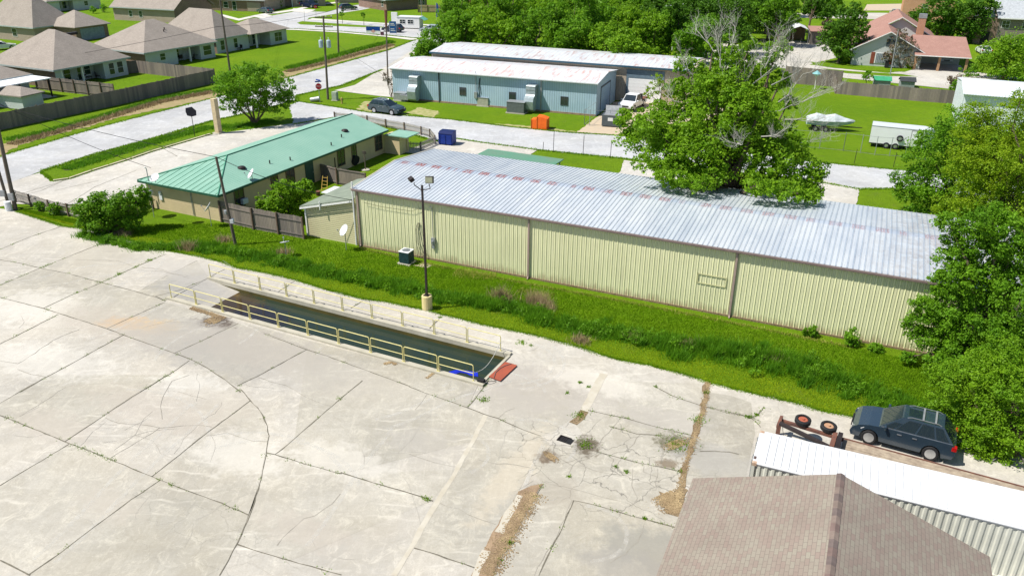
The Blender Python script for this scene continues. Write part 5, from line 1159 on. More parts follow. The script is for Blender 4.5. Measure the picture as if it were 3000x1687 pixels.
# ================================================================ VEHICLES
M['navy'] = paint('navy_black_paint', (0.022,0.04,0.06), 0.2, 1.0); M['slate'] = paint('dark_slate_paint', (0.03,0.055,0.065))
M['cwhite'] = paint('white_car_paint', (0.72,0.74,0.76)); M['silver'] = paint('silver_car_paint', (0.45,0.50,0.54), 0.3, 0.5, 0.3)
M['dblue'] = paint('dark_blue_paint', (0.01,0.018,0.05)); M['cgrey'] = paint('grey_blue_paint', (0.07,0.10,0.12))
M['cglass'] = NT('car_glass', 0.05, spec=0.9).out((0.012,0.022,0.03))
M['head'] = simple('headlamp_lens', (0.70,0.72,0.72), 0.15); M['tail'] = simple('tail_lamp_red', (0.45,0.01,0.01), 0.25)
def arch(cx, r, z0, x0): 
    out = []
    for k in range(9):
        an = math.pi*(1-k/8); out.append((cx+r*math.cos(an), z0+max(0,r*math.sin(an))*1.0))
    return out
KIND = {
 'suv': dict(wb=(-1.32,1.38), hw=0.93, r=0.36, prof=[(-2.20,0.36),(-2.30,0.60),(-2.28,0.92),(-2.12,1.06),(0.95,1.04),(1.50,0.99),(1.95,0.87),(2.20,0.70),(2.28,0.48),(2.20,0.30)],
             cab=(-2.16,1.05,-1.62,0.10,0.87,0.63,1.03,1.64), win=((0.05,0.22),(0.25,0.50),(0.53,0.80)), H=1.66),
 'sedan': dict(wb=(-1.40,1.38), hw=0.90, r=0.33, prof=[(-2.32,0.34),(-2.38,0.58),(-2.34,0.92),(-1.75,0.98),(0.95,0.95),(1.6,0.88),(2.15,0.76),(2.36,0.58),(2.36,0.4),(2.28,0.26)],
             cab=(-1.85,1.0,-1.15,0.15,0.84,0.62,0.94,1.42), win=((0.14,0.42),(0.46,0.80)), H=1.42),
 'pickup': dict(wb=(-1.75,1.85), hw=0.97, r=0.40, prof=[(-2.80,0.50),(-2.84,0.75),(-0.75,0.78),(-0.74,1.10),(1.3,1.10),(1.6,1.12),(2.55,1.05),(2.75,0.92),(2.80,0.60),(2.72,0.42)],
             cab=(-0.74,1.45,-0.60,0.65,0.90,0.74,1.09,1.83), win=((0.05,0.42),(0.46,0.80)), H=1.83),
}
def car(kind, P, hd, pm, label, group=None, cat='car', name='parked_car', roofrails=False, sunroof=False, flat=False, z=0.03, rim='chrome', scale=1.0):
    K = KIND[kind]; t = T(name, label, cat, (P[0],P[1],z), hd, group); hw, r = K['hw'], K['r']
    # body side outline
    zb = 0.30 if kind != 'pickup' else 0.42
    fr_ = [(2.26,zb)]; low = []
    wf, wr = K['wb'][1], K['wb'][0]
    low += [(wf+r+0.09, zb)] + [(wf+(r+0.07)*math.cos(a), max(zb, r+(r+0.07)*math.sin(a))) for a in [math.pi*k/8 for k in range(1,8)]] + [(wf-r-0.09,zb)]
    low += [(wr+r+0.09, zb)] + [(wr+(r+0.07)*math.cos(a), max(zb, r+(r+0.07)*math.sin(a))) for a in [math.pi*k/8 for k in range(1,8)]] + [(wr-r-0.09,zb)]
    pl = K['prof'] + low
    mb = MB(); mb.extr([(x,-hw,z_) for x,z_ in pl][::-1], (0,2*hw,0))
    xb0,xb1,xt0,xt1,hb,ht,z0,z1 = K['cab']
    b = [(xb0,-hb,z0),(xb1,-hb,z0),(xb1,hb,z0),(xb0,hb,z0)]; tp = [(xt0,-ht,z1),(xt1,-ht,z1),(xt1,ht,z1),(xt0,ht,z1)]
    mb.poly(tp); 
    for i in range(4): j=(i+1)%4; mb.quad(b[i],b[j],tp[j],tp[i])
    mb.poly(b[::-1])
    if kind == 'pickup' and not flat:
        for s_ in (-1,1): mb.box(-2.82,s_*hw-(0.12 if s_>0 else 0),0.76,-0.76,s_*hw+(0.12 if s_<0 else 0),1.16)
        mb.box(-2.84,-hw+0.12,0.76,-2.74,hw-0.12,1.14)
    bd = mb.build('body', pm, t, bevel=0.085, seg=3)
    for p in bd.data.polygons: p.use_smooth = True
    wn = bd.modifiers.new('wn','WEIGHTED_NORMAL'); wn.keep_sharp = True
    # glass
    def q(s0,s1,t0,t1,side):
        def pt(s,tt):
            a = Vector((xb0+(xb1-xb0)*s, hb*side, z0)); c = Vector((xt0+(xt1-xt0)*s, ht*side, z1)); return a.lerp(c,tt)+Vector((0,0.008*side,0.004))
        P4 = [pt(s0,t0),pt(s1,t0),pt(s1,t1),pt(s0,t1)]; return P4 if side < 0 else P4[::-1]
    for side in (-1,1):
        for k,(s0,s1) in enumerate(K['win']):
            mb = MB(); P4 = q(s0,s1,0.10,0.88,side)
            mb.poly(P4); mb.build('side_window', M['cglass'], t)
        mb = MB(); f_ = (0.83,0.965); mb.poly(q(0.82,0.95,0.08,0.55,side)[:4]) 
        mb.build('side_window', M['cglass'], t)
    def ws(xb,xt,s_,n_):
        a,b_,c,d = Vector((xb,-hb*0.92,z0)),Vector((xb,hb*0.92,z0)),Vector((xt,ht*0.92,z1)),Vector((xt,-ht*0.92,z1)); o = Vector((0.010*s_,0,0.006))
        P4 = [a.lerp(d,0.08)+o,b_.lerp(c,0.08)+o,c.lerp(b_,0.08)+o,d.lerp(a,0.08)+o]
        mb = MB(); mb.poly(P4 if s_>0 else P4[::-1]); mb.build(n_, M['cglass'], t)
    ws(xb1,xt1,1,'windshield'); ws(xb0,xt0,-1,'rear_window')
    # wheels
    for wx in K['wb']:
        for s_ in (-1,1):
            Mx = Matrix.Translation((wx, s_*(hw-0.10), r)) @ Matrix.Rotation(R(-90)*s_,4,'X')
            mb = MB(); mb.lathe([(0.0,-0.10),(r-0.05,-0.10),(r,-0.07),(r,0.07),(r-0.04,0.105),(r*0.66,0.105),(r*0.62,0.06),(0,0.06)], Mx, 20); wh = mb.build('wheel', M['black'], t)
            mb = MB(); mb.lathe([(0.0,0.062),(r*0.20,0.062),(r*0.18,0.10),(0,0.10)], Mx, 12); mb.lathe([(r*0.56,0.06),(r*0.66,0.06),(r*0.66,0.108),(r*0.58,0.108)], Mx, 20)
            for k in range(5):
                an = 2*math.pi*k/5; mb.box(0.03,-0.035,0.066,r*0.6,0.035,0.096,0,Mx @ Matrix.Rotation(an,4,'Z'))
            mb.build('rim', M[rim], wh)
    xf = max(x for x,_ in K['prof']); xr = min(x for x,_ in K['prof']); zf = 0.74 if kind != 'pickup' else 0.86
    for s_ in (-1,1):
        mb = MB(); mb.extr([(xf-0.62,s_*(hw-0.005),zf+0.06),(xf-0.10,s_*(hw-0.14),zf-0.02),(xf-0.035,s_*(hw-0.36),zf-0.03),(xf-0.05,s_*(hw-0.36),zf-0.13),(xf-0.09,s_*(hw-0.14),zf-0.12),(xf-0.5,s_*(hw+0.004),zf-0.03)][::s_], (0,0.012*s_,0.035)); mb.build('headlight', M['head'], t)
        zt = 0.95 if kind != 'pickup' else 1.0
        mb = MB(); mb.cbox((xr+0.08,s_*(hw-0.10),zt-0.08),(0.22,0.24,0.22)); mb.build('tail_light', M['tail'], t, bevel=0.03)
        mb = MB(); mb.cbox((xb1-0.28,s_*(hw+0.10),z0+0.10),(0.12,0.22,0.15)); mb.build('mirror', pm, t, bevel=0.03)
        for hx in ((xb0*0.30+xb1*0.2, xb1*0.55-0.35) if kind != 'pickup' else (0.15,)):
            mb = MB(); mb.cbox((hx-0.1,s_*(hw+0.012),z0-0.13),(0.20,0.03,0.035)); mb.build('door_handle', M['chrome'] if kind=='suv' else pm, t)
        if roofrails: mb = MB(); mb.tube([(xt0+0.1,s_*(ht-0.05),z1+0.0),(xt0+0.25,s_*(ht-0.05),z1+0.06),(xt1-0.35,s_*(ht-0.05),z1+0.06),(xt1-0.15,s_*(ht-0.05),z1)],0.018,5); mb.build('roof_rail', M['chrome'], t)
    if roofrails:
        for x in (-1.25,-0.72): mb = MB(); mb.box(x-0.04,-ht+0.05,z1+0.04,x+0.04,ht-0.05,z1+0.065); mb.build('crossbar', M['steel'], t)
    if sunroof: mb = MB(); mb.box(-0.65,-0.36,z1-0.01,-0.08,0.36,z1+0.008); mb.build('sunroof', M['cglass'], t)
    for s_ in (-1,1): mb = MB(); mb.tube([(xb0+0.05,s_*(hb+0.012),z0+0.03),(xb1-0.1,s_*(hb+0.012),z0+0.03)],0.014,4); mb.build('belt_trim', M['chrome'], t)
    mb = MB(); mb.cbox((xf-0.02,0,zf-0.16),(0.06,hw*0.95,0.16)); mb.build('grille', M['black'], t)
    return t
def two_wheels(a, b, side, wbm=2.7):              # rear and front wheel contact pixels on the near side -> centre, heading
    A, B = Vector(G(*a)), Vector(G(*b)); d = (B-A).normalized(); n_ = Vector((-d.y,d.x))*side
    return tuple((A+B)/2 + n_*0.83), math.atan2(d.y,d.x)
P,h_ = two_wheels((2725,1350),(2538.5,1299),-1)
car('suv', P, h_, M['navy'], 'black crossover with roof rails parked beside the shipping container', cat='car', roofrails=True, sunroof=True).scale = (0.97,0.98,1.06)
P,h_ = two_wheels((1096,332),(1148.8,339.5),1)
car('suv', P, h_, M['slate'], 'dark slate crossover parked on the verge before the blue building', rim='chrome', roofrails=True)
a, b = G(1870,316), G(1826,326)
tw = car('pickup', ((a[0]+b[0])/2+0.3,(a[1]+b[1])/2+0.8), R(-118), M['cwhite'], 'white flatbed truck parked by the open wire gate', cat='truck', name='parked_truck', flat=True)
mb = MB(); mb.box(-3.0,-1.0,0.95,-0.85,1.0,1.05); mb.build('flatbed', M['rust'], tw)
mb = MB(); mb.box(-0.95,-0.95,1.05,-0.85,0.95,1.75); mb.build('headboard', M['black'], tw)
vg = 'cars parked along the far streets'
P,h_ = two_wheels((782.4,41.5),(757,38.5),-1); car('sedan', P, h_, M['cgrey'], 'grey blue sedan on the drive beside the garage door', vg)
P,h_ = two_wheels((886,22),(914,25),1); car('pickup', P, h_, M['dblue'], 'dark blue pickup on the drive by the porch columns', vg, 'truck', 'parked_truck')
P,h_ = two_wheels((1011,32),(1037,30.5),1); car('suv', P, h_, M['slate'], 'dark car driving alone on the far street left of the tall pole', vg)
P,h_ = two_wheels((1128,25.5),(1097.5,25.5),-1); car('suv', P, h_, M['dblue'], 'dark blue car parked left of the brown brick house', vg)
P,h_ = two_wheels((1165,97),(1125,94),-1); car('suv', P, h_, M['dblue'], 'dark blue car half hidden behind the tall blue sign', vg)
P,h_ = two_wheels((1270,99),(1243,97.5),-1); car('suv', P, h_, M['silver'], 'silver car on the street next to the tree line', vg)
P = G(2772,190); car('pickup', (P[0]+0.9,P[1]+2.4), R(-112), M['silver'], 'silver pickup parked under the carport facing out', None, 'truck', 'parked_truck')
P = G(2622,50); car('pickup', P, R(78), M['silver'], 'silver pickup seen from behind left of the orange brick house', None, 'truck', 'parked_truck')
P = G(243,113); car('suv', P, R(-60), M['navy'], 'dark car on the drive by the garage wing', vg)
P = G(8,146); car('sedan', P, R(40), M['cwhite'], 'white car at the left edge behind the shingled roof', vg)
P = G(2880,158); car('sedan', P, R(75), M['cwhite'], 'white car half hidden in bushes right of the carport', None)

# ---- enclosed white trailer
A, B = Vector(G(2543,430)), Vector(G(2700,447)); d = (B-A).normalized(); h_ = math.atan2(d.y,d.x)
t = T('enclosed_trailer', 'white enclosed cargo trailer with spare wheel and side door on the grass', 'trailer', (A.x,A.y,0), h_)
mb = MB(); tl = 5.2; mb.prism([(0,0),(tl,0),(tl+1.0,1.1),(tl,2.2),(0,2.2)],0.5,2.35); mb.build('body', M['cwhite'], t, bevel=0.06)
mb = MB(); mb.box(0,0.0,0.42,tl,2.2,0.498); mb.build('frame', M['darkmetal'], t)
mb = MB(); mb.box(4.0,-0.03,0.6,5.0,-0.003,2.15); dr = mb.build('side_door', M['cwhite'], t); mb = MB(); [mb.box(*q) for q in ((3.96,-0.035,0.55,4.0,-0.004,2.2),(5.0,-0.035,0.55,5.04,-0.004,2.2),(3.96,-0.035,2.15,5.04,-0.004,2.2))]; mb.build('door_frame', M['darkmetal'], dr)
mb = MB(); mb.box(0,-0.02,2.28,tl,-0.003,2.34); mb.build('edge_trim', M['steel'], t)
def wheel(t, M_, r=0.33, w_=0.1, rimm='chrome', nm='wheel'):
    mb = MB(); mb.lathe([(0.0,-w_),(r-0.04,-w_),(r,-w_*0.7),(r,w_*0.7),(r-0.04,w_),(r*0.66,w_),(r*0.62,w_*0.5),(0,w_*0.5)], M_, 20); o = mb.build(nm, M['black'], t)
    mb = MB(); mb.lathe([(0.0,w_*0.52),(r*0.6,w_*0.52),(r*0.5,w_*0.7),(r*0.2,w_*0.6),(r*0.18,w_*1.1),(0,w_*1.1)], M_, 14); mb.build('rim', M[rimm] if isinstance(rimm,str) else rimm, o); return o
for x in (1.75,2.65): wheel(t, Matrix.Translation((x,0.0,0.34)) @ Matrix.Rotation(R(90),4,'X'))
wheel(t, Matrix.Translation((2.95,-0.12,1.25)) @ Matrix.Rotation(R(90),4,'X'), nm='spare_wheel')
# ---- covered boat on trailer
A, B = Vector(G(2362,384)), Vector(G(2492,392)); d = (B-A).normalized(); h_ = math.atan2(d.y,d.x)
t = T('covered_boat', 'boat under a pale grey cover standing on its trailer', 'boat', (A.x,A.y,0), h_)
mb = MB()
st_ = [(0.0,0.85,0.55),(1.5,1.0,0.5),(3.2,0.95,0.55),(4.6,0.5,0.75),(5.2,0.06,1.0)]
rings = []
for x,w_,zk in st_: rings.append([(x,1.1-w_,1.25),(x,1.1-w_*0.8,zk+0.15),(x,1.1,zk),(x,1.1+w_*0.8,zk+0.15),(x,1.1+w_,1.25)])
for r0_,r1_ in zip(rings,rings[1:]):
    for k in range(4): mb.quad(r0_[k],r1_[k],r1_[k+1],r0_[k+1])
mb.poly(rings[0]); mb.build('hull', simple('pale_blue_hull',(0.45,0.55,0.60),0.4), t)
mb = MB(); rr_ = []
for x,w_,zt in ((-0.05,0.90,1.55),(1.0,1.03,1.95),(2.0,1.03,1.75),(3.0,0.98,1.95),(4.2,0.7,1.55),(5.3,0.08,1.3)): rr_.append([(x,1.1-w_,1.20),(x,1.1-w_*0.55,zt-0.15),(x,1.1,zt),(x,1.1+w_*0.55,zt-0.15),(x,1.1+w_,1.20)])
for r0_,r1_ in zip(rr_,rr_[1:]):
    for k in range(4): mb.quad(r0_[k],r1_[k],r1_[k+1],r0_[k+1])
mb.poly(rr_[0]); mb.build('cover', simple('grey_white_boat_cover',(0.56,0.62,0.64),0.8,sc=2,bump=0.03), t)
mb = MB(); mb.tube([(0,0.3,0.5),(4.5,0.9,0.5),(6.2,1.1,0.5)],0.05,4); mb.tube([(0,1.9,0.5),(4.5,1.3,0.5),(6.2,1.1,0.5)],0.05,4); mb.build('trailer_frame', M['darkmetal'], t)
for x in (1.0,2.1):
    for y in (0.05,2.15): wheel(t, Matrix.Translation((x,y,0.3)) @ Matrix.Rotation(R(90 if y<1 else -90),4,'X'), 0.3)
# ---- flat trailer behind the container
D0, D1 = Vector(G(2470,1281,0.85)), Vector(G(2883,1392,0.85)); d = (D1-D0).normalized(); h_ = math.atan2(d.y,d.x)
t = T('flatbed_trailer', 'long rusty flatbed trailer with wooden deck lying behind the container', 'trailer', (D0.x,D0.y,0), h_)
mb = MB(); L_ = 8.6
for k in range(11): mb.box(0.02,-0.22-k*0.205,0.76,L_,-0.03-k*0.205,0.80+0.004*(k%3))
mb.build('deck', simple('weathered_deck_boards',(0.42,0.35,0.26),0.9,sc=3,c2=(0.22,0.17,0.13)), t)
mb = MB(); mb.box(0,-0.03,0.66,L_,0.03,0.84); mb.box(0,-2.33,0.66,L_,-2.27,0.84); mb.build('side_rail', M['rust'], t)
for x in (0.3,3.0,5.7,8.2): mb = MB(); mb.box(x,-2.2,0.55,x+0.1,-0.03,0.745); mb.build('crossmember', M['rust'], t)
mb = MB(); mb.tube([(L_,0,0.75),(L_+0.8,-0.1,0.5),(L_+1.5,-0.2,0.12)],0.05,4); mb.tube([(L_,-2.3,0.75),(L_+1.5,-2.2,0.12)],0.05,4); mb.build('loading_ramp', M['rust'], t)
mb = MB(); mb.box(-0.22,-1.6,0.5,-0.02,-0.25,1.25); mb.build('headboard', M['darkmetal'], t)
mb = MB(); mb.tube([(0,-1.1,0.75),(-1.2,-0.95,0.95),(-2.75,-0.70,1.15)],0.11,8); mb.build('neck_beam', M['darkmetal'], t)
mb = MB(); mb.cbox((-1.4,-0.15,0.9),(2.9,0.14,0.14),0,R(-4)); mb.cbox((-2.8,-0.35,1.0),(0.14,0.9,0.16)); mb.cbox((-0.35,-0.7,0.85),(0.2,1.2,0.5)); mb.build('neck_frame', M['rust'], t)
for y in (-0.75,0.05): mb = MB(); mb.box(-2.85,y-0.05,0.03,-2.75,y+0.05,0.95); mb.build('support_leg', M['rust'], t)
for x in (4.6,5.6):
    for y in (-0.2,-2.1): wheel(t, Matrix.Translation((x,y,0.36)) @ Matrix.Rotation(R(-90 if y>-1 else 90),4,'X'), 0.36, 0.11, M['rust'])
mb = MB(); mb.tube([(-2.6,-0.8,1.05),(-2.45,-1.0,0.7),(-2.2,-0.9,0.95)],0.015,4); mb.tube([(-1.5,-1.1,0.95),(-1.1,-1.4,0.5),(-0.6,-1.2,0.8)],0.015,4); mb.build('hanging_cable', M['black'], t)
for k,(px,py,lb,c_) in enumerate(((2352,1232,'front loose wheel with rusty red rim lying on the trailer neck',(0.42,0.12,0.07)),(2427,1252,'rear loose wheel with tan rim lying on the trailer neck',(0.48,0.28,0.17)))):
    P = G(px,py,1.12); t2 = T('loose_wheel', lb, 'wheel', (P[0],P[1],1.02+0.02*k), 0, 'loose wheels lying on the trailer neck')
    o = wheel(t2, Matrix.Rotation(R(6),4,'X') @ Matrix.Translation((0,0,0.12)), 0.37, 0.12, simple('rim_paint_%s' % ('red','tan')[k], c_, 0.7), 'tyre')

# ================================================================ STREET FURNITURE
P = G(1285,425); t = T('dumpster', 'blue waste dumpster with sloped lid on the concrete drive', 'dumpster', (*P,0.03), R(-18))
bl = simple('blue_dumpster_paint', (0.012,0.04,0.28), 0.5, var=0.2)
mb = MB(); mb.extr([(0,0,0.12),(0,0,1.25),(0,0.5,1.45),(0,1.5,1.45),(0,1.5,0.12)][::-1],(1.85,0,0)); [mb.box(x,-0.06,0.12,x+0.08,-0.003,1.2) for x in (0.1,0.88,1.66)]; mb.build('bin_body', bl, t)
mb = MB(); mb.extr([(-0.03,-0.03,1.26),(-0.03,0.5,1.47),(-0.03,1.53,1.47),(-0.03,1.53,1.51),(-0.03,0.5,1.51),(-0.03,-0.03,1.30)][::-1],(1.91,0,0)); mb.build('lid', simple('dark_blue_lid',(0.01,0.02,0.10),0.5), t)
for x,y in ((0.15,0.15),(1.7,0.15),(0.15,1.35),(1.7,1.35)): mb = MB(); mb.tube([(x,y-0.03,0.06),(x,y+0.03,0.06)],0.06,8); mb.build('caster', M['black'], t)
t.scale = (0.84,0.84,0.95)
def text_mesh(s, size, mat, parent, loc, rot, name='lettering', ext=0.004):
    c = bpy.data.curves.new(name,'FONT'); c.body = s; c.size = size; c.extrude = ext; c.align_x = 'CENTER'; c.align_y = 'CENTER'
    o = bpy.data.objects.new(name, c); me = bpy.data.meshes.new_from_object(o); bpy.data.objects.remove(o); bpy.data.curves.remove(c)
    me.materials.clear(); me.materials.append(mat); q = bpy.data.objects.new(name, me); COL.objects.link(q); q.parent = parent; q.location = loc; q.rotation_euler = rot; return q
red = simple('stop_sign_red',(0.50,0.01,0.02),0.4,var=0.05); sblue = simple('street_sign_blue',(0.01,0.06,0.35),0.4)
def stop_sign(px,py,label,hd,names=True):
    P = G(px,py); t = T('stop_sign', label, 'stop sign', (*P,0), hd, 'stop signs')
    mb = MB(); mb.tube([(0,0,0),(0,0,3.0 if names else 2.5)],0.03,5); mb.build('post', M['steel'], t)
    mb = MB(); o8 = [(0.38/math.cos(R(22.5))*math.cos(R(22.5+45*k)), -0.035, 2.1+0.38/math.cos(R(22.5))*math.sin(R(22.5+45*k))) for k in range(8)]; mb.extr(o8,(0,-0.01,0)); sg = mb.build('sign_face', red, t)
    text_mesh('STOP',0.28,M['white'],sg,(0,-0.052,2.1),(R(90),0,0))
    if names:
        for z,a in ((2.72,0.3),(2.92,-0.9)): mb = MB(); mb.cbox((0,-0.0,z),(0.85,0.03,0.17),0,a); mb.build('name_plate', sblue, t)
stop_sign(937.6,301,'stop sign with blue street name plates at the road corner',R(12)); stop_sign(926.5,48,'far stop sign at the estate street junction',R(20),False)
P = G(979.5,296); t = T('utility_box','pale green utility cabinet on the grass right of the tall pole','utility box',(*P,0),R(-15)); mb = MB(); mb.box(-0.35,0,0.05,0.35,0.6,1.15); mb.build('cabinet',simple('pale_green_cabinet',(0.40,0.46,0.38),0.6),t,bevel=0.04); mb = MB(); mb.box(-0.45,-0.1,0,0.45,0.7,0.05); mb.build('base',M['curb'],t)
P = G(1002,304); t = T('fire_hydrant','small yellowish fire hydrant on the verge by the dark crossover','fire hydrant',(*P,0)); hy = simple('hydrant_paint',(0.42,0.33,0.10),0.6)
mb = MB(); mb.lathe([(0,0),(0.16,0),(0.16,0.06),(0.11,0.08),(0.11,0.6),(0.15,0.62),(0.15,0.66),(0.10,0.78),(0,0.84)],None,12); mb.build('barrel',hy,t)
for s_ in (-1,1): mb = MB(); mb.tube([(0,0,0.5),(0.19*s_,0,0.5)],0.06,8); mb.build('nozzle',hy,t)
P = G(911,298); mb = MB(); mb.lathe([(0.24,0),(0.32,0),(0.32,1.2),(0.24,1.2)],Matrix.Translation((0,0,0.18)) @ Matrix.Rotation(R(80),4,'Y') ,14); o = mb.build('culvert_pipe',M['steel']); o.location=(*P,0); tag(o,'corrugated culvert pipe end half sunk in the grass by the stop sign','pipe')
P = G(641,391); t = T('sign_column','plain square cream column left standing beside the round tree','column',(*P,0),R(-25)); mb = MB(); mb.box(-0.28,-0.28,0,0.28,0.28,3.9); mb.build('shaft',simple('cream_render',(0.62,0.50,0.32),0.85),t,bevel=0.02); mb = MB(); mb.box(-0.5,-0.5,0,0.5,0.5,0.12); mb.build('footing',M['curb'],t)
P = G(571,400); t = T('covered_sign','square sign wrapped in black plastic on a thin post','sign',(*P,0),R(20)); mb = MB(); mb.tube([(0,0,0),(0,0,2.5)],0.035,5); mb.build('post',M['darkmetal'],t)
mb = MB(); rr = random.Random(5); base_ = [(-0.45,-0.05,2.35),(0.0,-0.06,2.2),(0.5,-0.05,2.3),(0.55,-0.04,2.8),(0.15,-0.05,3.25),(-0.5,-0.05,3.15),(-0.55,-0.05,2.8)]; mb.extr(base_,(0,0.16,0)); mb.build('sign_board',simple('black_plastic_wrap',(0.02,0.022,0.04),0.35),t,bevel=0.05)
# banners, kiosk and flags by the far street
def board(px,py,w_,z0,z1,mat,label,hd=R(-5),name='banner',extra=None,posts=True):
    P = G(px,py); t = T(name,label,'banner' if name=='banner' else 'sign',(*P,0.02),hd)
    mb = MB(); mb.box(-w_/2,-0.03,z0,w_/2,0.03,z1); s_ = mb.build('panel',mat,t)
    if posts:
        for x in (-w_/2,w_/2): mb = MB(); mb.tube([(x,0.05,0),(x,0.05,z1)],0.04,5); mb.build('post',M['white'],t)
    return t,s_
t,_ = board(1094,104,2.9,0.3,1.7,M['white'],'low banner, blue above and white below, at the street edge')
mb = MB(); mb.box(-1.45,-0.045,0.9,1.45,-0.031,1.7); mb.build('blue_field',sblue,_); mb = MB(); mb.poly([(-0.5,-0.05,0.75),(0,-0.05,0.45),(0.5,-0.05,0.75),(0,-0.05,1.15)]); mb.build('emblem',simple('pale_pink_mark',(0.75,0.42,0.38),0.5),_)
t,_ = board(1152,104,1.4,0.4,2.7,simple('mid_blue_sign',(0.02,0.10,0.30),0.5),'tall blue upright sign board at the street edge'); mb = MB(); [mb.box(-0.5,-0.045,z,0.5-0.2*(k%2),-0.031,z+0.12) for k,z in enumerate((0.8,1.15,1.9,2.2))]; mb.build('white_lines',M['white'],_)
t,_ = board(1120,106,0.7,0.1,0.8,simple('dark_red_sign',(0.12,0.04,0.07),0.5),'small dark sign standing between the banner and the blue sign')
P = G(1152,84); t = T('sales_kiosk','small white cabin with a tall white sign box and teal awning','kiosk',(*P,0),R(-12)); mb = MB(); mb.box(1.0,0,0.2,6.0,2.6,2.4); mb.build('cabin',M['white'],t); mb = MB(); mb.box(0.9,-0.1,2.4,6.1,2.7,2.5); mb.build('roof',M['whitemetal'],t)
mb = MB(); mb.box(-0.4,0.2,0.2,0.9,0.6,3.3); mb.build('sign_box',M['white'],t); mb = MB(); mb.extr([(6.1,0,2.4),(6.1,2.6,2.4),(7.2,2.6,1.8),(7.2,0,1.8)],(0,0,0.05)); mb.build('awning',simple('teal_awning',(0.15,0.42,0.36),0.7),t)
window(t,1.6,1.1,2.8,1.9,0.0); window(t,3.4,1.1,4.6,1.9,0.0)
fg = 'feather flags by the tree line'
for k,(px,py,h_,c_,lb) in enumerate(((1278,60,3.9,(0.02,0.06,0.30),'leftmost blue feather flag'),(1306,62,3.8,(0.06,0.50,0.05),'dark green feather flag'),(1334,56,3.6,(0.03,0.10,0.40),'leaning right hand blue feather flag'),(1348,58,3.4,(0.15,0.65,0.03),'bright lime feather flag'))):
    P = G(px,py); t = T('feather_flag',lb+' in front of the far timber fence','flag',(*P,0),R(-10),fg); ln = 0.5 if k==2 else 0.05
    mb = MB(); mb.tube([(0,0,0),(ln*0.5,0,h_*0.6),(ln,0,h_)],0.03,4); mb.build('flag_pole',M['white'],t)
    mb = MB(); mb.extr([(ln*0.2+0.03,0,0.7),(ln*0.2+0.5,0,0.8),(ln*0.6+0.65,0,h_*0.6),(ln+0.45,0,h_*0.93),(ln+0.1,0,h_),(ln*0.6+0.03,0,h_*0.6)],(0,0.02,0)); mb.build('flag_cloth',simple('flag_%d'%k,c_,0.7,var=0.1),t)
P = G(2596,198); t = T('wheelie_bin','black wheeled bin against the pale gabled wall','bin',(*P,0),RH); mb = MB(); mb.box(-0.3,-0.75,0.06,0.3,-0.15,1.05); mb.build('bin_body',M['black'],t,bevel=0.03); mb = MB(); mb.box(-0.33,-0.8,1.06,0.33,-0.12,1.13); mb.build('lid',M['darkmetal'],t)
P = G(2386,262); t = T('bird_house','pale blue roofed bird house on a post by the board fence','bird house',(*P,0),R(20)); mb = MB(); mb.tube([(0,0,0),(0,0,1.9)],0.05,5); mb.build('post',M['white'],t); mb = MB(); mb.lathe([(0,1.9),(0.35,1.9),(0.35,2.2),(0.0,2.2)],None,6); mb.build('box',M['white'],t); mb = MB(); mb.lathe([(0.0,2.2),(0.7,2.2),(0.05,2.65),(0,2.7)],None,6); mb.build('roof',simple('pale_teal_roof',(0.22,0.46,0.48),0.6),t)
for px,py,c_,lb,L_ in ((2560,253,(0.05,0.34,0.17),'dog house with bright green gable roof behind the board fence',2.2),(2637,256,(0.05,0.055,0.06),'dog house with dark slatted roof behind the board fence',1.9)):
    P = G(px,py); t = T('dog_house',lb,'dog house',(*P,0),R(-15)); mb = MB(); mb.box(0,0,0,L_,1.5,0.9); mb.build('wall',simple('shed_wall_grey',(0.3,0.33,0.33),0.8),t); mb = MB(); gab(mb,-0.15,-0.15,L_+0.15,1.65,0.9,1.4,'x',0.06); mb.build('roof',simple('dog_roof_%d'%int(px),c_,0.7),t)
# yard behind the cream building
P = G(1071,499); t = T('bird_bath_post','weathered post on a round base in the narrow side lawn','garden post',(*P,0)); mb = MB(); mb.lathe([(0,0),(0.42,0),(0.42,0.08),(0,0.1)],None,16); mb.build('base',M['curb'],t); mb = MB(); mb.tube([(0,0,0.08),(0,0,1.9)],0.06,6); mb.cbox((0,0,1.75),(0.35,0.08,0.3)); mb.build('post',M['pole'],t)
P = G(1045,486); mb = MB(); mb.lathe([(0,0),(0.5,0),(0.5,0.18),(0.3,0.2),(0,0.1)],Matrix.Translation((0,0,0.5)) @ Matrix.Rotation(R(75),4,'Y') @ Matrix.Rotation(0,4,'Z'),18); o = mb.build('dark_drum',M['black']); o.location=(*P,0); o.rotation_euler=(0,0,R(150)); tag(o,'round black drum lid leaning on the cream wall','drum lid')
P = G(950,560); t = T('step_ladder','small yellow wooden step ladder leaning in the yard','ladder',(*P,0),R(-20)); yl = simple('yellow_wood',(0.60,0.40,0.10),0.8)
mb = MB(); [mb.tube([(x,0,0),(x*0.8,0.35,1.3)],0.03,4) for x in (-0.3,0.3)]; [mb.tube([(-0.28,0.27*z,z),(0.28,0.27*z,z)],0.025,4) for z in (0.25,0.55,0.85,1.15)]; mb.tube([(-0.3,0,0),(0.3,0,0.05)],0.03,4); mb.build('ladder_frame',yl,t)
P = G(1008,560,1.2); t = T('white_table','white sheet covered table standing behind the board fence','table',(P[0],P[1],0),R(-24)); mb = MB(); mb.box(-1.7,-0.9,1.05,1.5,1.0,1.12); mb.build('table_top',M['conttop'],t)
for x,y in ((-1.5,-0.8),(1.3,-0.8),(-1.5,0.9),(1.3,0.9)): mb = MB(); mb.tube([(x,y,0),(x,y,1.05)],0.04,5); mb.build('leg',M['steel'],t)
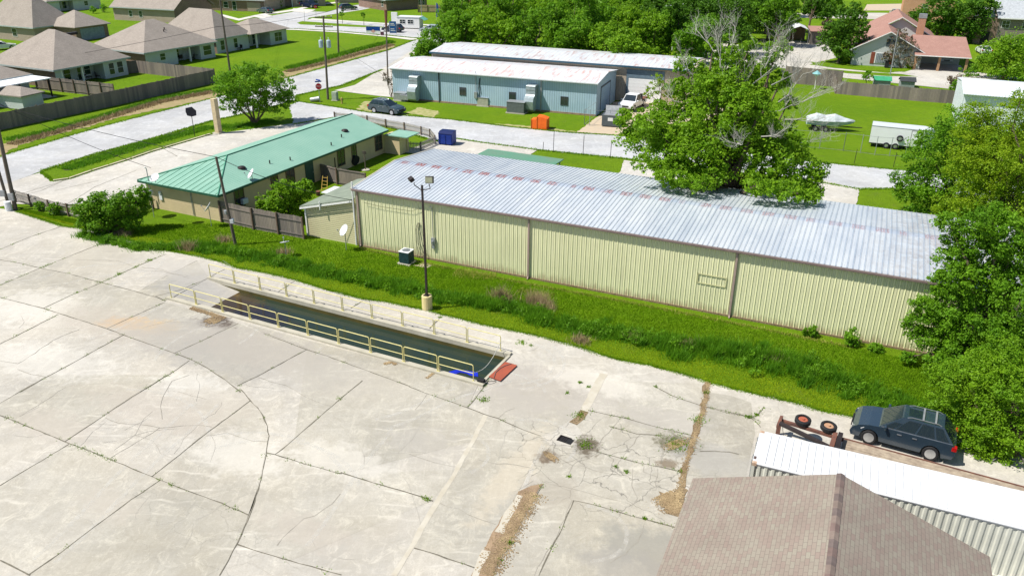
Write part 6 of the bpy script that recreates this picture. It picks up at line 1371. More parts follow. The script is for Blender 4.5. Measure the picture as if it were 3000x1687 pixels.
P = G(932,573); t = T('flower_pots','terracotta garden pot beside the step ladder','pot',(*P,0)); mb = MB(); mb.lathe([(0,0),(0.16,0),(0.24,0.4),(0.2,0.4),(0,0.36)],None,12); mb.build('pot',M['rust'],t)
# green flat canopy behind the warehouse
A_, B_ = Vector(G(1412,443,2.4)), Vector(G(1640,475,2.4)); d = (B_-A_); t = T('green_canopy','flat green ribbed canopy roof just behind the warehouse','canopy',(A_.x,A_.y,0),math.atan2(d.y,d.x))
mb = MB(); mb.box(0.2,-5.5,2.36,d.length,0.9,2.44); mb.build('roof',ribbed_mat('faded_green_canopy',(0.10,0.26,0.17),(0.14,0.24,0.17),0.25,0.6,vert=False),t)
for x,y in ((0.6,0.7),(d.length-0.3,0.7),(0.6,-5.3),(d.length-0.3,-5.3)): mb = MB(); mb.tube([(x,y,0),(x,y,2.36)],0.07,5); mb.build('post',M['steel'],t)
# grey bins by the gate
P = G(1762,372); t = T('waste_container','dark grey waste container behind the wire gate','waste container',(*P,0.03),R(-14)); mb = MB(); mb.box(0,0,0.1,2.0,1.5,1.35); mb.build('bin_body',simple('dark_grey_bin',(0.10,0.12,0.13),0.6),t); mb = MB(); mb.poly([(0.7,-0.01,0.7),(1.3,-0.01,0.7),(1.3,-0.01,1.1),(0.7,-0.01,1.1)]); mb.build('sticker',M['white'],t)
mb = MB(); mb.box(0.25,0.1,1.352,2.1,1.4,1.42,0,Matrix.Rotation(R(4),4,'X')); mb.build('lid',M['steel'],t)
mb = MB(); mb.box(0.2,1.45,1.45,2.1,1.55,2.3,0,Matrix.Rotation(R(-4),4,'X')); mb.build('raised_lid',simple('pale_grey_plate',(0.55,0.56,0.58),0.6),t)

# ================================================================ POLES AND WIRES
def upole(px,py,top,label,r=0.15,h=None,group='wooden utility poles',mat='pole',nm='utility_pole',cat='utility pole',z=0):
    P = G(px,py); tp_ = P3(top[0],top[1],P); tz = h or tp_[2]; k = tz/tp_[2]
    t = T(nm,label,cat,(*P,z),0,group); top3 = ((tp_[0]-P[0])*k,(tp_[1]-P[1])*k,tz)
    mb = MB(); mb.tube([(0,0,0),tuple(c_*0.5 for c_ in top3),top3],[r,r*0.85,r*0.7],8); mb.build('pole',M[mat],t); return t,P,Vector((P[0]+top3[0],P[1]+top3[1],tz)),Vector(top3)
def crossarm(t,c,L,an,n=4):
    mb = MB(); mb.cbox(c,(L,0.1,0.12),0,an); a_ = mb.build('crossarm',M['pole'],t)
    for k in range(n):
        x = -L/2+0.1+(L-0.2)*k/(n-1); mb = MB(); mb.lathe([(0,0),(0.05,0),(0.06,0.1),(0,0.16)],Matrix.Translation((c[0]+x*math.cos(an),c[1]+x*math.sin(an),c[2]+0.06)),6); mb.build('insulator',M['white'],a_)
tA,PA,TA,tl_ = upole(961,292,(947,48),'tall utility pole with two transformers and crossarms by the stop sign',0.16)
crossarm(tA,(tl_.x,tl_.y,tl_.z-0.15),2.2,R(10)); crossarm(tA,(tl_.x*0.93,tl_.y*0.93,tl_.z-1.3),2.4,R(-10))
for s_ in (-0.5,0.5):
    mb = MB(); mb.lathe([(0,0),(0.26,0),(0.29,0.1),(0.29,0.85),(0.24,0.95),(0.1,1.0),(0,1.0)],Matrix.Translation((tl_.x*0.75+s_,tl_.y*0.75-0.1,tl_.z-3.9)),14); o = mb.build('transformer',simple('pale_blue_transformer',(0.42,0.52,0.58),0.5),tA,smooth=False)
    mb = MB(); mb.lathe([(0,0),(0.04,0),(0.04,0.3),(0,0.32)],Matrix.Translation((tl_.x*0.75+s_,tl_.y*0.75-0.1,tl_.z-2.9)),6); mb.build('bushing',M['white'],o)
tB,PB,TB_,tl_ = upole(992,155,(985,-60),'tall utility pole standing on the bank of the open lawn',0.17)
tC,PC,TC,tl_ = upole(1137,250,(1130,30),'slender dark utility pole overgrown at its top by the blue building',0.12)
mb = MB(); mb.tube([(tl_.x*0.75,tl_.y*0.75,tl_.z*0.78),(tl_.x,tl_.y,tl_.z)],[0.14,0.24],8); mb.build('dead_vine',simple('reddish_dead_vine',(0.22,0.10,0.06),0.95,sc=8,bump=0.05),tC)
tD,PD,TD,tl_ = upole(676,222,(638,-40),'tall weathered utility pole left of the lawn beside the round tree',0.17)
tE,PE,TE,tl_ = upole(690,717,(633,460),'dark leaning utility pole in the weedy grass strip',0.13); M_ = 1
mb = MB(); mb.lathe([(0,0),(0.13,0),(0.15,0.1),(0.15,0.28),(0,0.3)],Matrix.Translation((tl_.x*0.33-0.2,tl_.y*0.33,tl_.z*0.36)),10); mb.build('security_light',M['steel'],tE)
mb = MB(); mb.box(tl_.x*0.3+0.02,-0.2,tl_.z*0.26,tl_.x*0.3+0.26,0.1,tl_.z*0.26+0.3); mb.build('meter_box',M['whitemetal'],tE)
tF,PF,TF,tl_ = upole(46,615,(-45,200),'right hand pole of the pair standing at the left edge',0.17)
mb = MB(); mb.box(-0.15,-0.33,0.9,0.25,-0.17,1.5); mb.build('meter_box',M['steel'],tF)
tG,PG,TG,tl_ = upole(28,610,(-55,330),'leaning reddish left hand pole of the pair at the left edge',0.13)
mb = MB(); mb.box(-0.35,-0.3,1.1,0.05,-0.14,1.6); mb.build('junction_box',M['steel'],tG)
P = G(28,618); t = T('white_drum','white plastic drum at the foot of the paired poles','drum',(*P,0)); mb = MB(); mb.lathe([(0,0),(0.26,0),(0.28,0.4),(0.26,0.8),(0,0.82)],None,14); mb.build('drum_body',M['whitemetal'],t)
tH,PH,TH_,_l = upole(2608,220,(2632,88),'pale metal pole by the pink roofed house',0.09,mat='steel',group=None)
tI,PI_,TI,_l = upole(1364,56,(1366,-40),'thick pale metal pole in front of the red brown fence',0.2,mat='whitemetal',group=None,nm='metal_pole',cat='pole')
tJ,PJ,TJ,_l = upole(1237,71,(1232,-20),'thin grey pole between the kiosk and the feather flags',0.09,mat='steel',group=None,nm='metal_pole',cat='pole')
tK,PK,TK,_l = upole(893,66,(891,33),'short thin grey post on the grass island of the street',0.05,mat='steel',group=None,nm='metal_pole',cat='pole')
mb = MB(); P = G(1978,45); t = T('street_light','curved arm street light rising out of the wood','street light',(*P,0)); zt = P3(1978,40,P)[2]
P = (P[0]*0.72,P[1]*0.72); t.location = (*P,0); zt = P3(1978,38,P)[2]; mb.tube([(0,0,0),(0,0,zt),(0.5,0,zt+1.0),(1.3,0,zt+1.5)],0.09,6); mb.build('pole',M['whitemetal'],t); mb = MB(); mb.cbox((-1.2,0,zt+1.0),(1.2,0.5,0.5)); mb.build('lamp_head',M['whitemetal'],t); mb = MB(); mb.tube([(0,0,zt),(-0.8,0,zt+0.9)],0.06,5); mb.build('arm',M['whitemetal'],t)
def wire(a,b,sag,label,r=0.02,mat='black'):
    a, b = Vector(a), Vector(b); mb = MB(); mb.tube([a.lerp(b,k/14)-Vector((0,0,sag*4*(k/14)*(1-k/14))) for k in range(15)],r,4); o = mb.build('overhead_wire',M[mat]); return tag(o,label,'wire','overhead wires')
dpt = P3(636,79,PD); 
LFT = P3(-60,205,(PD[0]-34,PD[1]-8)); wire(LFT,dpt,0.3,'black cable crossing the shingled roofs at the far left',0.03)
wire(dpt,P3(988,28,PB),0.5,'black cable between the two poles across the open lawn',0.03); e_ = P3(1140,12,G(1140,33)); wire(P3(988,28,PB),e_,0.3,'black cable running from the lawn pole to the brick house',0.025)
mast = P3(442,492,G(455,560)); 
wire(P3(-10,300,PF),mast,0.35,'service wire dropping to the mast at the corner of the green roof',0.02); wire(P3(-10,306,PF),TE,0.25,'service wire from the left poles to the leaning pole',0.02)
wl = WO; cor = (WO.x+0.1,WO.y+0.0,3.6); wire(TE,cor,0.45,'sagging wire from the leaning pole to the warehouse corner',0.02)
wire(P3(985,128,PB),P3(1137,228,PC),0.2,'thin dark wire slanting over the road to the slender pole',0.02)
wire(P3(1137,225,PC),P3(1390,225,G(1395,300)),0.5,'thin wire drooping along the blue wall',0.014)
for k,(z_,lb) in enumerate(((78,'upper'),(86,'lower'))):
    wire(P3(640,z_-60,PD),P3(870,60+k*10,G(800,40)),0.4,lb+' pale wire from the weathered pole towards the far drives',0.014,'steel')
# ================================================================ VEGETATION
def quads_mesh(name, V, mat, parent=None, n=4):
    N = len(V)//n; me = bpy.data.meshes.new(name)
    me.vertices.add(len(V)); me.vertices.foreach_set('co', np.asarray(V, dtype=np.float32).ravel())
    me.loops.add(len(V)); me.loops.foreach_set('vertex_index', np.arange(len(V), dtype=np.int32))
    me.polygons.add(N); me.polygons.foreach_set('loop_start', np.arange(0, len(V), n, dtype=np.int32)); me.polygons.foreach_set('loop_total', np.full(N, n, dtype=np.int32))
    me.materials.append(mat); me.update(calc_edges=True)
    o = bpy.data.objects.new(name, me); COL.objects.link(o)
    if parent: o.parent = parent
    return o
def leaves(blobs_, n, size, seed, sub=9, subr=0.34, droop=0.0):
    sub = int(sub*2.0); subr *= 0.72
    rg = np.random.default_rng(seed); vol = np.array([b[3]*b[4]*b[5] for b in blobs_])**0.62; pr = vol/vol.sum(); out = []
    for b, p in zip(blobs_, pr):
        m = max(20, int(n*p)); c = np.array(b[:3]); r_ = np.array(b[3:6])
        d = rg.normal(size=(sub,3)); d /= np.linalg.norm(d,axis=1)[:,None]; rad = rg.uniform(0.45,0.95,(sub,1)); sc = c + d*r_*rad
        sr = r_.mean()*subr*rg.uniform(0.6,1.4,sub)
        k = rg.integers(0,sub,m); e = rg.normal(size=(m,3)); e /= np.linalg.norm(e,axis=1)[:,None]
        P = sc[k] + e*(sr[k]*rg.uniform(0.35,1.0,m)**0.5)[:,None]*np.array([1,1,0.75])
        fr2 = rg.random(m) < 0.16; e2 = rg.normal(size=(m,3)); e2 /= np.linalg.norm(e2,axis=1)[:,None]; P[fr2] = (c + e2*r_*(rg.uniform(0.1,1.08,m)**0.6)[:,None])[fr2]
        nn = e*0.7 + rg.normal(size=(m,3))*0.6 + np.array([0,0,0.5]); nn /= np.linalg.norm(nn,axis=1)[:,None]
        a = np.cross(nn, rg.normal(size=(m,3))); a /= np.linalg.norm(a,axis=1)[:,None]; bb = np.cross(nn,a)
        s = (size*0.86*rg.uniform(0.4,1.4,m))[:,None]
        q = np.stack([P-a*s*0.5, P+bb*s*0.32, P+a*s*0.5, P-bb*s*0.32],axis=1); out.append(q.reshape(-1,3))
    return np.concatenate(out)
LM = {'bright': leaf_mat('bright_leaves',(0.28,0.50,0.018),(0.17,0.37,0.014),0.55,0.5), 'yellow': leaf_mat('yellow_green_leaves',(0.36,0.52,0.018),(0.23,0.42,0.014),0.55,0.5),
      'dark': leaf_mat('deep_green_leaves',(0.12,0.28,0.014),(0.07,0.18,0.012),0.6,0.42), 'mid': leaf_mat('mid_green_leaves',(0.22,0.45,0.018),(0.13,0.32,0.014),0.6,0.48),
      'purple': leaf_mat('purple_leaves',(0.12,0.055,0.07),(0.09,0.04,0.05),0.5,0.2), 'brown': leaf_mat('pinkish_flower_heads',(0.24,0.17,0.12),(0.10,0.13,0.05),0.5,0.2)}
def branchy(mb, a, b, r0, r1, seed, wig=0.12, n=5):
    rg = random.Random(seed); a, b = Vector(a), Vector(b); L = (b-a).length; pts = []
    for k in range(n+1):
        p = a.lerp(b,k/n)
        if 0 < k < n: p += Vector((rg.uniform(-1,1),rg.uniform(-1,1),rg.uniform(-0.5,1)))*L*wig*0.5
        pts.append(p)
    mb.tube(pts,[r0+(r1-r0)*k/n for k in range(n+1)],5,caps=False); return pts
def spray(mb, a, d, L, r, depth, rg):
    a = Vector(a); d = Vector(d).normalized(); pts = [a]; p = a
    for k in range(3):
        d = (d+Vector((rg.uniform(-0.3,0.3),rg.uniform(-0.3,0.3),rg.uniform(-0.2,0.3)))).normalized(); p = p+d*L/3; pts.append(p)
    mb.tube(pts,[r,r*0.8,r*0.6,r*0.4],4,caps=False)
    if depth > 0:
        for k in range(4):
            q = pts[1+k%3]; dd = (d+Vector((rg.uniform(-1,1),rg.uniform(-1,1),rg.uniform(-0.5,0.9)))*0.9).normalized()
            spray(mb,q,dd,L*rg.uniform(0.5,0.75),r*0.5,depth-1,rg)
def tree(name, label, P, blobs_, n, size, lm, seed, trunk_r=0.25, fork=1.5, group=None, cat='tree', stems=1, sub=9, subr=0.34, dead=(), limb_r=None):
    t = T(name,label,cat,(P[0],P[1],0),0,group); rg = random.Random(seed)
    V = leaves(blobs_,int(n*1.25),size,seed,sub,subr); quads_mesh('crown',V,LM[lm],t)
    mb = MB()
    if stems == 1:
        mb.tube([(0,0,-0.1),(0.05,0.02,fork*0.5),(0,0,fork)],[trunk_r*1.35,trunk_r,trunk_r*0.9],8)
        for k,b in enumerate(blobs_): branchy(mb,(0,0,fork*0.95),b[:3],(limb_r or trunk_r*0.55),0.03,seed+k)
    else:
        for k in range(stems):
            b = blobs_[k%len(blobs_)]; branchy(mb,(rg.uniform(-0.15,0.15),rg.uniform(-0.15,0.15),-0.05),b[:3],trunk_r,0.03,seed+k,0.08)
    mb.build('trunk',M['bark'],t)
    if dead:
        for k,(a,d,L) in enumerate(dead):
            mb = MB(); spray(mb,a,d,L*0.5,0.045,4,random.Random(seed+100+k)); mb.build('bare_branches',M['deadwood'],t)
    return t
def pxblobs(P, lst):                              # crown lobes read at the tree's own distance, with real depth
    dist = math.hypot(P[0],P[1]); out = []; rg = random.Random(int(lst[0][0]))
    for (px,py,rx,ry,*dd) in lst:
        q = P3(px,py,P); d_ = math.sqrt(q[0]**2+q[1]**2+(CH-q[2])**2); s_ = d_/F; dep = dd[0] if dd else rg.uniform(-0.5,0.5)*rx*s_
        k = 1+dep/math.hypot(q[0],q[1]); zz = CH-(CH-q[2])*k
        out.append((q[0]*k-P[0],q[1]*k-P[1],max(zz,0.4),rx*s_,(rx*s_+ry*s_)*0.5,ry*s_*1.02))
    return out
# great half bare tree behind the warehouse
P = G(2118,700); bl_ = pxblobs(P,[(1880,400,85,55,0),(1850,350,50,35,0),(1960,440,75,60,-1.5),(1990,505,60,45,-2.5),(1950,330,60,40,1),(2080,400,110,75,-2),(2030,460,80,55,-3),(2150,330,95,60,1),(2200,420,110,70,-1),(2270,470,90,70,-1),(2330,515,75,55,-1),(2372,555,45,30,-1),(2230,520,70,35,-2.5),(2090,510,60,35,-3.5),
   (2010,190,45,28,2),(2075,215,55,35,2),(2140,230,60,40,0),(2220,240,60,45,2),(2275,145,40,28,1),(2120,160,45,25,3),(2050,290,70,50,2),(2180,290,70,50,-2),(2330,430,50,40,0),(2390,500,40,30,1),(2160,150,30,20,0),(1990,250,40,28,1),(2130,190,45,30,1),(2190,180,35,25,2),(2250,190,35,25,1),(2290,230,35,30,1),(2060,250,50,35,-1),(2110,260,60,40,-1),(2030,330,60,40,0),(2240,310,50,40,-2),(2290,380,50,40,1),(2090,130,28,18,2),(2200,130,28,18,2),(2140,110,22,14,2),(2310,300,30,22,1),(1915,370,60,50,-2),(2000,400,60,50,-2),(1965,520,55,28,-5),(2040,535,50,24,-5.5),(2225,545,50,24,-5.5),(2310,560,60,26,-5),(2375,575,35,18,-4),(1900,480,45,30,-4)])
def pd(px,py,dep=0): 
    q = P3(px,py,P); k = 1+dep/math.hypot(q[0],q[1]); return (q[0]*k-P[0],q[1]*k-P[1],CH-(CH-q[2])*k)
dd_ = [(pd(2150,330),(0.2,0,1),5.5),(pd(2110,200),(-0.1,0,1),4.2),(pd(2090,150),(-0.5,0,1),3.2),(pd(2140,160),(0.3,0.2,1),3.2),(pd(2250,330),(1,0,0.4),5.0),(pd(2280,300),(1,0,0.8),5.0),(pd(2300,350),(1,-0.2,0.1),4.5),(pd(2200,250),(0.7,0.1,0.9),5),
       (pd(2330,420),(1,-0.3,0.1),3.6),(pd(2240,200),(0.4,0,1),3.6),(pd(2030,220),(-0.7,0,0.8),3.0),(pd(1990,300),(-1,0,0.3),2.8),(pd(2160,420,-4),(0.4,-1,0.3),3.2),(pd(2230,400,-4),(0.8,-0.8,0.4),3.0),(pd(2350,300),(1,0,0.6),3.2),(pd(2260,250),(1,0,0.5),4.4)]
tree('oak_tree','huge spreading tree with many bare grey branches behind the warehouse',P,bl_,75000,0.23,'bright',11,0.62,3.2,sub=16,subr=0.36,dead=dd_,limb_r=0.26)
# round tree by the cream column
P = G(748,362); bl_ = pxblobs(P,[(700,240,65,45),(770,225,65,40),(830,260,35,35),(660,240,40,25),(740,290,70,40),(800,300,50,35),(690,300,45,30),(740,205,50,22),(650,265,30,20),(845,285,22,22)])
tree('round_tree','round bushy multi stemmed tree beside the cream column',P,bl_,17000,0.26,'mid',21,0.11,1.0,stems=9,sub=14)
# sapling at the blue building, shrub flowers
P = G(1150,284); tree('sapling','sparse pinkish sapling at the corner of the blue building',P,pxblobs(P,[(1130,225,12,14),(1145,240,12,18),(1160,215,10,12),(1150,205,10,10)]),500,0.22,'brown',31,0.05,0.8,stems=5,sub=6)
P = G(1945,330); tree('small_tree','small feathery tree in front of the white roller door',P,pxblobs(P,[(1925,240,24,22),(1905,270,20,18),(1960,270,40,26),(1985,280,25,20),(1930,300,30,14)]),2600,0.25,'yellow',33,0.08,0.8,stems=4,sub=8)
# shrubs behind the leaning picket fence
sg = 'shrubs along the weedy grass strip'
P = G(330,685); tree('shrub','wide dense shrub mass in front of the leaning picket fence',P,pxblobs(P,[(265,620,35,35),(310,600,45,38),(360,590,40,32),(400,575,28,28),(290,650,38,28),(340,640,45,30),(250,655,25,22),(425,560,15,20),(240,610,28,25),(400,610,35,28),(380,650,35,25),(320,675,40,18),(430,590,18,18)]),24000,0.17,'mid',41,0.06,0.6,sg,'shrub',stems=8,sub=14,subr=0.3)
P = G(118,618); tree('shrub','small round shrub at the grey picket fence nearest the poles',P,[(0,0,0.45,0.5,0.45,0.45)],900,0.15,'mid',42,0.03,0.3,sg,'shrub',stems=3)
P = G(162,630); tree('shrub','larger round shrub at the right part of the grey picket fence',P,[(0,0,0.5,0.65,0.55,0.5),(0.3,0,0.7,0.4,0.4,0.4)],1400,0.15,'mid',43,0.03,0.3,sg,'shrub',stems=3)
P = G(865,650); tree('garden_bush','bright green bush overhanging the grey fence by the lap sided shed',P,pxblobs(P,[(850,590,42,38),(820,570,38,32),(880,610,35,28),(800,600,30,25),(870,555,28,20),(895,540,22,18),(860,635,25,18),(830,550,32,24),(880,560,40,30),(905,565,22,22),(845,620,40,30)]),14000,0.2,'bright',44,0.07,0.6,None,'bush',stems=6,sub=12)
P = G(770,632); tree('garden_bush','narrow green bush against the cream wall behind the fence',P,pxblobs(P,[(770,590,20,26),(765,612,22,18),(785,600,15,20)]),2000,0.18,'bright',45,0.04,0.4,None,'bush',stems=3)
# plants at the warehouse wall
wg = 'plants at the foot of the warehouse wall'
for k,(px,py,w_,h_,lb) in enumerate(((2378,987,0.28,0.5,'small shrub, leftmost of those against the warehouse wall'),(2490,1013,0.42,0.75,'tallest leafy shrub against the warehouse wall'),(2562,1028,0.42,0.3,'low spreading shrub at the warehouse wall right of the tallest one'),(2355,984,0.15,0.35,'thin weed at the warehouse wall'))):
    P = G(px,py); tree('wall_shrub',lb,P,[(0,0,h_*0.9,w_,w_,h_*0.7),(0.1,0,h_*0.4,w_*1.2,w_,h_*0.4)],int(900+w_*2500),0.13,'mid',50+k,0.03,0.3,wg,'shrub',stems=3)
# right hand trees
rgp = 'big trees down the right edge'
P = G(2770,640); tree('broad_tree','dark green tree between the side road and the warehouse roof end',P,pxblobs(P,[(2720,440,70,60),(2790,420,80,60),(2680,520,60,45),(2760,540,90,60),(2700,590,60,40),(2830,520,80,80),(2650,560,35,25),(2800,360,60,40),(2860,430,60,60),(2740,630,80,35)]),26000,0.21,'mid',61,0.25,2.0,rgp,sub=15)
P = G(2960,760); tree('feathery_tree','tall feathery yellow green tree at the right edge above the roof end',P,pxblobs(P,[(2900,400,60,60),(2960,350,60,60),(2990,450,70,80),(2900,520,80,70),(2960,600,90,80),(2860,640,80,60),(2820,700,70,45),(2920,740,100,70),(3010,560,80,90),(2850,570,60,50),(3020,700,80,90),(2990,290,30,35),(2860,380,60,50),(2820,470,60,60),(2880,450,70,60),(2930,460,80,80),(2800,610,70,50),(2950,520,80,80),(2860,330,45,35)]),80000,0.15,'yellow',62,0.3,2.5,rgp,sub=22,subr=0.3)
P = G(2900,1130); tree('broad_tree','leafy tree hiding the right end of the yellow wall',P,pxblobs(P,[(2800,760,60,50),(2900,820,90,70),(2720,900,50,50),(2790,900,70,70),(2860,950,90,80),(2740,1000,60,50),(2810,1040,90,60),(2940,1000,90,90),(2990,880,90,90),(2680,950,30,45),(2760,820,35,35),(2990,760,70,50),(2660,1045,25,15),(2860,700,80,45),(2950,700,80,60),(2820,820,60,60),(2780,650,45,25),(2900,640,70,40)]),90000,0.145,'mid',63,0.3,2.0,rgp,sub=22,subr=0.3)
P = G(2960,1330); tree('broad_tree','dense tree overhanging the black crossover',P,pxblobs(P,[(2850,1120,90,60,0),(2780,1160,60,45,0),(2900,1220,100,70,0),(2840,1270,60,55,-0.6),(2960,1130,90,80,0),(2990,1270,90,90,0),(2870,1350,50,30,-0.8),(2800,1100,60,40,0.5),(2760,1090,50,30,0.8),(2930,1050,80,60,1.0)]),75000,0.115,'bright',64,0.25,1.4,rgp,sub=22,subr=0.3)
# trees about the pink roofed house
hg = 'trees around the pink roofed house'
P = G(2455,185); tree('garden_tree','dark bushy tree left of the pale gabled wall',P,pxblobs(P,[(2450,90,45,40),(2480,60,45,35),(2500,110,35,35),(2435,120,35,30),(2470,140,40,30),(2500,30,35,22),(2520,75,25,30)]),9000,0.42,'dark',71,0.25,1.5,hg,sub=12)
P = G(2640,200); tree('flowering_tree','thin brownish flowering tree in front of the pink roof',P,pxblobs(P,[(2630,120,28,25),(2660,140,30,28),(2625,155,30,25),(2670,175,20,20),(2640,100,20,15),(2600,165,18,14)]),2600,0.3,'brown',72,0.06,1.0,hg,stems=6,sub=10)
P = G(2440,120); tree('purple_tree','small purple leaved tree beside the wooden shed',P,pxblobs(P,[(2425,70,16,14),(2420,88,14,12)]),900,0.4,'purple',73,0.08,1.0,hg)
P = G(2740,118); tree('garden_tree','large dark tree behind the chimney',P,pxblobs(P,[(2740,60,60,45),(2800,70,60,45),(2690,60,35,30),(2850,40,50,40),(2780,20,60,30),(2840,90,45,35),(2880,15,40,25)]),15000,0.5,'dark',74,0.3,2.0,hg,sub=14)
P = G(2940,235); tree('garden_tree','bright green tree at the right edge above the white building',P,pxblobs(P,[(2930,150,45,40),(2980,130,40,40),(2900,190,40,30),(2960,200,60,35),(3010,180,40,60)]),11000,0.36,'bright',75,0.25,1.5,hg,sub=14)
P = G(2682,72); tree('garden_bush','round bush at the foot of the orange brick house',P,[(0,0,1.6,3.2,2.4,1.9)],1500,0.5,'dark',76,0.15,0.8,hg,'bush',stems=3)
P = G(2478,186); tree('garden_bush','clipped round bush at the corner of the pale gabled house',P,[(0,0,0.8,1.1,1.1,0.9)],1500,0.25,'mid',77,0.08,0.4,hg,'bush',stems=3,subr=0.5)
P = G(2700,60); 
P = G(2535,252); tree('small_tree','small clipped tree in front of the green dog house',P,[(0,0,1.4,0.8,0.8,0.8)],900,0.25,'mid',78,0.05,0.9,hg)
P = G(2800,272); tree('garden_bush','round bush at the corner of the white building',P,[(0,0,0.9,1.0,1.0,1.0)],1200,0.25,'mid',79,0.05,0.4,hg,'bush',stems=3)
for k,(px,py,w_,h_,lb) in enumerate(((2800,255,1.8,1.0,'pale weedy bush right of the carport drive'),(2840,225,2.0,1.4,'tangled bush beyond the carport post'),(2670,200,1.3,0.6,'yellow flowered bush at the carport wall'))):
    P = G(px,py); tree('garden_bush',lb,P,[(0,0,h_*0.6,w_,w_*0.8,h_)],1100,0.25,('brown','mid','yellow')[k],80+k,0.04,0.4,hg,'bush',stems=3)
for k,(px,py,lb) in enumerate(((1003,70,'left of two staked young trees on the street grass'),(1066,75,'right of two staked young trees on the street grass'))):
    P = G(px,py); tree('young_tree',lb,P,[(0,0,2.2,0.5,0.5,0.8)],220,0.3,'mid',85+k,0.05,1.4,'staked young trees')
P = G(817,24); tree('garden_bush','clipped bush before the stone porch',P,[(0,0,0.9,1.6,1.3,1.2)],700,0.35,'mid',88,0.1,0.5,None,'bush',stems=3)
for k,(px,py,lb) in enumerate(((274,40,'left of two young shrubs on the bright back lawn'),(303,37,'right of two young shrubs on the bright back lawn'))):
    P = G(px,py); tree('young_shrub',lb,P,[(0,0,1.0,0.9,0.9,1.0)],200,0.4,'mid',90+k,0.05,0.5,'young shrubs on the back lawn','shrub',stems=3)
P = G(1240,186); tree('wood_edge_shrub','bushy growth at the left end of the tan shed',P,[(0,0,2.0,2.0,1.8,1.9),(1.2,1.5,2.6,1.8,1.8,2.0),(-0.8,1.0,1.4,1.4,1.4,1.3)],6000,0.34,'mid',95,0.15,1.0,None,'bush',stems=4,sub=12)
P = G(1262,160); tree('wood_edge_shrub','tall leafy bush behind the left end of the tan shed',P,[(0,0,2.4,2.4,2.2,2.3),(2,2,3.2,2.4,2.4,2.8),(3.5,4,4.0,2.6,2.4,3.2)],9000,0.36,'mid',96,0.15,1.0,None,'bush',stems=4,sub=12)
# the wood behind the long sheds: five kinds of crown, copied
protos = []; rgw = random.Random(99)
for k,(lm,h_) in enumerate((('mid',9.5),('bright',8.5),('dark',10.5),('mid',11.0),('bright',10.0))):
    b_ = []
    for j in range(9):
        an = rgw.uniform(0,6.28); rr_ = rgw.uniform(0.8,2.9); b_.append((rr_*math.cos(an),rr_*math.sin(an),h_*rgw.uniform(0.22,0.88),rgw.uniform(1.5,2.3),rgw.uniform(1.5,2.3),rgw.uniform(1.2,2.0)))
    protos.append(tree('wood_tree','tree',(0,0),b_,9500,0.40,lm,200+k,0.22,2.0,sub=12))
pts_ = []
def inwood(x,y):
    a = (y-124) ; left = -15+ (y-124)*0.00
    top = -20.0 + 0.0*y
    lx = -14 if y < 150 else -14+(y-150)*0.12
    rx = 52 if y > 160 else 20+(y-118)*0.75
    yb = 131-0.386*(x+14)
    return lx < x < rx and yb < y < 215
tries = 0; rgw = random.Random(12)
while len(pts_) < 92 and tries < 9000:
    tries += 1; x, y = rgw.uniform(-18,56), rgw.uniform(100,215)
    if inwood(x,y) and all((x-a)**2+(y-b)**2 > 4.3**2 for a,b in pts_): pts_.append((x,y))
pts_ += [G(2260,60),G(2300,50),G(2350,40),G(2400,45),G(2240,100),G(2210,60),G(2370,85),G(2440,30),G(2300,95),G(2190,120),G(2420,75)]
WOOD = 'one tree of the dense wood behind the tan and blue metal sheds'
used = set()
for i,(x,y) in enumerate(sorted(pts_,key=lambda p: math.hypot(*p))):
    k = rgw.choice((0,1,1,3,4,0)) if x < 25 else rgw.choice((2,0,2,3))
    o = protos[k] if k not in used else copy_tree(protos[k]); used.add(k)
    o.location = (x,y,0); o.rotation_euler = (0,0,rgw.uniform(0,6.28)); s_ = rgw.uniform(0.8,1.12)*(1.0 if y<150 else 1.0); o.scale = (s_,s_,s_*(0.72 if y<128 and x<0 else 1))
    o['label'] = WOOD; o['group'] = 'trees of the wood behind the metal sheds'
for k,o in enumerate(protos):
    if k not in used:
        for c in list(o.children): bpy.data.objects.remove(c)
        bpy.data.objects.remove(o)

# ---- garden chairs and tables under the patios
def chair(P, hd, label, mat='darkmetal'):
    t = T('garden_chair', label, 'chair', (*P,0.02), hd, 'patio furniture'); mb = MB(); mb.box(-0.3,-0.3,0.35,0.3,0.3,0.43); mb.build('seat',M[mat],t); mb = MB(); mb.box(-0.3,0.26,0.43,0.3,0.34,0.95); mb.build('backrest',M[mat],t)
    for x in (-0.27,0.27):
        for y in (-0.27,0.27): mb = MB(); mb.box(x-0.03,y-0.03,0,x+0.03,y+0.03,0.35); mb.build('leg',M[mat],t)
def table(P, label):
    t = T('patio_table', label, 'table', (*P,0.02), 0.3, 'patio furniture'); mb = MB(); mb.lathe([(0,0.68),(0.6,0.68),(0.6,0.73),(0,0.73)],None,14); mb.build('table_top',M['darkmetal'],t); mb = MB(); mb.lathe([(0,0),(0.3,0),(0.05,0.06),(0.05,0.67),(0,0.68)],None,8); mb.build('pedestal',M['darkmetal'],t)
for k,(px,py,lb) in enumerate(((222,238,'left chair on the patio of the fenced yard house'),(262,233,'middle chair on the patio of the fenced yard house'),(288,230,'right chair on the patio of the fenced yard house'),(500,184,'left chair on the patio facing the open lawn'),(530,178,'middle chair on the patio facing the open lawn'),(565,176,'chair by the wide window facing the open lawn'),(704,148,'chair by the corner post of the lower wing'),(20,290,'chair under the white patio cover'))): chair(G(px,py), 0.3+k*0.9, lb)
for px,py,lb in ((243,236,'round dark table on the patio of the fenced yard house'),(585,173,'round dark table by the wide window on the open lawn'),(100,275,'round dark table under the white patio cover')): table(G(px,py), lb)
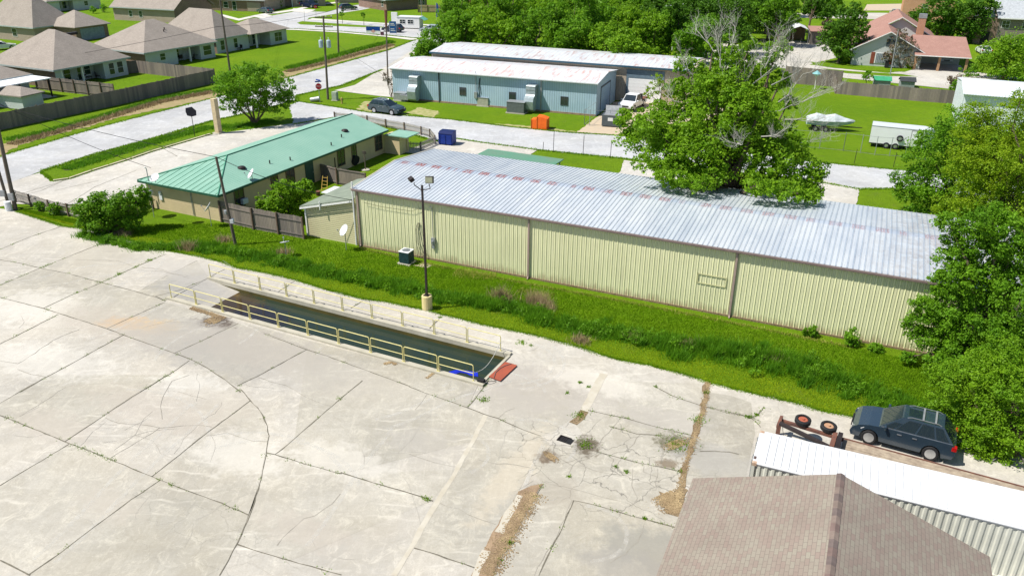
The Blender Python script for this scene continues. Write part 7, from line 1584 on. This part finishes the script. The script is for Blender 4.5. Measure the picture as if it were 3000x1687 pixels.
# ---- grass blades, weeds
def blades(P, h, w_, seed, lean=0.5):
    rg = np.random.default_rng(seed); n = len(P); an = rg.uniform(0,2*np.pi,n); hh = h*rg.uniform(0.5,1.3,n) if np.isscalar(h) else h*rg.uniform(0.6,1.25,n)
    d = np.stack([np.cos(an),np.sin(an),np.zeros(n)],1); la = rg.uniform(0,2*np.pi,n); l = np.stack([np.cos(la),np.sin(la),np.zeros(n)],1)*(lean*hh*rg.uniform(0.2,1,n))[:,None]
    b = P; tip = b + l + np.stack([np.zeros(n),np.zeros(n),hh],1); ww = (w_*rg.uniform(0.6,1.4,n))[:,None]
    return np.stack([b-d*ww*0.5,b+d*ww*0.5,tip],1).reshape(-1,3)
def along(pl, n, halfw, seed, gauss=True):
    rg = np.random.default_rng(seed); A = np.array(pl); seg = np.diff(A,axis=0); L = np.hypot(seg[:,0],seg[:,1]); k = rg.choice(len(L),n,p=L/L.sum()); u = rg.uniform(0,1,n)[:,None]
    p = A[k]+seg[k]*u; nr = np.stack([-seg[k][:,1],seg[k][:,0]],1)/L[k][:,None]; hw = np.array(halfw); w0 = hw[k]+(hw[k+1]-hw[k])*u[:,0]
    off = (rg.normal(0,0.45,n) if gauss else rg.uniform(-1,1,n))*w0; p = p+nr*off[:,None]; return np.column_stack([p,np.zeros(n)]), k
gm = leaf_mat('grass_blades',(0.24,0.43,0.008),(0.16,0.33,0.006),0.5,0.5)
wmt = leaf_mat('rank_weeds',(0.18,0.40,0.015),(0.09,0.26,0.012),0.55,0.5)
# between apron edge and wall line
rg = np.random.default_rng(5); e0 = np.array(Gs([(60,622),(258,673),(590,753),(946,846),(1249,910),(1534,977),(1845,1062),(2200,1153),(2464,1216),(2700,1272)])); e1 = np.array(Gs([(60,612),(300,660),(660,655),(1030,722),(1300,782),(1531,827),(1845,885),(2126,941),(2514,1020),(2800,1085)]))
n = 150000; u = rg.uniform(0,1,n)*(len(e0)-1); k = np.minimum(u.astype(int),len(e0)-2); f_ = (u-k)[:,None]; v_ = rg.uniform(0,1,n)[:,None]
A0 = e0[k]*(1-f_)+e0[k+1]*f_; A1 = e1[k]*(1-f_)+e1[k+1]*f_; PP = A0*(1-v_)+A1*v_
hn = np.array([mnoise.noise(Vector((p[0]*0.5,p[1]*0.5,0))) for p in PP[::30]]); hN = np.repeat(hn,30)[:n] if False else rg.uniform(0.7,1.2,n)
band = (v_[:,0]+rg.normal(0,0.03,n)) < 0.30
gm2 = leaf_mat('pale_mown_blades',(0.46,0.58,0.02),(0.34,0.48,0.015),0.4,0.5)
BV = blades(np.column_stack([PP,np.zeros(n)]), np.where(band,0.06,0.11)*hN, 0.05, 6).reshape(n,3,3)
o2 = quads_mesh('grass', BV[band].reshape(-1,3), gm2, None, 3); tag(o2,'paler close mown band of grass along the concrete edge','grass',kind='stuff')
o = quads_mesh('grass', BV[~band].reshape(-1,3), gm, None, 3); tag(o,'mown green grass between the concrete yard and the warehouse','grass',kind='stuff')
belt = Gs([(240,690),(420,730),(571,724),(710,745),(804,760),(928,797),(1145,840),(1209,852),(1348,884),(1426,893),(1519,912),(1628,948),(1783,978),(1893,996),(2048,1028),(2266,1058),(2390,1085),(2479,1131),(2604,1175),(2760,1225)])
hw = [0.4,0.6,0.7,0.8,0.8,0.8,0.9,0.9,0.7,0.7,0.8,0.9,1.0,1.2,1.4,1.5,1.6,1.5,1.3,1.3]
rgc = np.random.default_rng(8); CP, ck = along(belt,620,hw,9); V = []
for i,c in enumerate(CP):
    m = int(rgc.integers(40,190)); r_ = rgc.uniform(0.12,0.5); hh = rgc.uniform(0.12,0.6)*(1.15 if ck[i] in (8,9,10,14,15,16) else 0.85)
    p = c + np.column_stack([rgc.normal(0,r_*0.6,m),rgc.normal(0,r_*0.6,m),np.zeros(m)]); V.append(blades(p,hh,0.045,100+i,0.8))
BP,_k = along(belt,30000,hw,10); V.append(blades(BP,0.17,0.05,11,0.8))
o = quads_mesh('weeds', np.concatenate(V), wmt, None, 3); tag(o,'dark rank weeds growing along the shallow ditch in the grass strip','weeds',kind='stuff')
# leafy clumps among the weeds
V = []
for i,c in enumerate(along(belt,210,hw,19)[0]):
    r_ = rgc.uniform(0.15,0.42); V.append(leaves([(c[0],c[1],r_*0.7,r_,r_,r_*0.8)],int(140*r_/0.3),0.11,300+i,5,0.5))
o = quads_mesh('weed_leaves', np.concatenate(V), LM['mid'], None, 4); tag(o,'leafy weed clumps among the rank grass of the strip','weeds',kind='stuff')
# dry grass tufts
dryp = [(545,728,0.8),(560,730,0.6),(655,706,0.6),(340,680,0.7),(365,688,0.6),(830,742,0.5),(1465,872,1.0),(1480,885,0.7),(1560,888,0.9),(1580,890,1.1),(1600,905,0.8),(1852,990,0.5),(1700,1000,0.5),(2020,1010,0.4),(2266,1050,0.5)]
V = []
for i,(px,py,hh) in enumerate(dryp):
    c = G(px,py); m = 380; V.append(blades(np.array([c[0],c[1],0])+np.column_stack([rgc.normal(0,0.3,m),rgc.normal(0,0.25,m),np.zeros(m)]),hh*0.75,0.025,500+i,0.8))
o = quads_mesh('dry_grass', np.concatenate(V), leaf_mat('dry_grass_blades',(0.48,0.38,0.22),(0.34,0.26,0.14),0.4,0.2), None, 3); tag(o,'dry brown tufts standing in the weedy strip','dry grass',kind='stuff')
# weeds in the joints of the concrete
V = []; rj = random.Random(4)
weedj = [0,1,3,5,14,30,31,32,36,37]
for ji in range(len(allj)):
    g = allj[ji]; dens = 6 if ji in (3,5,14,21,26,28,29,30,31,32,33,38,39) else 1.2
    for a_,b_ in zip(g,g[1:]):
        a_,b_ = Vector(a_),Vector(b_); L = (b_-a_).length
        for k in range(int(L*dens*rj.random()+0.5)):
            u_ = rj.random(); p = a_.lerp(b_,u_); m = rj.choice((3,5,9,16)); r_ = 0.02+0.006*m
            V.append(blades(np.array([p.x,p.y,0.03])+np.column_stack([rgc.normal(0,r_,m),rgc.normal(0,r_,m),np.zeros(m)]),0.07,0.035,rj.randrange(9999),1.0))
for (cr,x,y,m,r_) in ((c5,1128,335,60,0.16),(c5,1410,205,60,0.18),(c7,530,180,90,0.22),(c7,1140,130,30,0.1),(c7,1230,55,60,0.1),(c7,1295,85,40,0.1),(c7,725,1215,60,0.08),(c7,1230,290,120,0.3),(c7,1780,85,30,0.08),(c7,2090,330,140,0.35),(c7,2140,130,60,0.15),(c7,1275,500,160,0.38),(c7,1930,500,260,0.55),(c7,1565,700,40,0.1),(c7,1490,665,30,0.1),(c7,1150,735,30,0.1),(c7,1960,700,40,0.15),(c7,1695,1040,40,0.08),(c7,120,895,50,0.15),((1100,700,3.22),1375,985,80,0.25),((1100,700,3.22),1465,1010,30,0.1),((1100,700,3.22),610,745,40,0.08),((2050,1180,6.44),910,275,60,0.12),((2050,1180,6.44),1070,235,50,0.1)):
    p = G(cr[0]+x/cr[2],cr[1]+y/cr[2]); V.append(blades(np.array([p[0],p[1],0.03])+np.column_stack([rgc.normal(0,r_*0.6,m),rgc.normal(0,r_*0.6,m),np.zeros(m)]),0.10,0.045,rj.randrange(9999),1.0))
o = quads_mesh('joint_weeds', np.concatenate(V), gm, None, 3); tag(o,'small weeds sprouting from the concrete joints','weeds',kind='stuff')
# grass fringe along the apron edge and rough ditch plants by the roads
fr_, _k = along(ap[1:-2],26000,[0.22]*(len(ap)-3),31); o = quads_mesh('grass_fringe', blades(fr_+np.array([0,0,0.0]),0.09,0.05,32,0.9), gm, None, 3); tag(o,'ragged grass fringe creeping over the concrete edge','grass',kind='stuff')
V = []
isl = Gs([(190,497),(300,462),(420,425),(520,398),(620,372),(700,375),(800,352)]); BP,_ = along(isl,15000,[1.0,1.1,1.1,1.0,1.1,1.8,1.2],41); V.append(blades(BP,0.2,0.09,42,0.9))
bk = Gs([(20,412),(150,383),(300,342),(470,290),(620,264)]); BP,_ = along(bk,9000,[0.9]*5,43); V.append(blades(BP,0.24,0.10,44,0.9))
bk = Gs([(845,203),(945,178),(1060,145),(1150,124)]); BP,_ = along(bk,7000,[0.9]*4,45); V.append(blades(BP,0.45,0.14,46,0.7))
o = quads_mesh('ditch_weeds', np.concatenate(V), wmt, None, 3); tag(o,'rough weeds along the roadside ditches','weeds',kind='stuff')
V = []
for pl_,m in ((Gs([(30,425),(150,393),(300,350),(470,300),(640,268)]),7000),(Gs([(840,212),(945,188),(1060,157),(1150,132)]),6000)):
    BP,_ = along(pl_,m,[0.9]*len(pl_),47); V.append(blades(BP,0.3,0.09,48,0.9))
o = quads_mesh('ditch_straw', np.concatenate(V), leaf_mat('straw_blades',(0.42,0.32,0.17),(0.30,0.22,0.12),0.5,0.2), None, 3); tag(o,'dry straw on the brown ditch banks','dry grass',kind='stuff')

# loose gravel and dead leaves caught in the broken concrete
V = []
for pl_,m,w_ in ((Gs(crop(*c7,[(2160,50),(2115,280),(2060,450),(2010,590),(1960,800),(1930,960)])),1300,0.18),(Gs(crop(*c7,[(1830,860),(1900,920),(1930,1000)])),1500,0.6),(Gs(crop(*c7,[(900,850),(780,1060),(640,1300),(560,1449)])),1600,0.5),(Gs(crop(*c5,[(1800,655),(1950,700),(2120,755)])),2200,0.16),(Gs(crop(*c5,[(1960,760),(2060,790)])),500,0.5),(Gs([(1125,1068),(1150,1062),(1160,1070)]),260,0.12),(Gs([(1250,1110),(1290,1078)]),150,0.1),(Gs(crop(*c7,[(1950,520),(1900,480)])),500,0.6),(Gs(crop(*c7,[(1000,600),(1040,580)])),200,0.4)):
    m = m*2; BP,_ = along(pl_,m,[w_]*len(pl_),61); q = rgc.normal(size=(m,3))*np.array([1,1,0.25]); q /= np.linalg.norm(q,axis=1)[:,None]; a = np.cross(q,np.array([0,0,1.0])); s_ = rgc.uniform(0.015,0.05,m)[:,None]; BP[:,2] = 0.052
    V.append(np.stack([BP-a*s_,BP+q*s_*0.7,BP+a*s_,BP-q*s_*0.7],axis=1).reshape(-1,3))
V = np.concatenate(V); o = quads_mesh('loose_gravel', V, leaf_mat('gravel_bits',(0.48,0.36,0.20),(0.25,0.17,0.10),0.8,0.05), None, 4); tag(o,'loose brown gravel and dead leaves in the broken concrete','gravel',kind='stuff')

# grass creeping over the edges of the roads and drives
V = []
for pl_,m,w_ in ((road1[:9],9000,0.35),(road1[11:20],9000,0.35),(road2[1:12],9000,0.3),(road2[15:31],9000,0.3),(lot[3:12],5000,0.2),(far1[20:31],2500,0.4)):
    BP,_ = along(pl_,m,[w_]*len(pl_),71); V.append(blades(BP,0.12,0.12,72,1.0))
o = quads_mesh('road_edge_grass', np.concatenate(V), gm, None, 3); tag(o,'ragged grass creeping over the edges of the roads','grass',kind='stuff')
V = []
for pl_,m,w_ in ((Gs([(1050,727),(1300,784),(1531,829),(1845,887),(2126,943),(2500,1019)]),5000,0.25),(Gs([(1330,800),(1450,812)]),1500,0.8),(Gs([(1520,850),(1620,870)]),900,0.6)):
    BP,_ = along(pl_,m,[w_]*len(pl_),73); V.append(blades(BP,0.10,0.05,74,1.0))
o = quads_mesh('yellowed_grass', np.concatenate(V), leaf_mat('yellowed_blades',(0.45,0.46,0.10),(0.34,0.36,0.06),0.4,0.4), None, 3); tag(o,'yellowed grass along the foot of the warehouse wall','dry grass',kind='stuff')
